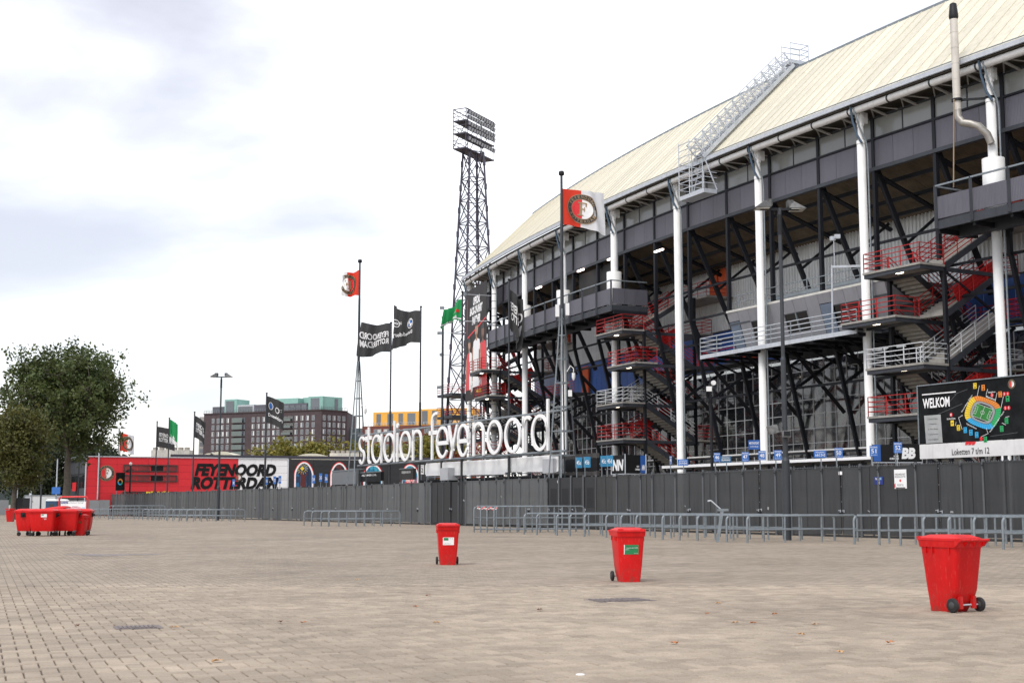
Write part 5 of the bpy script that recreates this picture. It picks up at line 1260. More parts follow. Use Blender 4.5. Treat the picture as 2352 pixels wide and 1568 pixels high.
def two_line(t_, fn, a='FEYENOORD', b='ROTTERDAM', u=.5, wd=.80):
    put('lettering', P2().text(a, u, .62, wd, .20, .0, .025).text(b, u, .38, wd, .20, .0, .025), fn, white, t_, .03, True)
cR, cL = FW(sR,MW,0), FW(sL,MW,0)
fn = cloth(cR, 23.5, 2.55, 3.35, (.95,.32), .36, .45, 1.25, .6, .3, .5); t_ = flag('flag', 'red and white club flag with round crest flying from a lattice mast', fn, ((0,.42,fred),(.42,1,fwhite))); club(t_, fn, 3.3, 2.75, .44)
fn = cloth(cL, 23.75, 2.45, 2.0, (-.93,.36), .45, -.1, 1.5, 2.0, -.5, .6); t_ = flag('flag', 'red club flag seen from behind on the mast before the first letter', fn, ((0,.60,fred),(.60,1,fwhite))); club(t_, fn, 2.1*1.3, 2.75, .55)
c = flag_pole(963, 3.0, 18.7, 'dark flag pole carrying the car dealer flag behind the letter sign'); fn = cloth(c, 18.35, 2.8, 2.95, (-.9,.45), .46, -.5, 1.7, .4, 0, .9, -1.6); t_ = flag('flag', 'black car dealer flag with round blue badge and winged badge, seen reversed', fn, ((0,1,fblack),))
g = lambda x, y, o=0: fn(x, y, o)
put('badge_ring', P2().ring(.36,.62,.13,.155,28,ex=.98), fn, white, t_, .03, True)
for q in range(4): put('badge_quarter', P2().disc(.36,.62,.10,6,q*math.pi/2,(q+1)*math.pi/2), fn, bluep if q % 2 else white, t_, .03, True)
put('badge_lettering', P2().text('BMW', .36, .745, .16, .05, 0, .03), fn, white, t_, .035, True)
put('lettering', P2().text('Dusseldorp', .56, .33, .66, .14, 0, .02).text('MINI', .77, .63, .10, .06, 0, .03), fn, white, t_, .03, True)
put('winged_badge', P2().ring(.77,.63,.075,.095,22).line((.62,.68),(.69,.66),.015).line((.62,.63),(.69,.63),.015).line((.85,.66),(.93,.68),.015).line((.85,.63),(.93,.63),.015), fn, white, t_, .03, True)
c = flag_pole(894, 3.0, 18.1, 'dark flag pole carrying the reversed black lettered flag'); fn = cloth(c, 18.05, 2.65, 3.2, (-.95,.3), .46, .30, 1.4, 1.2, .2, .9); t_ = flag('flag', 'black flag with two lines of white lettering seen reversed', fn, ((0,1,fblack),)); two_line(t_, fn, u=.48, wd=.86)
c = flag_pole(1060, 3.0, 18.8, 'dark flag pole carrying the twisted green flag beside the floodlight mast'); fn = cloth(c, 18.2, 1.75, 1.95, (-.9,.4), .60, 1.1, 1.8, .2, 0, 1.5, -.8); t_ = flag('flag', 'twisted green flag with white hem and red star beside the floodlight mast', fn, ((0,1,fgreen),))
put('hem', P2().rect(.0,1.0,.06,.12,20,1), fn, white, t_, .03, True); put('lettering', P2().text('Heineken', .55, .16, .7, .12, 0, .03).text('1873', .3, .4, .16, .07), fn, white, t_, .03, True)
st_ = P2().poly([(.16+.10*(1 if i%2==0 else .4)*math.sin(i*math.pi/5), .46+.13*(1 if i%2==0 else .4)*math.cos(i*math.pi/5)) for i in range(10)]); put('star', st_, fn, redprint, t_, .035, True)
flag_pole(1014.5, 3.0, 17.2, 'bare thick dark pole with a short cross arm behind the letter sign', .10)
c = flag_pole(1169, 3.0, 18.6, 'dark flag pole carrying a limp black flag before the mauve balcony'); fn = cloth(c, 17.9, 3.1, 1.0, (.85,.5), .5, 1.2, 1.6, .9, 0, 1.0, .3); t_ = flag('flag', 'limp black flag with white lettering before the mauve balcony', fn, ((0,1,fblack),)); two_line(t_, fn, u=.55, wd=.8)
for xd, h, lab in ((607,14.1,'dark flag pole with the car dealer flag before the brick flats'),(441,13.9,'dark flag pole with a folded black flag before the lettered wall'),(383,13.9,'dark flag pole with the green flag before the red wall'),(355,13.8,'dark flag pole with the black lettered flag before the red wall'),(271,13.6,'dark flag pole with the red and white flag by the tree')):
    c = flag_pole(xd, 2.0, h, lab, .085)
    if xd == 607:
        fn = cloth(c, h-.35, 3.0, 2.0, (.9,.45), .22, .75, 1.2, .3, 0, .3, .1); t_ = flag('flag', 'black car dealer flag with white badges before the brick flats', fn, ((0,1,fblack),))
        put('badge_ring', P2().ring(.22,.66,.12,.145,24), fn, white, t_, .04, True); put('badge_field', P2().disc(.22,.66,.11,16), fn, bluep, t_, .04, True); put('lettering', P2().text('Dusseldorp', .5, .30, .86, .16, 0, .03), fn, white, t_, .04, True); put('winged_badge', P2().ring(.58,.60,.08,.11,20).line((.68,.66),(.86,.7),.02).line((.68,.60),(.84,.62),.02), fn, white, t_, .04, True)
    elif xd == 441:
        fn = cloth(c, h-.5, 2.9, 1.5, (.85,.5), .3, 1.0, 1.4, .8, 0, .4); t_ = flag('flag', 'folded black flag with white lettering beside the green-topped flats', fn, ((0,1,fblack),)); two_line(t_, fn, wd=.8)
    elif xd == 383:
        fn = cloth(c, h-.2, 3.1, 1.25, (.85,.5), .35, .8, 1.2, .2, 0, .5, .2); t_ = flag('flag', 'green flag with white lower edge above the red wall', fn, ((0,1,fgreen),)); put('hem', P2().rect(0,1,0,.2,14,2), fn, white, t_, .03, True); put('lettering', P2().text('H\u2605', .4, .28, .5, .2, 0, .02), fn, white, t_, .03, True)
    elif xd == 355:
        fn = cloth(c, h-.75, 3.0, 2.6, (.93,.35), .25, .45, 1.3, .5, 0, .3); t_ = flag('flag', 'black flag with two white lines of lettering above the red wall', fn, ((0,1,fblack),)); two_line(t_, fn, wd=.8)
    else:
        fn = cloth(c, h-.25, 2.9, 2.2, (.93,.35), .3, .6, 1.2, 1.1, 0, .4); t_ = flag('flag', 'red and white club flag hanging in front of the big tree', fn, ((0,.5,fred),(.5,1,fwhite))); club(t_, fn, 2.2*1.2, 2.9, .5)
# black camera pole before the glazed front
c = FW(s_of(1637,2.2),2.2,0); t_ = thing('camera_pole', 'black camera pole with white lamp and box before the glazed front', 'camera pole', c)
m = MB(); m.tube((0,0,0),(0,0,7.4),.085,12); m.tube((0,0,7.4),(0,0,8.9),.05,10); obj('pole', m, blackm, t_, True)
m = MB(); m.obox((-.12,-.2,8.15),(.15,0,0),(0,.1,0),(0,0,.14)); obj('camera_box', m, whitep, t_, True)
m = MB(); m.tube((.14,-.12,8.5),(.14,-.3,8.5),.14,16); obj('round_lamp', m, whitep, t_, True)
m = MB(); m.obox((-.25,-.15,7.5),(.1,0,0),(0,.2,0),(0,0,.1)); m.obox((.15,-.2,7.45),(.1,0,0),(0,.2,0),(0,0,.12)); m.bar((-.35,0,7.6),(.3,0,7.6),.05); obj('camera', m, blackm, t_, True)
# ================================================================== floodlight mast
mc = at(1084, 1160, 175).xy.to_3d(); fl = thing('floodlight_mast', 'tall dark lattice floodlight mast rising behind the end of the stand', 'floodlight mast', mc)
HM = 48.0; ang = math.radians(28); mX = Vector((math.cos(ang), math.sin(ang), 0)); mY = Vector((-mX.y, mX.x, 0))
mst = mat('violet_black_steel', (.055,.050,.075), .5, .1, .1, 1)
def mp(i, z): k = 3.05*(1-z/HM)+1.02*(z/HM); return mc + mX*(k*(-1 if i in (0,3) else 1)) + mY*(k*(-1 if i < 2 else 1)) + UP*z
for i in range(4): m = MB(); m.bar(mp(i,0), mp(i,HM), .26, .26); obj('mast_leg', m, mst, fl)
zl = [0]; 
while zl[-1] < HM-2.2: zl.append(zl[-1]+max(2.6, 5.4*(1-zl[-1]/90)))
zl[-1] = HM
for a, b in zip(zl, zl[1:]):
    m = MB()
    for i in range(4):
        j = (i+1) % 4; m.bar(mp(i,a), mp(j,b), .10); m.bar(mp(j,a), mp(i,b), .10); m.bar(mp(i,b), mp(j,b), .11)
        h = (a+b)/2; m.bar(mp(i,h), mp(i,h)+UP*.7, .38, .38)
    obj('lattice_bay', m, mst, fl)
m = MB(); m.bar(mc+mX*.6, mc+mX*.45+UP*HM, .55, .12); 
for k in range(120): pass
obj('ladder', m, mst, fl)
# head: three decks turned towards the pitch, lamps along them
hX = Vector((.46, .888, 0)); hN = Vector((hX.y, -hX.x, 0)); hc = mc + Vector((.2, 1.0, 0))
def hp(x, n, z): return hc + hX*x + hN*n + UP*z
HL = 3.9
for k, z in enumerate((48.1, 50.1, 51.8)):
    m = MB(); P = [(-HL,-1.1),(HL,-1.1),(HL,.8),(-HL,.8)]; m.hexa([hp(a,b,z-.16) for a,b in P]+[hp(a,b,z) for a,b in P]); obj('deck', m, mst, fl)
    m = rails(MB(), [hp(-HL,.8,z), hp(-HL,-1.1,z), hp(HL,-1.1,z)], 1.0, 2, True, .03); obj('deck_railing', m, mst, fl)
for x in (-HL, 0, HL):
    for n_ in (-1.1, .8): m = MB(); m.bar(hp(x,n_,48.0), hp(x,n_,53.3), .10); obj('head_post', m, mst, fl)
m = MB()
for n_ in (-1.1, .8): m.bar(hp(-HL,n_,53.3), hp(HL,n_,53.3), .10); m.bar(hp(-HL,n_,48.1), hp(0,n_,53.2), .07); m.bar(hp(0,n_,48.1), hp(HL,n_,53.2), .07)
for x in (-HL, HL): m.bar(hp(x,-1.1,53.3), hp(x,.8,53.3), .10)
obj('head_brace', m, mst, fl)
m = MB(); m.bar(hp(-.6,-.9,53.3), hp(-.6,-.9,54.4), .08); m.bar(hp(.5,-.9,53.3), hp(.5,-.9,54.4), .08); m.bar(hp(-.6,-.9,54.4), hp(.5,-.9,54.4), .08); obj('hoist_frame', m, mst, fl)
lampg = mat('floodlight_glass', (.42,.43,.45), .25, .1, .1, 4)
lb = MB(); lb.obox((0,0,0), (.36,0,0), (0,.18,0), (0,0,.33)); 
lme2 = None
for z in (49.3, 50.7, 51.35, 52.2, 52.85):
    for i in range(11):
        x = -HL+.5+i*(2*HL-1)/10; c = hp(x, 1.0, z+random.uniform(-.06,.06))
        m = MB(); nn = (hN-UP*.35).normalized(); uu = nn.cross(hX).normalized(); m.obox(c, hX*.27, nn*.12, uu*.25); l_ = obj('lamp', m, mst, fl)
        m = MB(); m.obox(c+nn*.15, hX*.24, nn*.012, uu*.22); obj('lens', m, lampg, l_)

# ================================================================== red-and-white shop wall with lettering
bA, bB = Vector((-67.6, 215, 0)), Vector((-37.9, 226, 0)); bd = (bB-bA).normalized(); bn = Vector((bd.y, -bd.x, 0))     # bn points to the plaza
def bp_(x, z, o=0): return bA + bd*x + UP*z + bn*o
BL = (bB-bA).length; bk = thing('shop_building', 'low red and white clad building with huge black italic lettering and crest', 'building', bA)
BH = 9.25; xs_ = lambda D: ((D-1176)/FPX*CP*bA.y - bA.x)/(bd.x-(D-1176)/FPX*CP*bd.y)
redc = mat('red_wall_cladding', (.66,.020,.030), .5, 0, .03, .4, rnd=.03, dirt=.08); whitec = mat('white_wall_cladding', (.82,.82,.83), .5, 0, .02, .4, rnd=.02, dirt=.05); blackc = mat('black_wall_cladding', (.018,.018,.020), .5, 0, .05, .4, rnd=.1)
xr = xs_(545); xw = xs_(660); xb = xs_(1000)
rows = 8
for x0, x1, mt, sec in ((0,xr,redc,5),(xr,xw,whitec,3),(xw,xb,blackc,6)):
    for j in range(rows):
        for i in range(sec):
            a, b = x0+(x1-x0)*i/sec, x0+(x1-x0)*(i+1)/sec; z0, z1 = BH*j/rows, BH*(j+1)/rows
            m = MB(); P = [(a+.012,-.1),(b-.012,-.1),(b-.012,0),(a+.012,0)]; m.hexa([bp_(x,z0+.012,o) for x,o in P]+[bp_(x,z1-.012,o) for x,o in P]); obj('cladding_panel', m, mt, bk)
m = MB(); P = [(0.05,-26),(xb,-26),(xb,-.12),(0.05,-.12)]; m.hexa([bp_(x,0,o) for x,o in P]+[bp_(x,BH-.05,o) for x,o in P]); obj('wall', m, mat('dark_grey_wall', (.05,.052,.058), .7), bk)
m = MB(); m.bar(bp_(0,BH+.06,.03), bp_(xw,BH+.06,.03), .2, .16); m.bar(bp_(0,0,.03), bp_(0,BH,.03), .18); m.bar(bp_(xw,0,.03), bp_(xw,BH,.03), .2); obj('edge_trim', m, galv2, bk)
m = MB(); m.bar(bp_(xs_(390),BH+.35,-1), bp_(xb,BH+.35,-1), .5, .5); obj('roof_duct', m, mat('dark_violet_pipe', (.05,.045,.06), .5), bk)
fb = lambda x, y, o=0: bp_(x, y, o)
def bz_(D, y): x = xs_(D); return at(D, y, bp_(x,0).y).z
let = P2(); 
let.text('FEYENOORD', xs_(541), bz_(541,1079), xs_(637)-xs_(446), bz_(541,1065)-bz_(541,1094), .22, .06)
let.text('ROTTERDAM', xs_(539), bz_(539,1109), xs_(641)-xs_(438), bz_(541,1095)-bz_(541,1124), .22, .06)
put('lettering', let, fb, black, bk, .05)
crest(fb, xs_(546), bz_(546,1096), .58, bk, .09, text=False)
crest(fb, xs_(241.5), bz_(241,1086), 1.24, bk, .05)
for y0, y1 in ((1068,1082),(1091,1105),(1129,1140)):
    x0, x1 = xs_(281), xs_(404); z1, z0 = bz_(340,y0), bz_(340,y1)
    w_ = link('window', None, bk); m = MB(); P = [(x0,.02),(x1,.02),(x1,.1),(x0,.1)]
    for k in range(4):
        a, b = x0+(x1-x0)*(k/4)+.08, x0+(x1-x0)*((k+1)/4)-.08; mm_ = MB(); Q = [(a,.01),(b,.01),(b,.05),(a,.05)]; mm_.hexa([bp_(x,z0+.1,o) for x,o in Q]+[bp_(x,z1-.1,o) for x,o in Q]); obj('pane', mm_, mat('red_tinted_glass', (.22,.010,.015), .15, 0, .3, .5) if k != 2 else black, w_)
    m.bar(bp_(x0,z0,.08), bp_(x1,z0,.08), .2, .14); m.bar(bp_(x0,z1,.08), bp_(x1,z1,.08), .2, .12); m.bar(bp_(x0,z0,.08), bp_(x0,z1,.08), .14); m.bar(bp_(x1,z0,.08), bp_(x1,z1,.08), .14); obj('window_frame', m, charcoal, w_)
m = MB(); m.tube(bp_(xs_(223),2.5,.2), bp_(xs_(223),BH+1.2,.2), .12, 8); obj('downpipe', m, galv2, bk)
# side wing facing the trees
sA = bA; sB = at(157, 1100, 229).xy.to_3d(); sdv = (sB-sA).normalized(); sn = Vector((sdv.y, -sdv.x, 0)); SLn = (sB-sA).length
def sp2(x, z, o=0): return sA + sdv*x + UP*z - sn*o*(-1)
sgn = 1 if sn.dot(-sA) > 0 else -1
def sp2(x, z, o=0): return sA + sdv*x + UP*z + sn*(sgn*o)
m = MB(); P = [(0.1,-.3),(SLn,-.3),(SLn,-.1),(0.1,-.1)]; m.hexa([sp2(x,0,o) for x,o in P]+[sp2(x,BH-.1,o) for x,o in P]); obj('side_wall', m, mat('dark_grey_wall', (.05,.05,.05)), bk)
for z0, z1 in ((2.6,4.3),(4.4,6.4),(6.7,8.6)):
    for k in range(3):
        a, b = .6+k*(SLn-1.2)/3, .6+(k+1)*(SLn-1.2)/3-.1; m = MB(); P = [(a,-.1),(b,-.1),(b,.0),(a,.0)]; m.hexa([sp2(x,z0,o) for x,o in P]+[sp2(x,z1,o) for x,o in P]); obj('pane' if z0 > 3 and z0 < 6 else 'louvre_panel', m, pane_dark if 3 < z0 < 6 else mat('louvre_grey', (.07,.075,.085), .5), bk)
m = MB(); m.bar(sp2(0,BH,.1), sp2(SLn,BH,.1), .5, .5); m.bar(sp2(SLn,0,.1), sp2(SLn,BH,.1), .8, .5); obj('edge_trim', m, galv, bk)
m = MB(); P = [(SLn*.36,.4),(SLn*.56,.4),(SLn*.56,.5),(SLn*.36,.5)]; m.hexa([sp2(x,3.9,o) for x,o in P]+[sp2(x,5.3,o) for x,o in P]); obj('lit_sign', m, redprint, bk)
# gothic-arched painted windows on the black part
def arch(D0, D1, ytop, ybase=1118):
    x0, x1 = xs_(D0), xs_(D1); zt, zb = bz_((D0+D1)/2, ytop), bz_((D0+D1)/2, ybase); xc = (x0+x1)/2; hw_ = (x1-x0)/2; zs = zb+(zt-zb)*.52
    pts = [(x0,zb)]+[(x0,zs)]
    n = 10
    for i in range(1, n+1): t = i/n; pts.append((x0+hw_*(1-(1-t)**1.9)*1.0 if False else x0+hw_*t**1.35, zs+(zt-zs)*math.sin(t*math.pi/2)**.9))
    for i in range(n-1, 0, -1): t = i/n; pts.append((x1-hw_*t**1.35, zs+(zt-zs)*math.sin(t*math.pi/2)**.9))
    pts += [(x1,zs),(x1,zb)]; return pts, xc, hw_, zb, zs, zt
def glaze(nm, a, b, c):
    m = bpy.data.materials.new(nm); m.use_nodes = True; t = m.node_tree; n = t.nodes.new; l = t.links.new
    co = n('ShaderNodeTexCoord'); v = n('ShaderNodeTexVoronoi'); v.inputs['Scale'].default_value = .9; l(co.outputs['Object'], v.inputs[0]); r = n('ShaderNodeValToRGB'); l(v.outputs['Color'], r.inputs[0]); r.color_ramp.interpolation = 'CONSTANT'
    r.color_ramp.elements[0].color = (*a,1); r.color_ramp.elements[1].color = (*b,1); r.color_ramp.elements[1].position = .45; e_ = r.color_ramp.elements.new(.65); e_.color = (*c,1)
    l(r.outputs[0], t.nodes['Principled BSDF'].inputs['Base Color']); t.nodes['Principled BSDF'].inputs['Roughness'].default_value = .5; return m
g1 = glaze('painted_blue_glass', (.01,.03,.08), (.02,.12,.26), (.03,.07,.14)); g2 = glaze('painted_red_glass', (.02,.02,.03), (.28,.02,.02), (.12,.03,.03)); g3 = glaze('painted_cyan_glass', (.02,.20,.34), (.04,.34,.48), (.01,.10,.20))
for k, (D0, D1, yt, gm) in enumerate(((675,718,1060,g1),(758,797,1062,g2),(834,878,1066,g3),(921,961,1066,g3))):
    pts, xc, hw_, zb, zs, zt = arch(D0, D1, yt); w_ = link('painted_window', None, bk)
    put('field', P2().poly(pts), fb, gm, w_, .03)
    for off, wd, mt in ((.0,.22,redprint),(.0,.0,white)):
        p = P2(); sc_ = 1.0 if wd else .93
        for a, b in zip(pts[:-1], pts[1:]):
            A_ = (xc+(a[0]-xc)*sc_, zb+(a[1]-zb)*(1 if wd else .96)); B_ = (xc+(b[0]-xc)*sc_, zb+(b[1]-zb)*(1 if wd else .96)); p.line(A_, B_, .22 if wd else .24)
        put('border', p, fb, mt, w_, .05 if wd else .06)
    p = P2()
    for i in range(1, 4): p.line((xc-hw_*.9+hw_*1.8*i/4, zb), (xc-hw_*.9+hw_*1.8*i/4, zs+(zt-zs)*(.8 if i == 2 else .5)), .06)
    put('lead_lines', p, fb, black, w_, .045)
    if k == 0:
        p = P2().disc(xc-.3, zs+.9, .38, 4)
        for i in range(14): p.line((xc-.3+.5*math.cos(i*.449), zs+.9+.5*math.sin(i*.449)), (xc-.3+1.0*math.cos(i*.449), zs+.9+1.0*math.sin(i*.449)), .06)
        put('sun_motif', p, fb, yellow, w_, .05); put('figure', P2().poly([(xc-.6,zb),(xc+.4,zb),(xc+.3,zb+1.6),(xc+.7,zb+2.6),(xc+.1,zb+1.9),(xc-.7,zb+2.7),(xc-.5,zb+1.5)]), fb, mat('dark_red_print', (.10,.015,.015), .6), w_, .05)
    elif k == 3: put('red_cloth', P2().poly([(xc-.9,zs-1.6),(xc+1.2,zs-1.7),(xc+1.1,zs-.2),(xc-.8,zs-.1)]), fb, redprint, w_, .05); put('lettering', P2().text('WERKZICHT', xc+.1, zs-.9, 1.8, .7, 0, .02), fb, white, w_, .06)
    else: put('figures', P2().poly([(xc-hw_*.8,zb),(xc+hw_*.8,zb),(xc+hw_*.7,zb+1.7),(xc+hw_*.3,zb+1.2),(xc,zb+2.2),(xc-hw_*.4,zb+1.3),(xc-hw_*.7,zb+1.9)]), fb, black, w_, .05)
for D, n_ in ((967,'42'),(983,'43'),(999,'44')):
    c = at(D, 1078, FW(s_of(D,9),9).y); t_ = thing('number_board', 'white board with black number %s beside the arched windows' % {'42':'forty-two','43':'forty-three','44':'forty-four'}[n_], 'sign', c.xy.to_3d()); f_ = plane_map(c, (1,0,0), UP)
    board('plate', f_, -.28, .28, -.45, .45, white, t_, .04); put('lettering', P2().text(n_, 0, -.05, .4, .42, 0, .01).text('INGANG', 0, .32, .4, .09), f_, black, t_, .01); m = MB(); m.bar(c.xy.to_3d()+Vector((0,.1,0)), c+Vector((0,.1,-.4)), .08); obj('sign_post', m, galv, t_)
# rooftop chillers and dome rooflights
for D0, D1, lab in ((604/4096*2352,756/4096*2352,'rusty white rooftop chiller with four fans above the red wall'),((700+1492/2.4125)*.57422,(700+1790/2.4125)*.57422,'rusty white rooftop chiller with fans by the first sign letter')):
    y_ = 240; a, b = at(D0,1050,y_), at(D1,1050,y_); t_ = thing('rooftop_chiller', lab, 'chiller', (a.x,y_,0))
    z0, z1 = BH-.2, at(D0, (1033 if D0 < 500 else 1040), y_).z
    m = MB(); m.box(a.x, b.x, y_, y_+3, z0, z1); obj('housing', m, mat('rust_streaked_white', (.55,.52,.46), .7, 0, .15, .8, dirt=.5), t_)
    for k in range(6): m = MB(); cx = a.x+(b.x-a.x)*(k+.5)/6; m.tube((cx,y_+.8,z1), (cx,y_+.8,z1+.5), (b.x-a.x)/14, 12); obj('fan', m, mat('dusty_fan', (.33,.30,.26), .7), t_)
for D0, D1, yt, lab in ((460,500,1040,'low cream barrel rooflight above the lettered wall'),(470,545,1036,'broad cream barrel rooflight behind the lamp post'),(665,767,1041,'cream barrel rooflight behind the arched windows'),(872,960,1040,'cream barrel rooflight behind the sign letters')):
    y_ = 236; a, b = at(D0,1050,y_), at(D1,1050,y_); zt = at((D0+D1)/2, yt, y_).z; n = 14; m = MB(); vs = []
    for yy in (y_, y_+10):
        for i in range(n+1): th = math.pi*i/n; vs.append(((a.x+b.x)/2-math.cos(th)*(b.x-a.x)/2, yy, BH-.3+(zt-BH+.3)*math.sin(th)*1.0))
    m.add(vs, [(i,i+1,n+2+i,n+1+i) for i in range(n)]+[tuple(range(n,-1,-1)), tuple(range(n+1,2*n+2))]); solo('rooflight', m, mat('cream_rooflight', (.66,.62,.48), .5, 0, .04, .5), lab, 'rooflight', base=((a.x+b.x)/2,y_,BH-.3))

# ================================================================== blocks of flats far behind
brick1 = mat('dark_purple_brick', (.075,.052,.055), .85, 0, .12, .6, dirt=.1); brick2 = mat('red_brown_brick', (.155,.048,.036), .85, 0, .12, .6)
winm = glass_mat('flat_window_glass', (.10,.115,.135), .1, 1.0, .9); framew = mat('pale_window_frame', (.45,.45,.45), .6); curt = mat('pale_curtain', (.62,.62,.60), .8, 0, .1, .4, rnd=.25)
copper = mat('verdigris_sheet', (.24,.44,.385), .6, 0, .05, .3, rnd=.05); rooftopm = mat('roof_orange_sheet', (.80,.40,.055), .55, 0, .05, .3)
def wall_fn(p, q):
    d = (q-p).normalized(); n = Vector((d.y,-d.x,0)); n = n if n.dot(-p) > 0 else -n
    return (lambda x, z, o=0: p+d*x+UP*z+n*o), (q-p).length
def flat_window(par, f, x0, x1, z0, z1, cur):
    w_ = link('window', None, par); m = MB(); P = [(x0,.0),(x1,.0),(x1,.06),(x0,.06)]; m.hexa([f(x,z0,o) for x,o in P]+[f(x,z1,o) for x,o in P]); obj('pane', m, winm, w_)
    m = MB(); 
    for a, b in (((x0,z0),(x0,z1)),((x1,z0),(x1,z1)),((x0,z1),(x1,z1)),((x0,z0),(x1,z0)),(((x0+x1)/2,z0),((x0+x1)/2,z1))): m.bar(f(*a,.08), f(*b,.08)  , .10)
    obj('frame', m, framew, w_)
    if cur: m = MB(); a = x0+.1 if cur == 1 else (x0+x1)/2; b = a+(x1-x0)*.42; P = [(a,.065),(b,.065),(b,.09),(a,.09)]; m.hexa([f(x,z0+.1,o) for x,o in P]+[f(x,z1-.1,o) for x,o in P]); obj('curtain', m, curt, w_)
YB = 560
cA = at(468.6,952,YB*1.047).xy.to_3d(); cB = at(738.7,941.8,YB).xy.to_3d(); cC = at(798,945.8,YB*1.018).xy.to_3d()
fz = at(738.7,941.8,YB).z
fl1 = thing('apartment_block', 'dark brick apartment block with green copper penthouses', 'building', cB)
f1, L1 = wall_fn(cA, cB); f2, L2 = wall_fn(cB, cC)
back = Vector((0,30,0)); P = [cA, cB, cC, cC+back, cA+back]
m = MB(); m.add(P+[p+UP*fz for p in P], [(0,1,6,5),(1,2,7,6),(2,3,8,7),(3,4,9,8),(4,0,5,9),(5,6,7,8,9)]); obj('wall', m, brick1, fl1)
m = MB(); m.bar(f1(0,fz+.2,.1), f1(L1,fz+.2,.1), .5, .4); m.bar(f2(0,fz+.2,.1), f2(L2,fz+.2,.1), .5, .4); obj('parapet', m, brick1, fl1)
def zrow(y): return at(738, y, YB).z
u = lambda zx: L1*((zx-280)/(1415-280))
rowz = [fz-2.0-i*2.87-1.75 for i in range(9)]
random.seed(3)
for z in rowz:
    if z < 8: continue
    for zx in (375,425,470,520,770,820,870,920,970,1010,1180,1235,1285,1340): flat_window(fl1, f1, u(zx)-.66, u(zx)+.66, z-.25, z+1.75, random.choice((0,0,1,2)))
    for k in range(5): x = L2*(k+.55)/5.3; flat_window(fl1, f2, x-.66, x+.66, z-.25, z+1.75, random.choice((0,0,1,2)))
    for z0x, z1x in ((570,690),(1050,1150)):
        a, b = u(z0x), u(z1x); bal = link('balcony', None, fl1); m = MB(); Q = [(a,.0),(b,.0),(b,.9),(a,.9)]; m.hexa([f1(x,z-.55,o) for x,o in Q]+[f1(x,z-.35,o) for x,o in Q]); obj('slab', m, brick1, bal)
        m = MB(); Q = [(a,.02),(b,.02),(b,.06),(a,.06)]; m.hexa([f1(x,z-.3,o) for x,o in Q]+[f1(x,z+1.8,o) for x,o in Q]); obj('recess_glass', m, pane_dark if z1x > 1000 else winm, bal)
        m = MB(); Q = [(a,.85),(b-(b-a)*.15,.85),(b-(b-a)*.15,.9),(a,.9)]; m.hexa([f1(x,z-.3,o) for x,o in Q]+[f1(x,z+(.7 if z1x > 1000 else 1.7),o) for x,o in Q]); obj('screen', m, mat('grey_green_glass', (.14,.17,.16), .2, 0, .05, .2), bal)
def pent(par, f, x0, x1, z0, z1, dep, mt, win):
    r_ = link('penthouse', None, par); m = MB(); Q = [(x0,-dep),(x1,-dep),(x1,-1.0),(x0,-1.0)]; m.hexa([f(x,z0,o) for x,o in Q]+[f(x,z1,o) for x,o in Q]); obj('wall', m, mt, r_)
    for a, b in win: m = MB(); Q = [(a,-1.0),(b,-1.0),(b,-.9),(a,-.9)]; m.hexa([f(x,z0+.4,o) for x,o in Q]+[f(x,z1-.7,o) for x,o in Q]); obj('pane', m, winm, r_)
pent(fl1, f1, u(350), u(470), fz, fz+3.2, 8, mat('slate_sheet', (.10,.10,.12), .6), ())
pent(fl1, f1, u(470), u(590), fz, fz+6.2, 10, copper, ((u(485),u(565)),))
pent(fl1, f1, u(595), u(760), fz, fz+3.6, 8, mat('pale_penthouse', (.45,.48,.50), .6), ((u(605),u(745)),))
pent(fl1, f1, u(760), u(1270), fz, fz+3.4, 8, mat('slate_sheet', (.1,.1,.1)), tuple((u(x),u(x+40)) for x in range(1000,1260,55)))
pent(fl1, f1, u(930), u(1180), fz+3.4, fz+5.6, 12, copper, ())
pent(fl1, f1, u(1278), u(1412), fz, fz+6.0, 14, copper, ((u(1300),u(1380)),)); pent(fl1, f2, 1.0, L2-2, fz, fz+6.0, 14, copper, ((L2*.55,L2*.68),))
m = rails(MB(), [f1(0,fz+.4,.0), f1(L1,fz+.4,.0), f2(L2,fz+.4,.0)], 1.2, 2, True, .05); obj('roof_railing', m, galv, fl1)
# pale annexe at its far end
m = MB(); p0 = at(457,1000,YB*1.06).xy.to_3d(); p1 = cA+Vector((0,8,0)); zz = at(457,957,YB*1.06).z
fx = thing('annexe_block', 'narrow pale stair block beside the dark brick apartments', 'building', p0); m.hexa([p0, p1, p1+back, p0+back, p0+UP*zz, p1+UP*zz, p1+back+UP*zz, p0+back+UP*zz]); obj('wall', m, mat('pale_render', (.42,.40,.37), .8), fx)
f_, L_ = wall_fn(p0, p1)
for z in rowz:
    if z > 6: m = MB(); Q = [(.4,.0),(L_-.3,.0),(L_-.3,.08),(.4,.08)]; m.hexa([f_(x,z-1,o) for x,o in Q]+[f_(x,z+.6,o) for x,o in Q]); obj('pane', m, winm, fx)
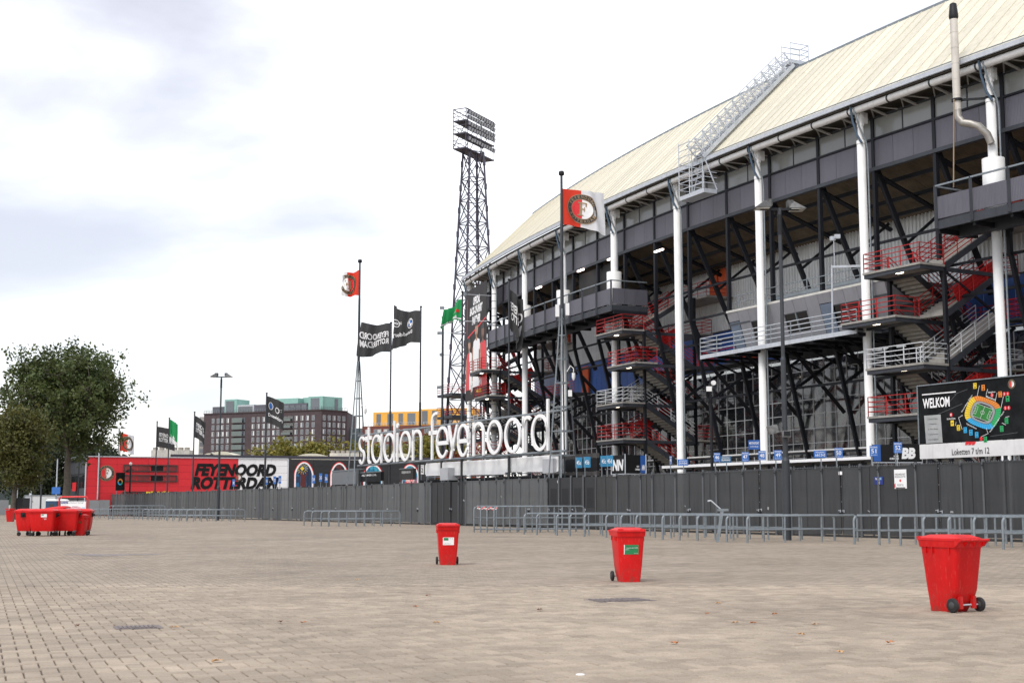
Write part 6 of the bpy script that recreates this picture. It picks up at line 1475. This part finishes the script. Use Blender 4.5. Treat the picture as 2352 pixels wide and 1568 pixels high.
# red-brown block with orange top storey
Y2 = 540; dA = at(832,979,Y2).xy.to_3d(); dB = at(1090,968,Y2*.97).xy.to_3d(); z2 = at(832,979,Y2).z; f3, L3 = wall_fn(dA, dB)
fl2 = thing('apartment_block', 'red-brown brick apartment block with orange top storey behind the sign letters', 'building', dA)
P = [dA, dB, dB+back, dA+back]; m = MB(); m.hexa(P+[p+UP*z2 for p in P]); obj('wall', m, brick2, fl2)
for i in range(7):
    z = z2-3.2-i*3.0
    if z < 7: break
    for k in range(11):
        x = L3*(k+.6)/11.3; wd = 3.2 if k % 3 else 2.2; flat_window(fl2, f3, x-wd/2, x+wd/2, z, z+1.9, random.choice((0,1,2)))
    m = MB(); Q = [(L3*.30,.0),(L3*.62,.0),(L3*.62,.9),(L3*.30,.9)]; m.hexa([f3(x,z-.7,o) for x,o in Q]+[f3(x,z-.4,o) for x,o in Q]); obj('balcony_band', m, brick2, fl2)
pent(fl2, f3, L3*.09, L3*.50, z2, z2+5.6, 10, rooftopm, ((L3*.12,L3*.16),(L3*.22,L3*.27),(L3*.32,L3*.36),(L3*.40,L3*.47))); pent(fl2, f3, L3*.50, L3*.98, z2, z2+6.4, 10, rooftopm, ((L3*.53,L3*.58),(L3*.62,L3*.66),(L3*.7,L3*.8),(L3*.86,L3*.92)))
m = rails(MB(), [f3(0,z2,.1), f3(L3,z2,.1)], 1.3, 2, True, .05); obj('roof_railing', m, galv2, fl2)
# grey-green sheet block between the two
p0, p1 = at(797,1000,580).xy.to_3d(), at(836,1000,580).xy.to_3d(); zz = at(797,983,580).z; bx_ = thing('office_block', 'grey-green sheet-clad block between the two brick apartment blocks', 'building', p0)
f_, L_ = wall_fn(p0, p1)
for k in range(14): m = MB(); Q = [(0,-20),(L_,-20),(L_,0),(0,0)]; m.hexa([f_(x,zz*k/14+.06,o) for x,o in Q]+[f_(x,zz*(k+1)/14-.04,o) for x,o in Q]); obj('sheet', m, mat('grey_green_sheet', (.13,.17,.18), .5, 0, .04, .3), bx_)

# ================================================================== trees
def leaf_mat(nm, c1, c2):
    m = bpy.data.materials.new(nm); m.use_nodes = True; t = m.node_tree; n = t.nodes.new; l = t.links.new; b = t.nodes['Principled BSDF']
    co = n('ShaderNodeTexCoord'); no = n('ShaderNodeTexNoise'); no.inputs['Scale'].default_value = .55; no.inputs['Detail'].default_value = 4; l(co.outputs['Object'], no.inputs[0])
    mx = n('ShaderNodeMix'); mx.data_type = 'RGBA'; mx.inputs['A'].default_value = (*c1,1); mx.inputs['B'].default_value = (*c2,1)
    mr = n('ShaderNodeMapRange'); mr.inputs[1].default_value = .35; mr.inputs[2].default_value = .65; l(no.outputs[0], mr.inputs[0]); l(mr.outputs[0], mx.inputs['Factor']); l(mx.outputs['Result'], b.inputs['Base Color']); b.inputs['Roughness'].default_value = .6
    tl = n('ShaderNodeBsdfTranslucent'); l(mx.outputs['Result'], tl.inputs[0]); ms = n('ShaderNodeMixShader'); ms.inputs[0].default_value = .22; l(b.outputs[0], ms.inputs[1]); l(tl.outputs[0], ms.inputs[2]); l(ms.outputs[0], t.nodes['Material Output'].inputs[0]); return m
bark = mat('grey_brown_bark', (.10,.085,.068), .9, 0, .25, 2.5, bump=.5, bscale=8)
def tree(label, base, H, spread, crown0, leafm_, nlimb, nleaf, lsize, lean=(0,0), seed=1, up=.55, trunk=.45, tuft=1.0, dome=0):
    rnd = random.Random(seed); t_ = thing('tree', label, 'tree', base)
    tr = MB(); tips = []; top = Vector((lean[0], lean[1], H*.93))
    pts = [Vector((lean[0]*(i/8)**1.3+rnd.uniform(-.15,.15)*i/4, lean[1]*(i/8)**1.3, H*.93*i/8)) for i in range(9)]; pts[0] = Vector((0,0,-.1))
    for i in range(8): tr.tube(pts[i], pts[i+1], trunk*(1-i/8.6), 10, trunk*(1-(i+1)/8.6), False)
    tr.tube((0,0,-.1), (0,0,.5), trunk*1.5, 10, trunk*1.02, False)
    for k in range(nlimb):
        q = crown0+(.93-crown0)*((k+.5)/nlimb)**.9; zc = H*.93*q; i = min(7, int(q*8)); p0 = pts[i].lerp(pts[i+1], q*8-i)
        prof = math.sin(math.pi*min(1, max(.02, (q-crown0*.8)/(1.06-crown0*.8)))**.8); L = spread*(.35+.65*prof)*rnd.uniform(.7,1.08)
        if dome: L = spread*math.sqrt(max(.08, 1-max(0,(q-.50)/.48)**2))*rnd.uniform(.58,1.10)*(1 if q > .48 else .8)
        a = k*2.399+rnd.uniform(-.4,.4); d = Vector((math.cos(a), math.sin(a), up*rnd.uniform(.5,1.3))).normalized(); p1 = p0+d*L*.5; p2 = p0+d*L+UP*L*.16*rnd.uniform(.2,1.4)
        r = trunk*(1-q)*.55+.05; tr.tube(p0, p1, r, 6, r*.6, False); tr.tube(p1, p2, r*.6, 5, r*.2, False)
        for j in range(5):
            u_ = .35+.65*j/4; c = p0.lerp(p2, u_); tips.append((c, 1.0)); 
            for s_ in range(3):
                dd = Vector((rnd.gauss(0,1), rnd.gauss(0,1), rnd.gauss(.35,.7))).normalized()*L*rnd.uniform(.14,.36); tr.tube(c, c+dd, .05, 4, .02, False); tips.append((c+dd, .8)); tips.append((c+dd*1.5, .55))
    tips.append((top, 1.0))
    obj('trunk', tr, bark, t_, True)
    cr_ = MB(); vs = []; fs = []
    for k in range(nleaf):
        c, w_ = tips[rnd.randrange(len(tips))]; g = tuft*(.5+.5*w_)
        p = c+Vector((rnd.gauss(0,.62)*g, rnd.gauss(0,.62)*g, rnd.gauss(.1,.72)*g))
        s_ = lsize*rnd.uniform(.6,1.35); n_ = Vector((rnd.gauss(0,1), rnd.gauss(0,1), rnd.gauss(.5,.8))).normalized(); x = n_.orthogonal().normalized(); x.rotate(Matrix.Rotation(rnd.uniform(0,6.28),3,n_)); y = n_.cross(x)
        o = len(vs); vs += [p-x*s_*.5, p+y*s_*.30+n_*s_*.06, p+x*s_*.5, p-y*s_*.30+n_*s_*.06]; fs.append((o,o+1,o+2,o+3))
    cr_.add(vs, fs); obj('crown', cr_, leafm_, t_, True); return t_
lf1 = leaf_mat('poplar_leaf', (.042,.066,.015), (.098,.125,.032)); lf2 = leaf_mat('olive_leaf', (.058,.070,.014), (.115,.108,.022)); lf3 = leaf_mat('autumn_leaf', (.13,.14,.02), (.25,.20,.03)); lf4 = leaf_mat('dark_evergreen_leaf', (.018,.030,.012), (.035,.050,.016))
g0 = at(150,1160,190).xy.to_3d()
tree('large spreading poplar with leaning trunk beside the red building', g0, 21.2, 9.6, .42, lf1, 46, 42000, .48, (.6,0), 23, .62, .62, .88, .62)
tree('olive-green bushy tree at the plaza edge before the tall poplar', at(30,1160,150).xy.to_3d(), 12.2, 3.5, .30, lf2, 22, 13000, .36, (.3,0), 5, .38, .35, .9)
tree('dark low tree behind the leaning poplar trunk', at(205,1160,238).xy.to_3d(), 11.0, 6.5, .08, lf4, 22, 12000, .62, (0,0), 8, .35, .35, 1.2)
tree('dark low tree behind the white trailer', at(70,1160,232).xy.to_3d(), 12.5, 9.0, .06, lf4, 22, 13000, .62, (0,0), 18, .35, .35, 1.2)
for i, (D, yt, sp_r, lab) in enumerate(((655,1020,9,'yellow-green tree before the dark brick apartments'),(735,1022,8,'smaller yellow-green tree before the apartment corner'),(870,1030,7,'yellow-green tree behind the first sign letters'),(975,1012,10,'yellow-green tree glimpsed between the two sign words'),(1045,1022,8,'yellow-green tree behind the sign letters by the stand'),(820,1028,6,'low yellow-green tree behind the rooftop chiller'))):
    Y = 400; b_ = at(D,1160,Y).xy.to_3d(); tree(lab, b_, at(D,yt,Y).z, sp_r, .25, lf3, 16, 4200, 1.0, (0,0), 30+i, .4, .4, 1.7)
# ================================================================== wheelie bins
def bin_meshes():
    M = {}
    m = MB(); zs = ((.05,.205,-.25,.20),(.30,.235,-.275,.265),(.92,.275,-.325,.335)); R_ = []
    def ring(z, hx, y0, y1, k=.055):
        pts = []
        for cx, cy, a0 in ((hx-k,y0+k,-90),(hx-k,y1-k,0),(-hx+k,y1-k,90),(-hx+k,y0+k,180)):
            for i in range(4): a = math.radians(a0+i*30); pts.append((cx+k*math.cos(a), cy+k*math.sin(a), z))
        return pts
    R_ = [ring(.0,.195,-.245,.10,.04), ring(.05,.205,-.25,.14), ring(.16,.215,-.258,.215), ring(.30,.23,-.27,.265), ring(.92,.272,-.325,.335)]
    n = 16; m.add([v for r in R_ for v in r], [(i*n+k, i*n+(k+1)%n, i*n+n+(k+1)%n, i*n+n+k) for i in range(len(R_)-1) for k in range(n)], True); m.add(R_[0], [tuple(range(n))[::-1]])
    m.add(R_[-1], [tuple(range(n))]); M['body'] = (m, binred)
    m = MB(); a, b = ring(.885,.285,-.345,.345,.06), ring(.975,.292,-.36,.352,.06); c = ring(.885,.27,-.32,.33,.05)
    m.add(a+b, [(k,(k+1)%n,n+(k+1)%n,n+k) for k in range(n)]); m.add(c+a, [(k,(k+1)%n,n+(k+1)%n,n+k) for k in range(n)]); m.add(b, [tuple(range(n))]); M['rim'] = (m, binred)
    m = MB(); a, b, c, d = ring(.978,.296,-.385,.33,.06), ring(1.01,.292,-.38,.33,.06), ring(1.03,.255,-.32,.28,.08), ring(1.055,.20,-.24,.22,.08)
    m.add(a+b+c+d, [(i*n+k,i*n+(k+1)%n,i*n+n+(k+1)%n,i*n+n+k) for i in range(3) for k in range(n)]); m.add(d, [tuple(range(n))]); m.add(a, [tuple(range(n))[::-1]])
    m.box(-.27,-.17,-.37,-.30,1.0,1.032); m.box(.17,.27,-.37,-.30,1.0,1.032); M['lid'] = (m, binred)
    m = MB(); m.tube((-.29,.42,.985),(.29,.42,.985),.021,10)
    for x in (-.27,-.09,.09,.27): m.hexa([(x-.018,.32,.90),(x+.018,.32,.90),(x+.018,.35,.90),(x-.018,.35,.90),(x-.018,.33,1.0),(x+.018,.33,1.0),(x+.018,.44,1.0),(x-.018,.44,1.0)])
    M['handle'] = (m, binred)
    m = MB()
    for x in (-.273,.273):
        for y in (-.2,-.08,.22): m.box(x-.014, x+.014, y-.006, y+.006, .80, .89)
    m.box(-.16,-.10,.22,.275,.05,.22); m.box(.10,.16,.22,.275,.05,.22); M['ribs'] = (m, binred)
    m = MB(); m.tube((-.26,.235,.10),(.26,.235,.10),.012,8); M['axle'] = (m, galv2)
    w_ = MB(); w_.lathe([(.0,-.026),(.055,-.026),(.062,-.022),(.085,-.026),(.098,-.016),(.10,0),(.098,.016),(.085,.026),(.062,.022),(.055,.026),(.0,.026)], (0,0,0), 22, 'x'); M['wheel'] = (w_, rubber)
    return {k: v[0].mesh(k, v[1]) for k, v in M.items()}
BM = bin_meshes(); hub = MB().lathe([(.0,-.03),(.045,-.03),(.05,-.024),(.05,.024),(.045,.03),(0,.03)], (0,0,0), 14, 'x').mesh('hub', mat('grey_hub', (.05,.05,.052), .6))
def wheelie(label, loc, rz, sc_=1.0):
    t_ = thing('wheelie_bin', label, 'bin', loc, None, rz); t_.scale = (sc_,)*3
    for k in ('body','rim','lid','handle','ribs','axle'): link(k, BM[k], t_)
    for x in (-.262,.262): w2 = link('wheel', BM['wheel'], t_); w2.location = (x,.235,.10); link('hub', hub, w2)
    return t_
def sticker(t_, wd, ht, z, mt):
    m = MB(); y0 = -.247-(z)*.083; P = [(-wd/2,z-ht/2),(wd/2,z-ht/2),(wd/2,z+ht/2),(-wd/2,z+ht/2)]
    yy = lambda z: -.252-.0795*z-.004
    m.hexa([(x,yy(zz)+.004,zz) for x,zz in P]+[(x,yy(zz),zz) for x,zz in P]); s_ = obj('sticker', m, mt, t_, True)
    return s_, (lambda x, y, o=0: Vector((x, yy(y)-o, y)))
def lput(nm, p2, fn, mt, par, off=.003):
    mb_ = MB(); mb_.add([fn(x,y,off) for x,y in p2.v], p2.f); return obj(nm, mb_, mt, par, True)
c = gnd(1027,1297); t_ = wheelie('red wheelie bin with white sticker before the long fence', (c.x,c.y+.25,0), math.radians(6), .98)
s_, f_ = sticker(t_, .28, .19, .60, white); lput('green_patch', P2().rect(-.12,0,.62,.685), f_, green, s_); lput('print', P2().text('m a', .07,.665,.09,.02).text('rotterdam.nl', -.03,.54,.17,.016), f_, charcoal, s_)
c = gnd(1445,1336); t_ = wheelie('red wheelie bin with green sticker before the low queue rails', (c.x,c.y+.25,0), math.radians(9), .985)
s_, f_ = sticker(t_, .29, .185, .63, green); lput('white_edge', P2().rect(-.15,-.135,.54,.725), f_, white, s_); lput('print', P2().text('www.rotterdam.nl/afval', .01,.665,.24,.022).text('14 010', -.085,.63,.07,.02).text('Gemeente', .09,.56,.08,.014), f_, white, s_)
c = gnd(2200,1405); t_ = wheelie('red wheelie bin without sticker turned to show wheels and handle', (c.x,c.y+.2,0), math.radians(-150), 1.0)

# ================================================================== four-wheeled containers in a huddle
def cont_meshes():
    M = {}
    def rr(z, hx, hy, k=.1):
        pts = []
        for cx, cy, a0 in ((hx-k,-hy+k,-90),(hx-k,hy-k,0),(-hx+k,hy-k,90),(-hx+k,-hy+k,180)):
            for i in range(4): a = math.radians(a0+i*30); pts.append((cx+k*math.cos(a), cy+k*math.sin(a), z))
        return pts
    n = 16; R_ = [rr(.24,.50,.36), rr(.30,.53,.38), rr(.62,.575,.42), rr(1.16,.615,.475)]; m = MB()
    m.add([v for r in R_ for v in r], [(i*n+k, i*n+(k+1)%n, i*n+n+(k+1)%n, i*n+n+k) for i in range(3) for k in range(n)], True); m.add(R_[0], [tuple(range(n))[::-1]]); m.add(R_[-1], [tuple(range(n))]); M['body'] = m.mesh('body', binred)
    m = MB(); a, b = rr(1.12,.64,.50), rr(1.19,.65,.51); m.add(a+b, [(k,(k+1)%n,n+(k+1)%n,n+k) for k in range(n)]); m.add(b, [tuple(range(n))]); m.add(a, [tuple(range(n))[::-1]]); M['rim'] = m.mesh('rim', binred)
    m = MB(); a, b, c, d = rr(1.195,.65,.53), rr(1.24,.645,.52), rr(1.31,.52,.40,.12), rr(1.33,.40,.30,.12); m.add(a+b+c+d, [(i*n+k,i*n+(k+1)%n,i*n+n+(k+1)%n,i*n+n+k) for i in range(3) for k in range(n)]); m.add(d, [tuple(range(n))]); m.add(a, [tuple(range(n))[::-1]]); M['lid'] = m.mesh('lid', binred)
    m = MB(); m.tube((.60,0,1.02),(.74,0,1.02),.05,10); m.box(.60,.66,-.11,.11,.92,1.14); M['lift_pin'] = m.mesh('lift_pin', blackm)
    m = MB(); m.lathe([(0,-.03),(.06,-.03),(.09,-.028),(.10,0),(.09,.028),(.06,.03),(0,.03)], (0,0,.10), 18, 'x'); M['wheel'] = m.mesh('wheel', rubber)
    m = MB(); m.bar((0,.0,.12),(0,.05,.26),.05,.09); m.box(-.07,.07,-.05,.1,.23,.26); M['fork'] = m.mesh('fork', galv); return M
CM = cont_meshes()
def container(label, loc, rz, lid=0, stick=False):
    t_ = thing('waste_container', label, 'waste container', loc, None, rz)
    for k in ('body','rim'): link(k, CM[k], t_)
    o = link('lid', CM['lid'], t_)
    if lid: o.location = (.0,.0,.10); o.rotation_euler = (.0, lid, 0)
    o = link('lift_pin', CM['lift_pin'], t_); o = link('lift_pin', CM['lift_pin'], t_); o.rotation_euler = (0,0,math.pi)
    for x, y in ((-.42,-.3),(.42,-.3),(-.42,.3),(.42,.3)):
        w2 = link('caster', CM['wheel'], t_); w2.location = (x,y,0); w2.rotation_euler = (0,0,random.uniform(-.8,.8)); link('fork', CM['fork'], w2)
    if stick:
        yy = lambda z: -.42-.105*(z-.62)-.012
        m = MB(); P = [(-.02,.92),(.26,.92),(.26,1.07),(-.02,1.07)]; m.hexa([(x,yy(z)+.01,z) for x,z in P]+[(x,yy(z),z) for x,z in P]); s_ = obj('sticker', m, white, t_, True)
        lput('green_patch', P2().rect(.0,.12,1.01,1.055), (lambda x,y,o=0: Vector((x,yy(y)-o,y))), green, s_, .004)
        lput('print', P2().text('roteb', .16,.86,.17,.05).text('afval', .19,.82,.1,.035), (lambda x,y,o=0: Vector((x,yy(y)-o,y))), white, t_, .004)
    return t_
c = gnd(91,1231)
container('large red four-wheeled container with white sticker, front one of the huddle', (c.x,c.y+.55,0), math.radians(2), 0, True)
container('large red container turned end-on beside the one with the white sticker', (c.x-.88,c.y+1.0,0), math.radians(80))
container('large red container pushed between the stickered container and the wheelie bin', (c.x+.86,c.y+1.35,0), math.radians(4))
container('large red container with its lid propped open behind the huddle', (c.x+.15,c.y+2.25,0), math.radians(3), -.13)
container('large red container hidden behind the wheelie bin of the huddle', (c.x+1.0,c.y+2.9,0), math.radians(8))
c = gnd(181,1229.5); t_ = wheelie('red wheelie bin with small green sticker standing against the big containers', (c.x,c.y+.25,0), math.radians(-4), 1.0)
s_, f_ = sticker(t_, .22, .12, .66, mat('dark_green_print', (.01,.08,.03), .5)); lput('print', P2().text('restafval', 0,.68,.16,.022), f_, white, s_); lput('print', P2().text('i', 0,.84,.03,.07).text('BLIJF', 0,.775,.08,.02), f_, white, t_)

# ================================================================== plan board on a red tube frame, trailer, toilet cabin, other things at the far edge
c = gnd(166,1224); c = Vector((c.x*1.12, c.y*1.12, 0)); t_ = thing('plan_board', 'white stadium plan board hung in a red tube frame behind the containers', 'notice board', c)
hw_ = .86; H_ = 2.02; k = .14; pts = [c+Vector((-hw_,0,0))]+[c+Vector((-hw_,0,H_-k))]+[c+Vector((-hw_+k-k*math.cos(a),0,H_-k+k*math.sin(a))) for a in (.5,1.0,1.57)]+[c+Vector((hw_-k+k*math.sin(a),0,H_-k+k*math.cos(a))) for a in (0,.5,1.0,1.57)]+[c+Vector((hw_,0,0))]
m = MB(); m.path(pts, .055, 10); obj('tube_frame', m, mat('glossy_red_tube', (.60,.02,.02), .35, 0, .08, 3), t_)
f_ = plane_map(c+Vector((0,-.02,0)), (1,0,0), UP); board('panel', f_, -.76, .76, .3, 1.74, white, t_, .04)
p = P2(); cx = .15; put('plan_outer', P2().ring(cx,1.0,.34,.46,26,0,math.pi,1.2), f_, mat('pale_pink_print', (.75,.45,.50), .6), t_, .008); put('plan_inner', P2().ring(cx,1.0,.22,.32,26,-.9,math.pi*.3,1.2), f_, lg, t_, .008); put('plan_pitch', P2().rect(cx-.1,cx+.14,.86,1.12), f_, yellow, t_, .008)
put('lettering', P2().text('Stadion Feijenoord "De Kuip"', .08,1.66,1.1,.08).text('Maas', .1,1.42,.3,.06), f_, charcoal, t_, .01); put('blue_heading', P2().rect(-.74,-.34,1.60,1.72), f_, navy, t_, .008); put('lettering', P2().text('Entree', -.54,1.66,.32,.08), f_, white, t_, .012)
put('side_print', P2().rect(.52,.72,.9,1.4).rect(-.72,-.45,.6,1.5), f_, mat('pale_blue_print', (.45,.62,.72), .6), t_, .006)
y_ = 165; a, b = at(55,1160,y_), at(128,1160,y_); zt = at(55,1137,y_).z
t_ = thing('box_trailer', 'pale grey box trailer parked before the dark trees', 'trailer', (a.x,y_,0)); m = MB(); m.box(a.x+.9,b.x,y_,y_+2.1,.5,zt); obj('box', m, mat('pale_grey_box', (.60,.61,.62), .5, 0, .03, 1, dirt=.15), t_); m = MB(); m.box(a.x,a.x+.88,y_,y_+2.1,.5,zt); obj('rear_door', m, galv2, t_)
m = MB()
for e_ in (((a.x,.5),(a.x,zt)),((b.x,.5),(b.x,zt)),((a.x,zt),(b.x,zt)),((a.x,.5),(b.x,.5)),((a.x+.9,.5),(a.x+.9,zt))): m.bar((e_[0][0],y_-.03,e_[0][1]),(e_[1][0],y_-.03,e_[1][1]),.09)
obj('edge_trim', m, galv, t_)
for x in (a.x+1.1, a.x+1.9): m = MB(); m.lathe([(0,-.1),(.3,-.1),(.34,0),(.3,.1),(0,.1)], (x,y_+.1,.34), 16, 'y'); obj('wheel', m, rubber, t_)
m = MB(); m.lathe([(.0,zt+.55),(.12,zt+.5),(.16,zt+.1),(.22,zt)], (a.x+.45,y_+.8,0), 10); obj('roof_vent', m, galv2, t_)
for i, (D, lab) in enumerate(((117,'dark blue portable toilet with white roof beside the plan board'),(139,'dark blue portable toilet partly behind the plan board'))):
    y_ = 140+i*3; c = at(D,1160,y_); zt = at(D,1147,y_).z; t_ = thing('portable_toilet', lab, 'portable toilet', (c.x,y_,0)); m = MB(); m.box(c.x-.55,c.x+.55,y_,y_+1.1,.1,zt-.12); obj('cabin', m, mat('dark_blue_plastic', (.02,.06,.13), .5, 0, .06, 2), t_)
    m = MB(); P = [(c.x-.58,y_-.04),(c.x+.58,y_-.04),(c.x+.58,y_+1.14),(c.x-.58,y_+1.14)]; Q = [(c.x-.4,y_+.15),(c.x+.4,y_+.15),(c.x+.4,y_+.95),(c.x-.4,y_+.95)]; m.hexa([(x,y,zt-.12) for x,y in P]+[(x,y,zt+.06) for x,y in Q]); obj('roof', m, whitep, t_)
    m = MB(); m.box(c.x-.2,c.x+.28,y_-.02,y_,zt-.85,zt-.45); obj('label_plate', m, charcoal, t_)
y_ = 150; a, b = at(20,1160,y_), at(52,1160,y_); zt = at(30,1143,y_).z; t_ = thing('merchandise_stand', 'green and black shuttered stand with torn white poster at the plaza edge', 'stand', (a.x,y_,0))
m = MB(); m.box((a.x*.55+b.x*.45),b.x,y_,y_+2.2,0,zt); obj('shutter', m, blackm, t_); m = MB(); m.box(a.x,(a.x*.55+b.x*.45)-.02,y_,y_+2.2,1.6,zt); obj('green_panel', m, mat('bottle_green', (.02,.07,.03), .5), t_); m = MB(); m.box(a.x,(a.x*.55+b.x*.45)-.02,y_,y_+2.2,0,1.58); obj('poster_panel', m, mat('torn_poster', (.62,.63,.60), .7, 0, .25, 2), t_)
y_ = 128; a, b = at(17,1160,y_), at(27,1160,y_); m = MB(); m.hexa([(a.x,y_,0),(b.x+.1,y_,0),(b.x+.1,y_+.5,0),(a.x,y_+.5,0),(a.x-.1,y_-.1,1.05),(b.x+.15,y_-.1,1.2),(b.x+.15,y_+.5,1.2),(a.x-.1,y_+.5,1.05)]); m.box(a.x-.15,b.x+.2,y_-.15,y_+.55,1.15,1.25); solo('red_crate', m, binred, 'small red tub standing alone by the green stand', 'tub', base=(a.x,y_,0))
# long grey boundary fence, dark low buildings and a hedge closing the left edge
t_ = thing('boundary_fence', 'plain grey board fence behind the stand at the plaza edge', 'fence', at(10,1160,215).xy.to_3d())
for k in range(24): x0 = -102+k*1.6; m = MB(); m.box(x0,x0+1.57,215,215.1,.1,2.4+.03*(k%2)); obj('board', m, mat('pale_grey_board', (.20,.21,.22), .7, 0, .06, 1, rnd=.1), t_)
t_ = thing('market_hall', 'low dark building with pale green and white panels under the trees', 'building', at(20,1160,262).xy.to_3d())
y_ = 262; m = MB(); m.box(-128,-66,y_,y_+14,0,6.2); obj('wall', m, mat('dark_teal_wall', (.035,.05,.05), .7), t_)
for k in range(12): x0 = -126+k*5; m = MB(); m.box(x0,x0+(1.1 if k%3 else 2.2),y_-.15,y_,.2,5.6 if k%2 else 3.4); obj('panel', m, mat('chalk_white_panel', (.45,.48,.46), .7) if k%2 else mat('sea_green_panel', (.10,.20,.19), .7), t_)
for D, h_, Y, lab in ((38,9,170,'pale thin lamp pole before the dark trees'),(128,7.5,175,'pale grey pole with small blue sign before the dark trees'),(93,10,160,'dark plain pole before the leaning tree trunk'),(178,14.2,200,'dark slim pole rising before the tree crown')):
    c = at(D,1160,Y).xy.to_3d(); t_ = thing('plain_pole', lab, 'pole', c); m = MB(); m.tube((0,0,0),(0,0,h_),.11,10,.07); obj('shaft', m, galv2 if 'pale' in lab else polem, t_, True); m = MB(); m.lathe([(0,h_),(.1,h_),(.1,h_+.1),(0,h_+.14)],(0,0,0),8); obj('cap', m, polem, t_, True)
    if 'blue' in lab: m = MB(); m.box(-.55,.55,-.14,-.1,3.0,3.9); obj('sign_plate', m, bluep, t_, True)
# black rack rails behind the containers
c = at(135,1160,118).xy.to_3d(); t_ = thing('bicycle_rack', 'row of low black hoops behind the containers', 'bicycle rack', c)
for k in range(8): m = MB(); x = c.x-3.2+k*.42; m.path([(x,118,0),(x,118,.95),(x,118.1,1.12),(x,118.6,1.15)], .035, 6); obj('hoop', m, blackm, t_)
m = MB(); m.tube((c.x-3.3,118.3,1.15),(c.x+.1,118.3,1.15),.035,6); obj('top_rail', m, blackm, t_)
# map board on legs, camera pole and yellow numbers before the red wall
c = at(275,1160,205).xy.to_3d(); t_ = thing('easel_board', 'small black stadium map board on legs before the red wall', 'map board', c); f_ = plane_map(c, (1,0,0), UP); board('panel', f_, -.72, .62, 3.8, 6.5, mapm, t_, .1)
put('plan_print', P2().ring(-.05,5.1,.28,.48,20,0,math.pi,.8), f_, orange, t_, .01); put('plan_print', P2().ring(-.05,5.1,.28,.48,20,math.pi,1.6*math.pi,.8), f_, sky_p, t_, .01); put('plan_print', P2().ring(-.05,5.1,.28,.48,12,1.6*math.pi,2*math.pi,.8), f_, lg, t_, .01)
m = MB(); m.bar(c+Vector((.6,.06,3.9)), c+Vector((1.3,.5,0)), .1); m.bar(c+Vector((-.6,.06,3.9)), c+Vector((-.6,.06,0)), .1); obj('leg', m, galv, t_)
c = at(297,1160,206).xy.to_3d(); t_ = thing('camera_pole', 'black camera pole with white dome before the red wall windows', 'camera pole', c); m = MB(); m.tube((0,0,0),(0,0,7.6),.13,8); m.box(-.5,.5,-.06,.06,6.9,7.0); m.obox((-.4,-.2,6.7),(.16,0,0),(0,.2,0),(0,0,.16)); obj('pole', m, blackm, t_, True); m = MB(); m.lathe([(0,8.1),(.2,8.0),(.22,7.8),(.1,7.6),(0,7.6)],(0,0,0),12); obj('dome', m, whitep, t_, True)
for i, D in enumerate((310,338,343,349,364,374,378,385)):
    c = at(D,1133+(i%3)*.6,FW(s_of(D,4),4).y); t_ = thing('number_sign', 'small yellow gate number sign on a pole before the red wall', 'sign', c.xy.to_3d(), 'yellow gate number signs before the red wall'); f_ = plane_map(c, (1,0,0), UP); board('plate', f_, -.17, .17, -.36, .36, yellow, t_, .03); put('lettering', P2().text(str(20+i), 0,.0,.22,.3,0,.01), f_, black, t_, .01); m = MB(); m.bar(c.xy.to_3d()+Vector((0,.08,0)), c+Vector((0,.08,0)), .06); obj('sign_post', m, galv, t_)
for D, y, n_ in ((538.5,1108,'30'),(614.5,1104,'31'),(633,1102,'32'),(645,1101,'33'),(723,1100,'34'),(739,1096,'35'),(752,1098,'36')):
    c = at(D*.9965, y, FW(s_of(D,2.5),2.5).y); t_ = thing('number_sign', 'small blue gate number sign on a pole before the white lettered wall', 'sign', c.xy.to_3d(), 'blue gate number signs before the lettered wall'); f_ = plane_map(c, (1,0,0), UP); board('plate', f_, -.15, .15, -.42, .42, bluep, t_, .03); put('lettering', P2().text(n_, 0,-.02,.22,.34,0,.01), f_, white, t_, .01); m = MB(); m.bar(c.xy.to_3d()+Vector((0,.08,0)), c+Vector((0,.08,0)), .06); obj('sign_post', m, galv, t_)
# dark kiosk boards and grey shed below the letter sign
def slab_thing(nm, lab, cat, D0, D1, y0, y1, fw, mt, txt=None):
    sA_, sB_ = s_of(D0,fw), s_of(D1,fw); Y = FW((sA_+sB_)/2,fw).y; z0, z1 = at((D0+D1)/2,y1,Y).z, at((D0+D1)/2,y0,Y).z; t_ = thing(nm, lab, cat, FW((sA_+sB_)/2,fw,0)); f_ = plane_map(FW((sA_+sB_)/2,fw,0), -FT.to_3d(), UP); h_ = abs(sA_-sB_)/2
    board('front_panel', f_, -h_, h_, z0, z1, mt, t_, .3); m = MB(); m.bar(f_(-h_,0,-.2), f_(-h_,z0,-.2), .12); m.bar(f_(h_,0,-.2), f_(h_,z0,-.2), .12); m.bar(f_(-h_,z1,0), f_(h_,z1,0), .1); obj('frame', m, galv, t_)
    if txt: put('lettering', P2().text(txt, 0, z0+(z1-z0)*.68, h_*1.3, (z1-z0)*.22, 0, .02), f_, white, t_, .02)
slab_thing('grey_shed', 'plain grey shed front under the arched windows', 'shed', 762, 816, 1080, 1112, 3.5, mat('flat_grey_sheet', (.17,.18,.19), .6, 0, .05, .6))
slab_thing('kiosk_front', 'dark kiosk front with red edging and white print below the letter sign', 'kiosk', 822, 874, 1084, 1105, 4.0, blackm, 'NUMMER1.NL')
slab_thing('poster_board', 'dark poster board with white print and a supporter beside the arched window', 'board', 917, 948, 1076, 1101, 4.0, charcoal, 'IEDEREEN WELKOM')
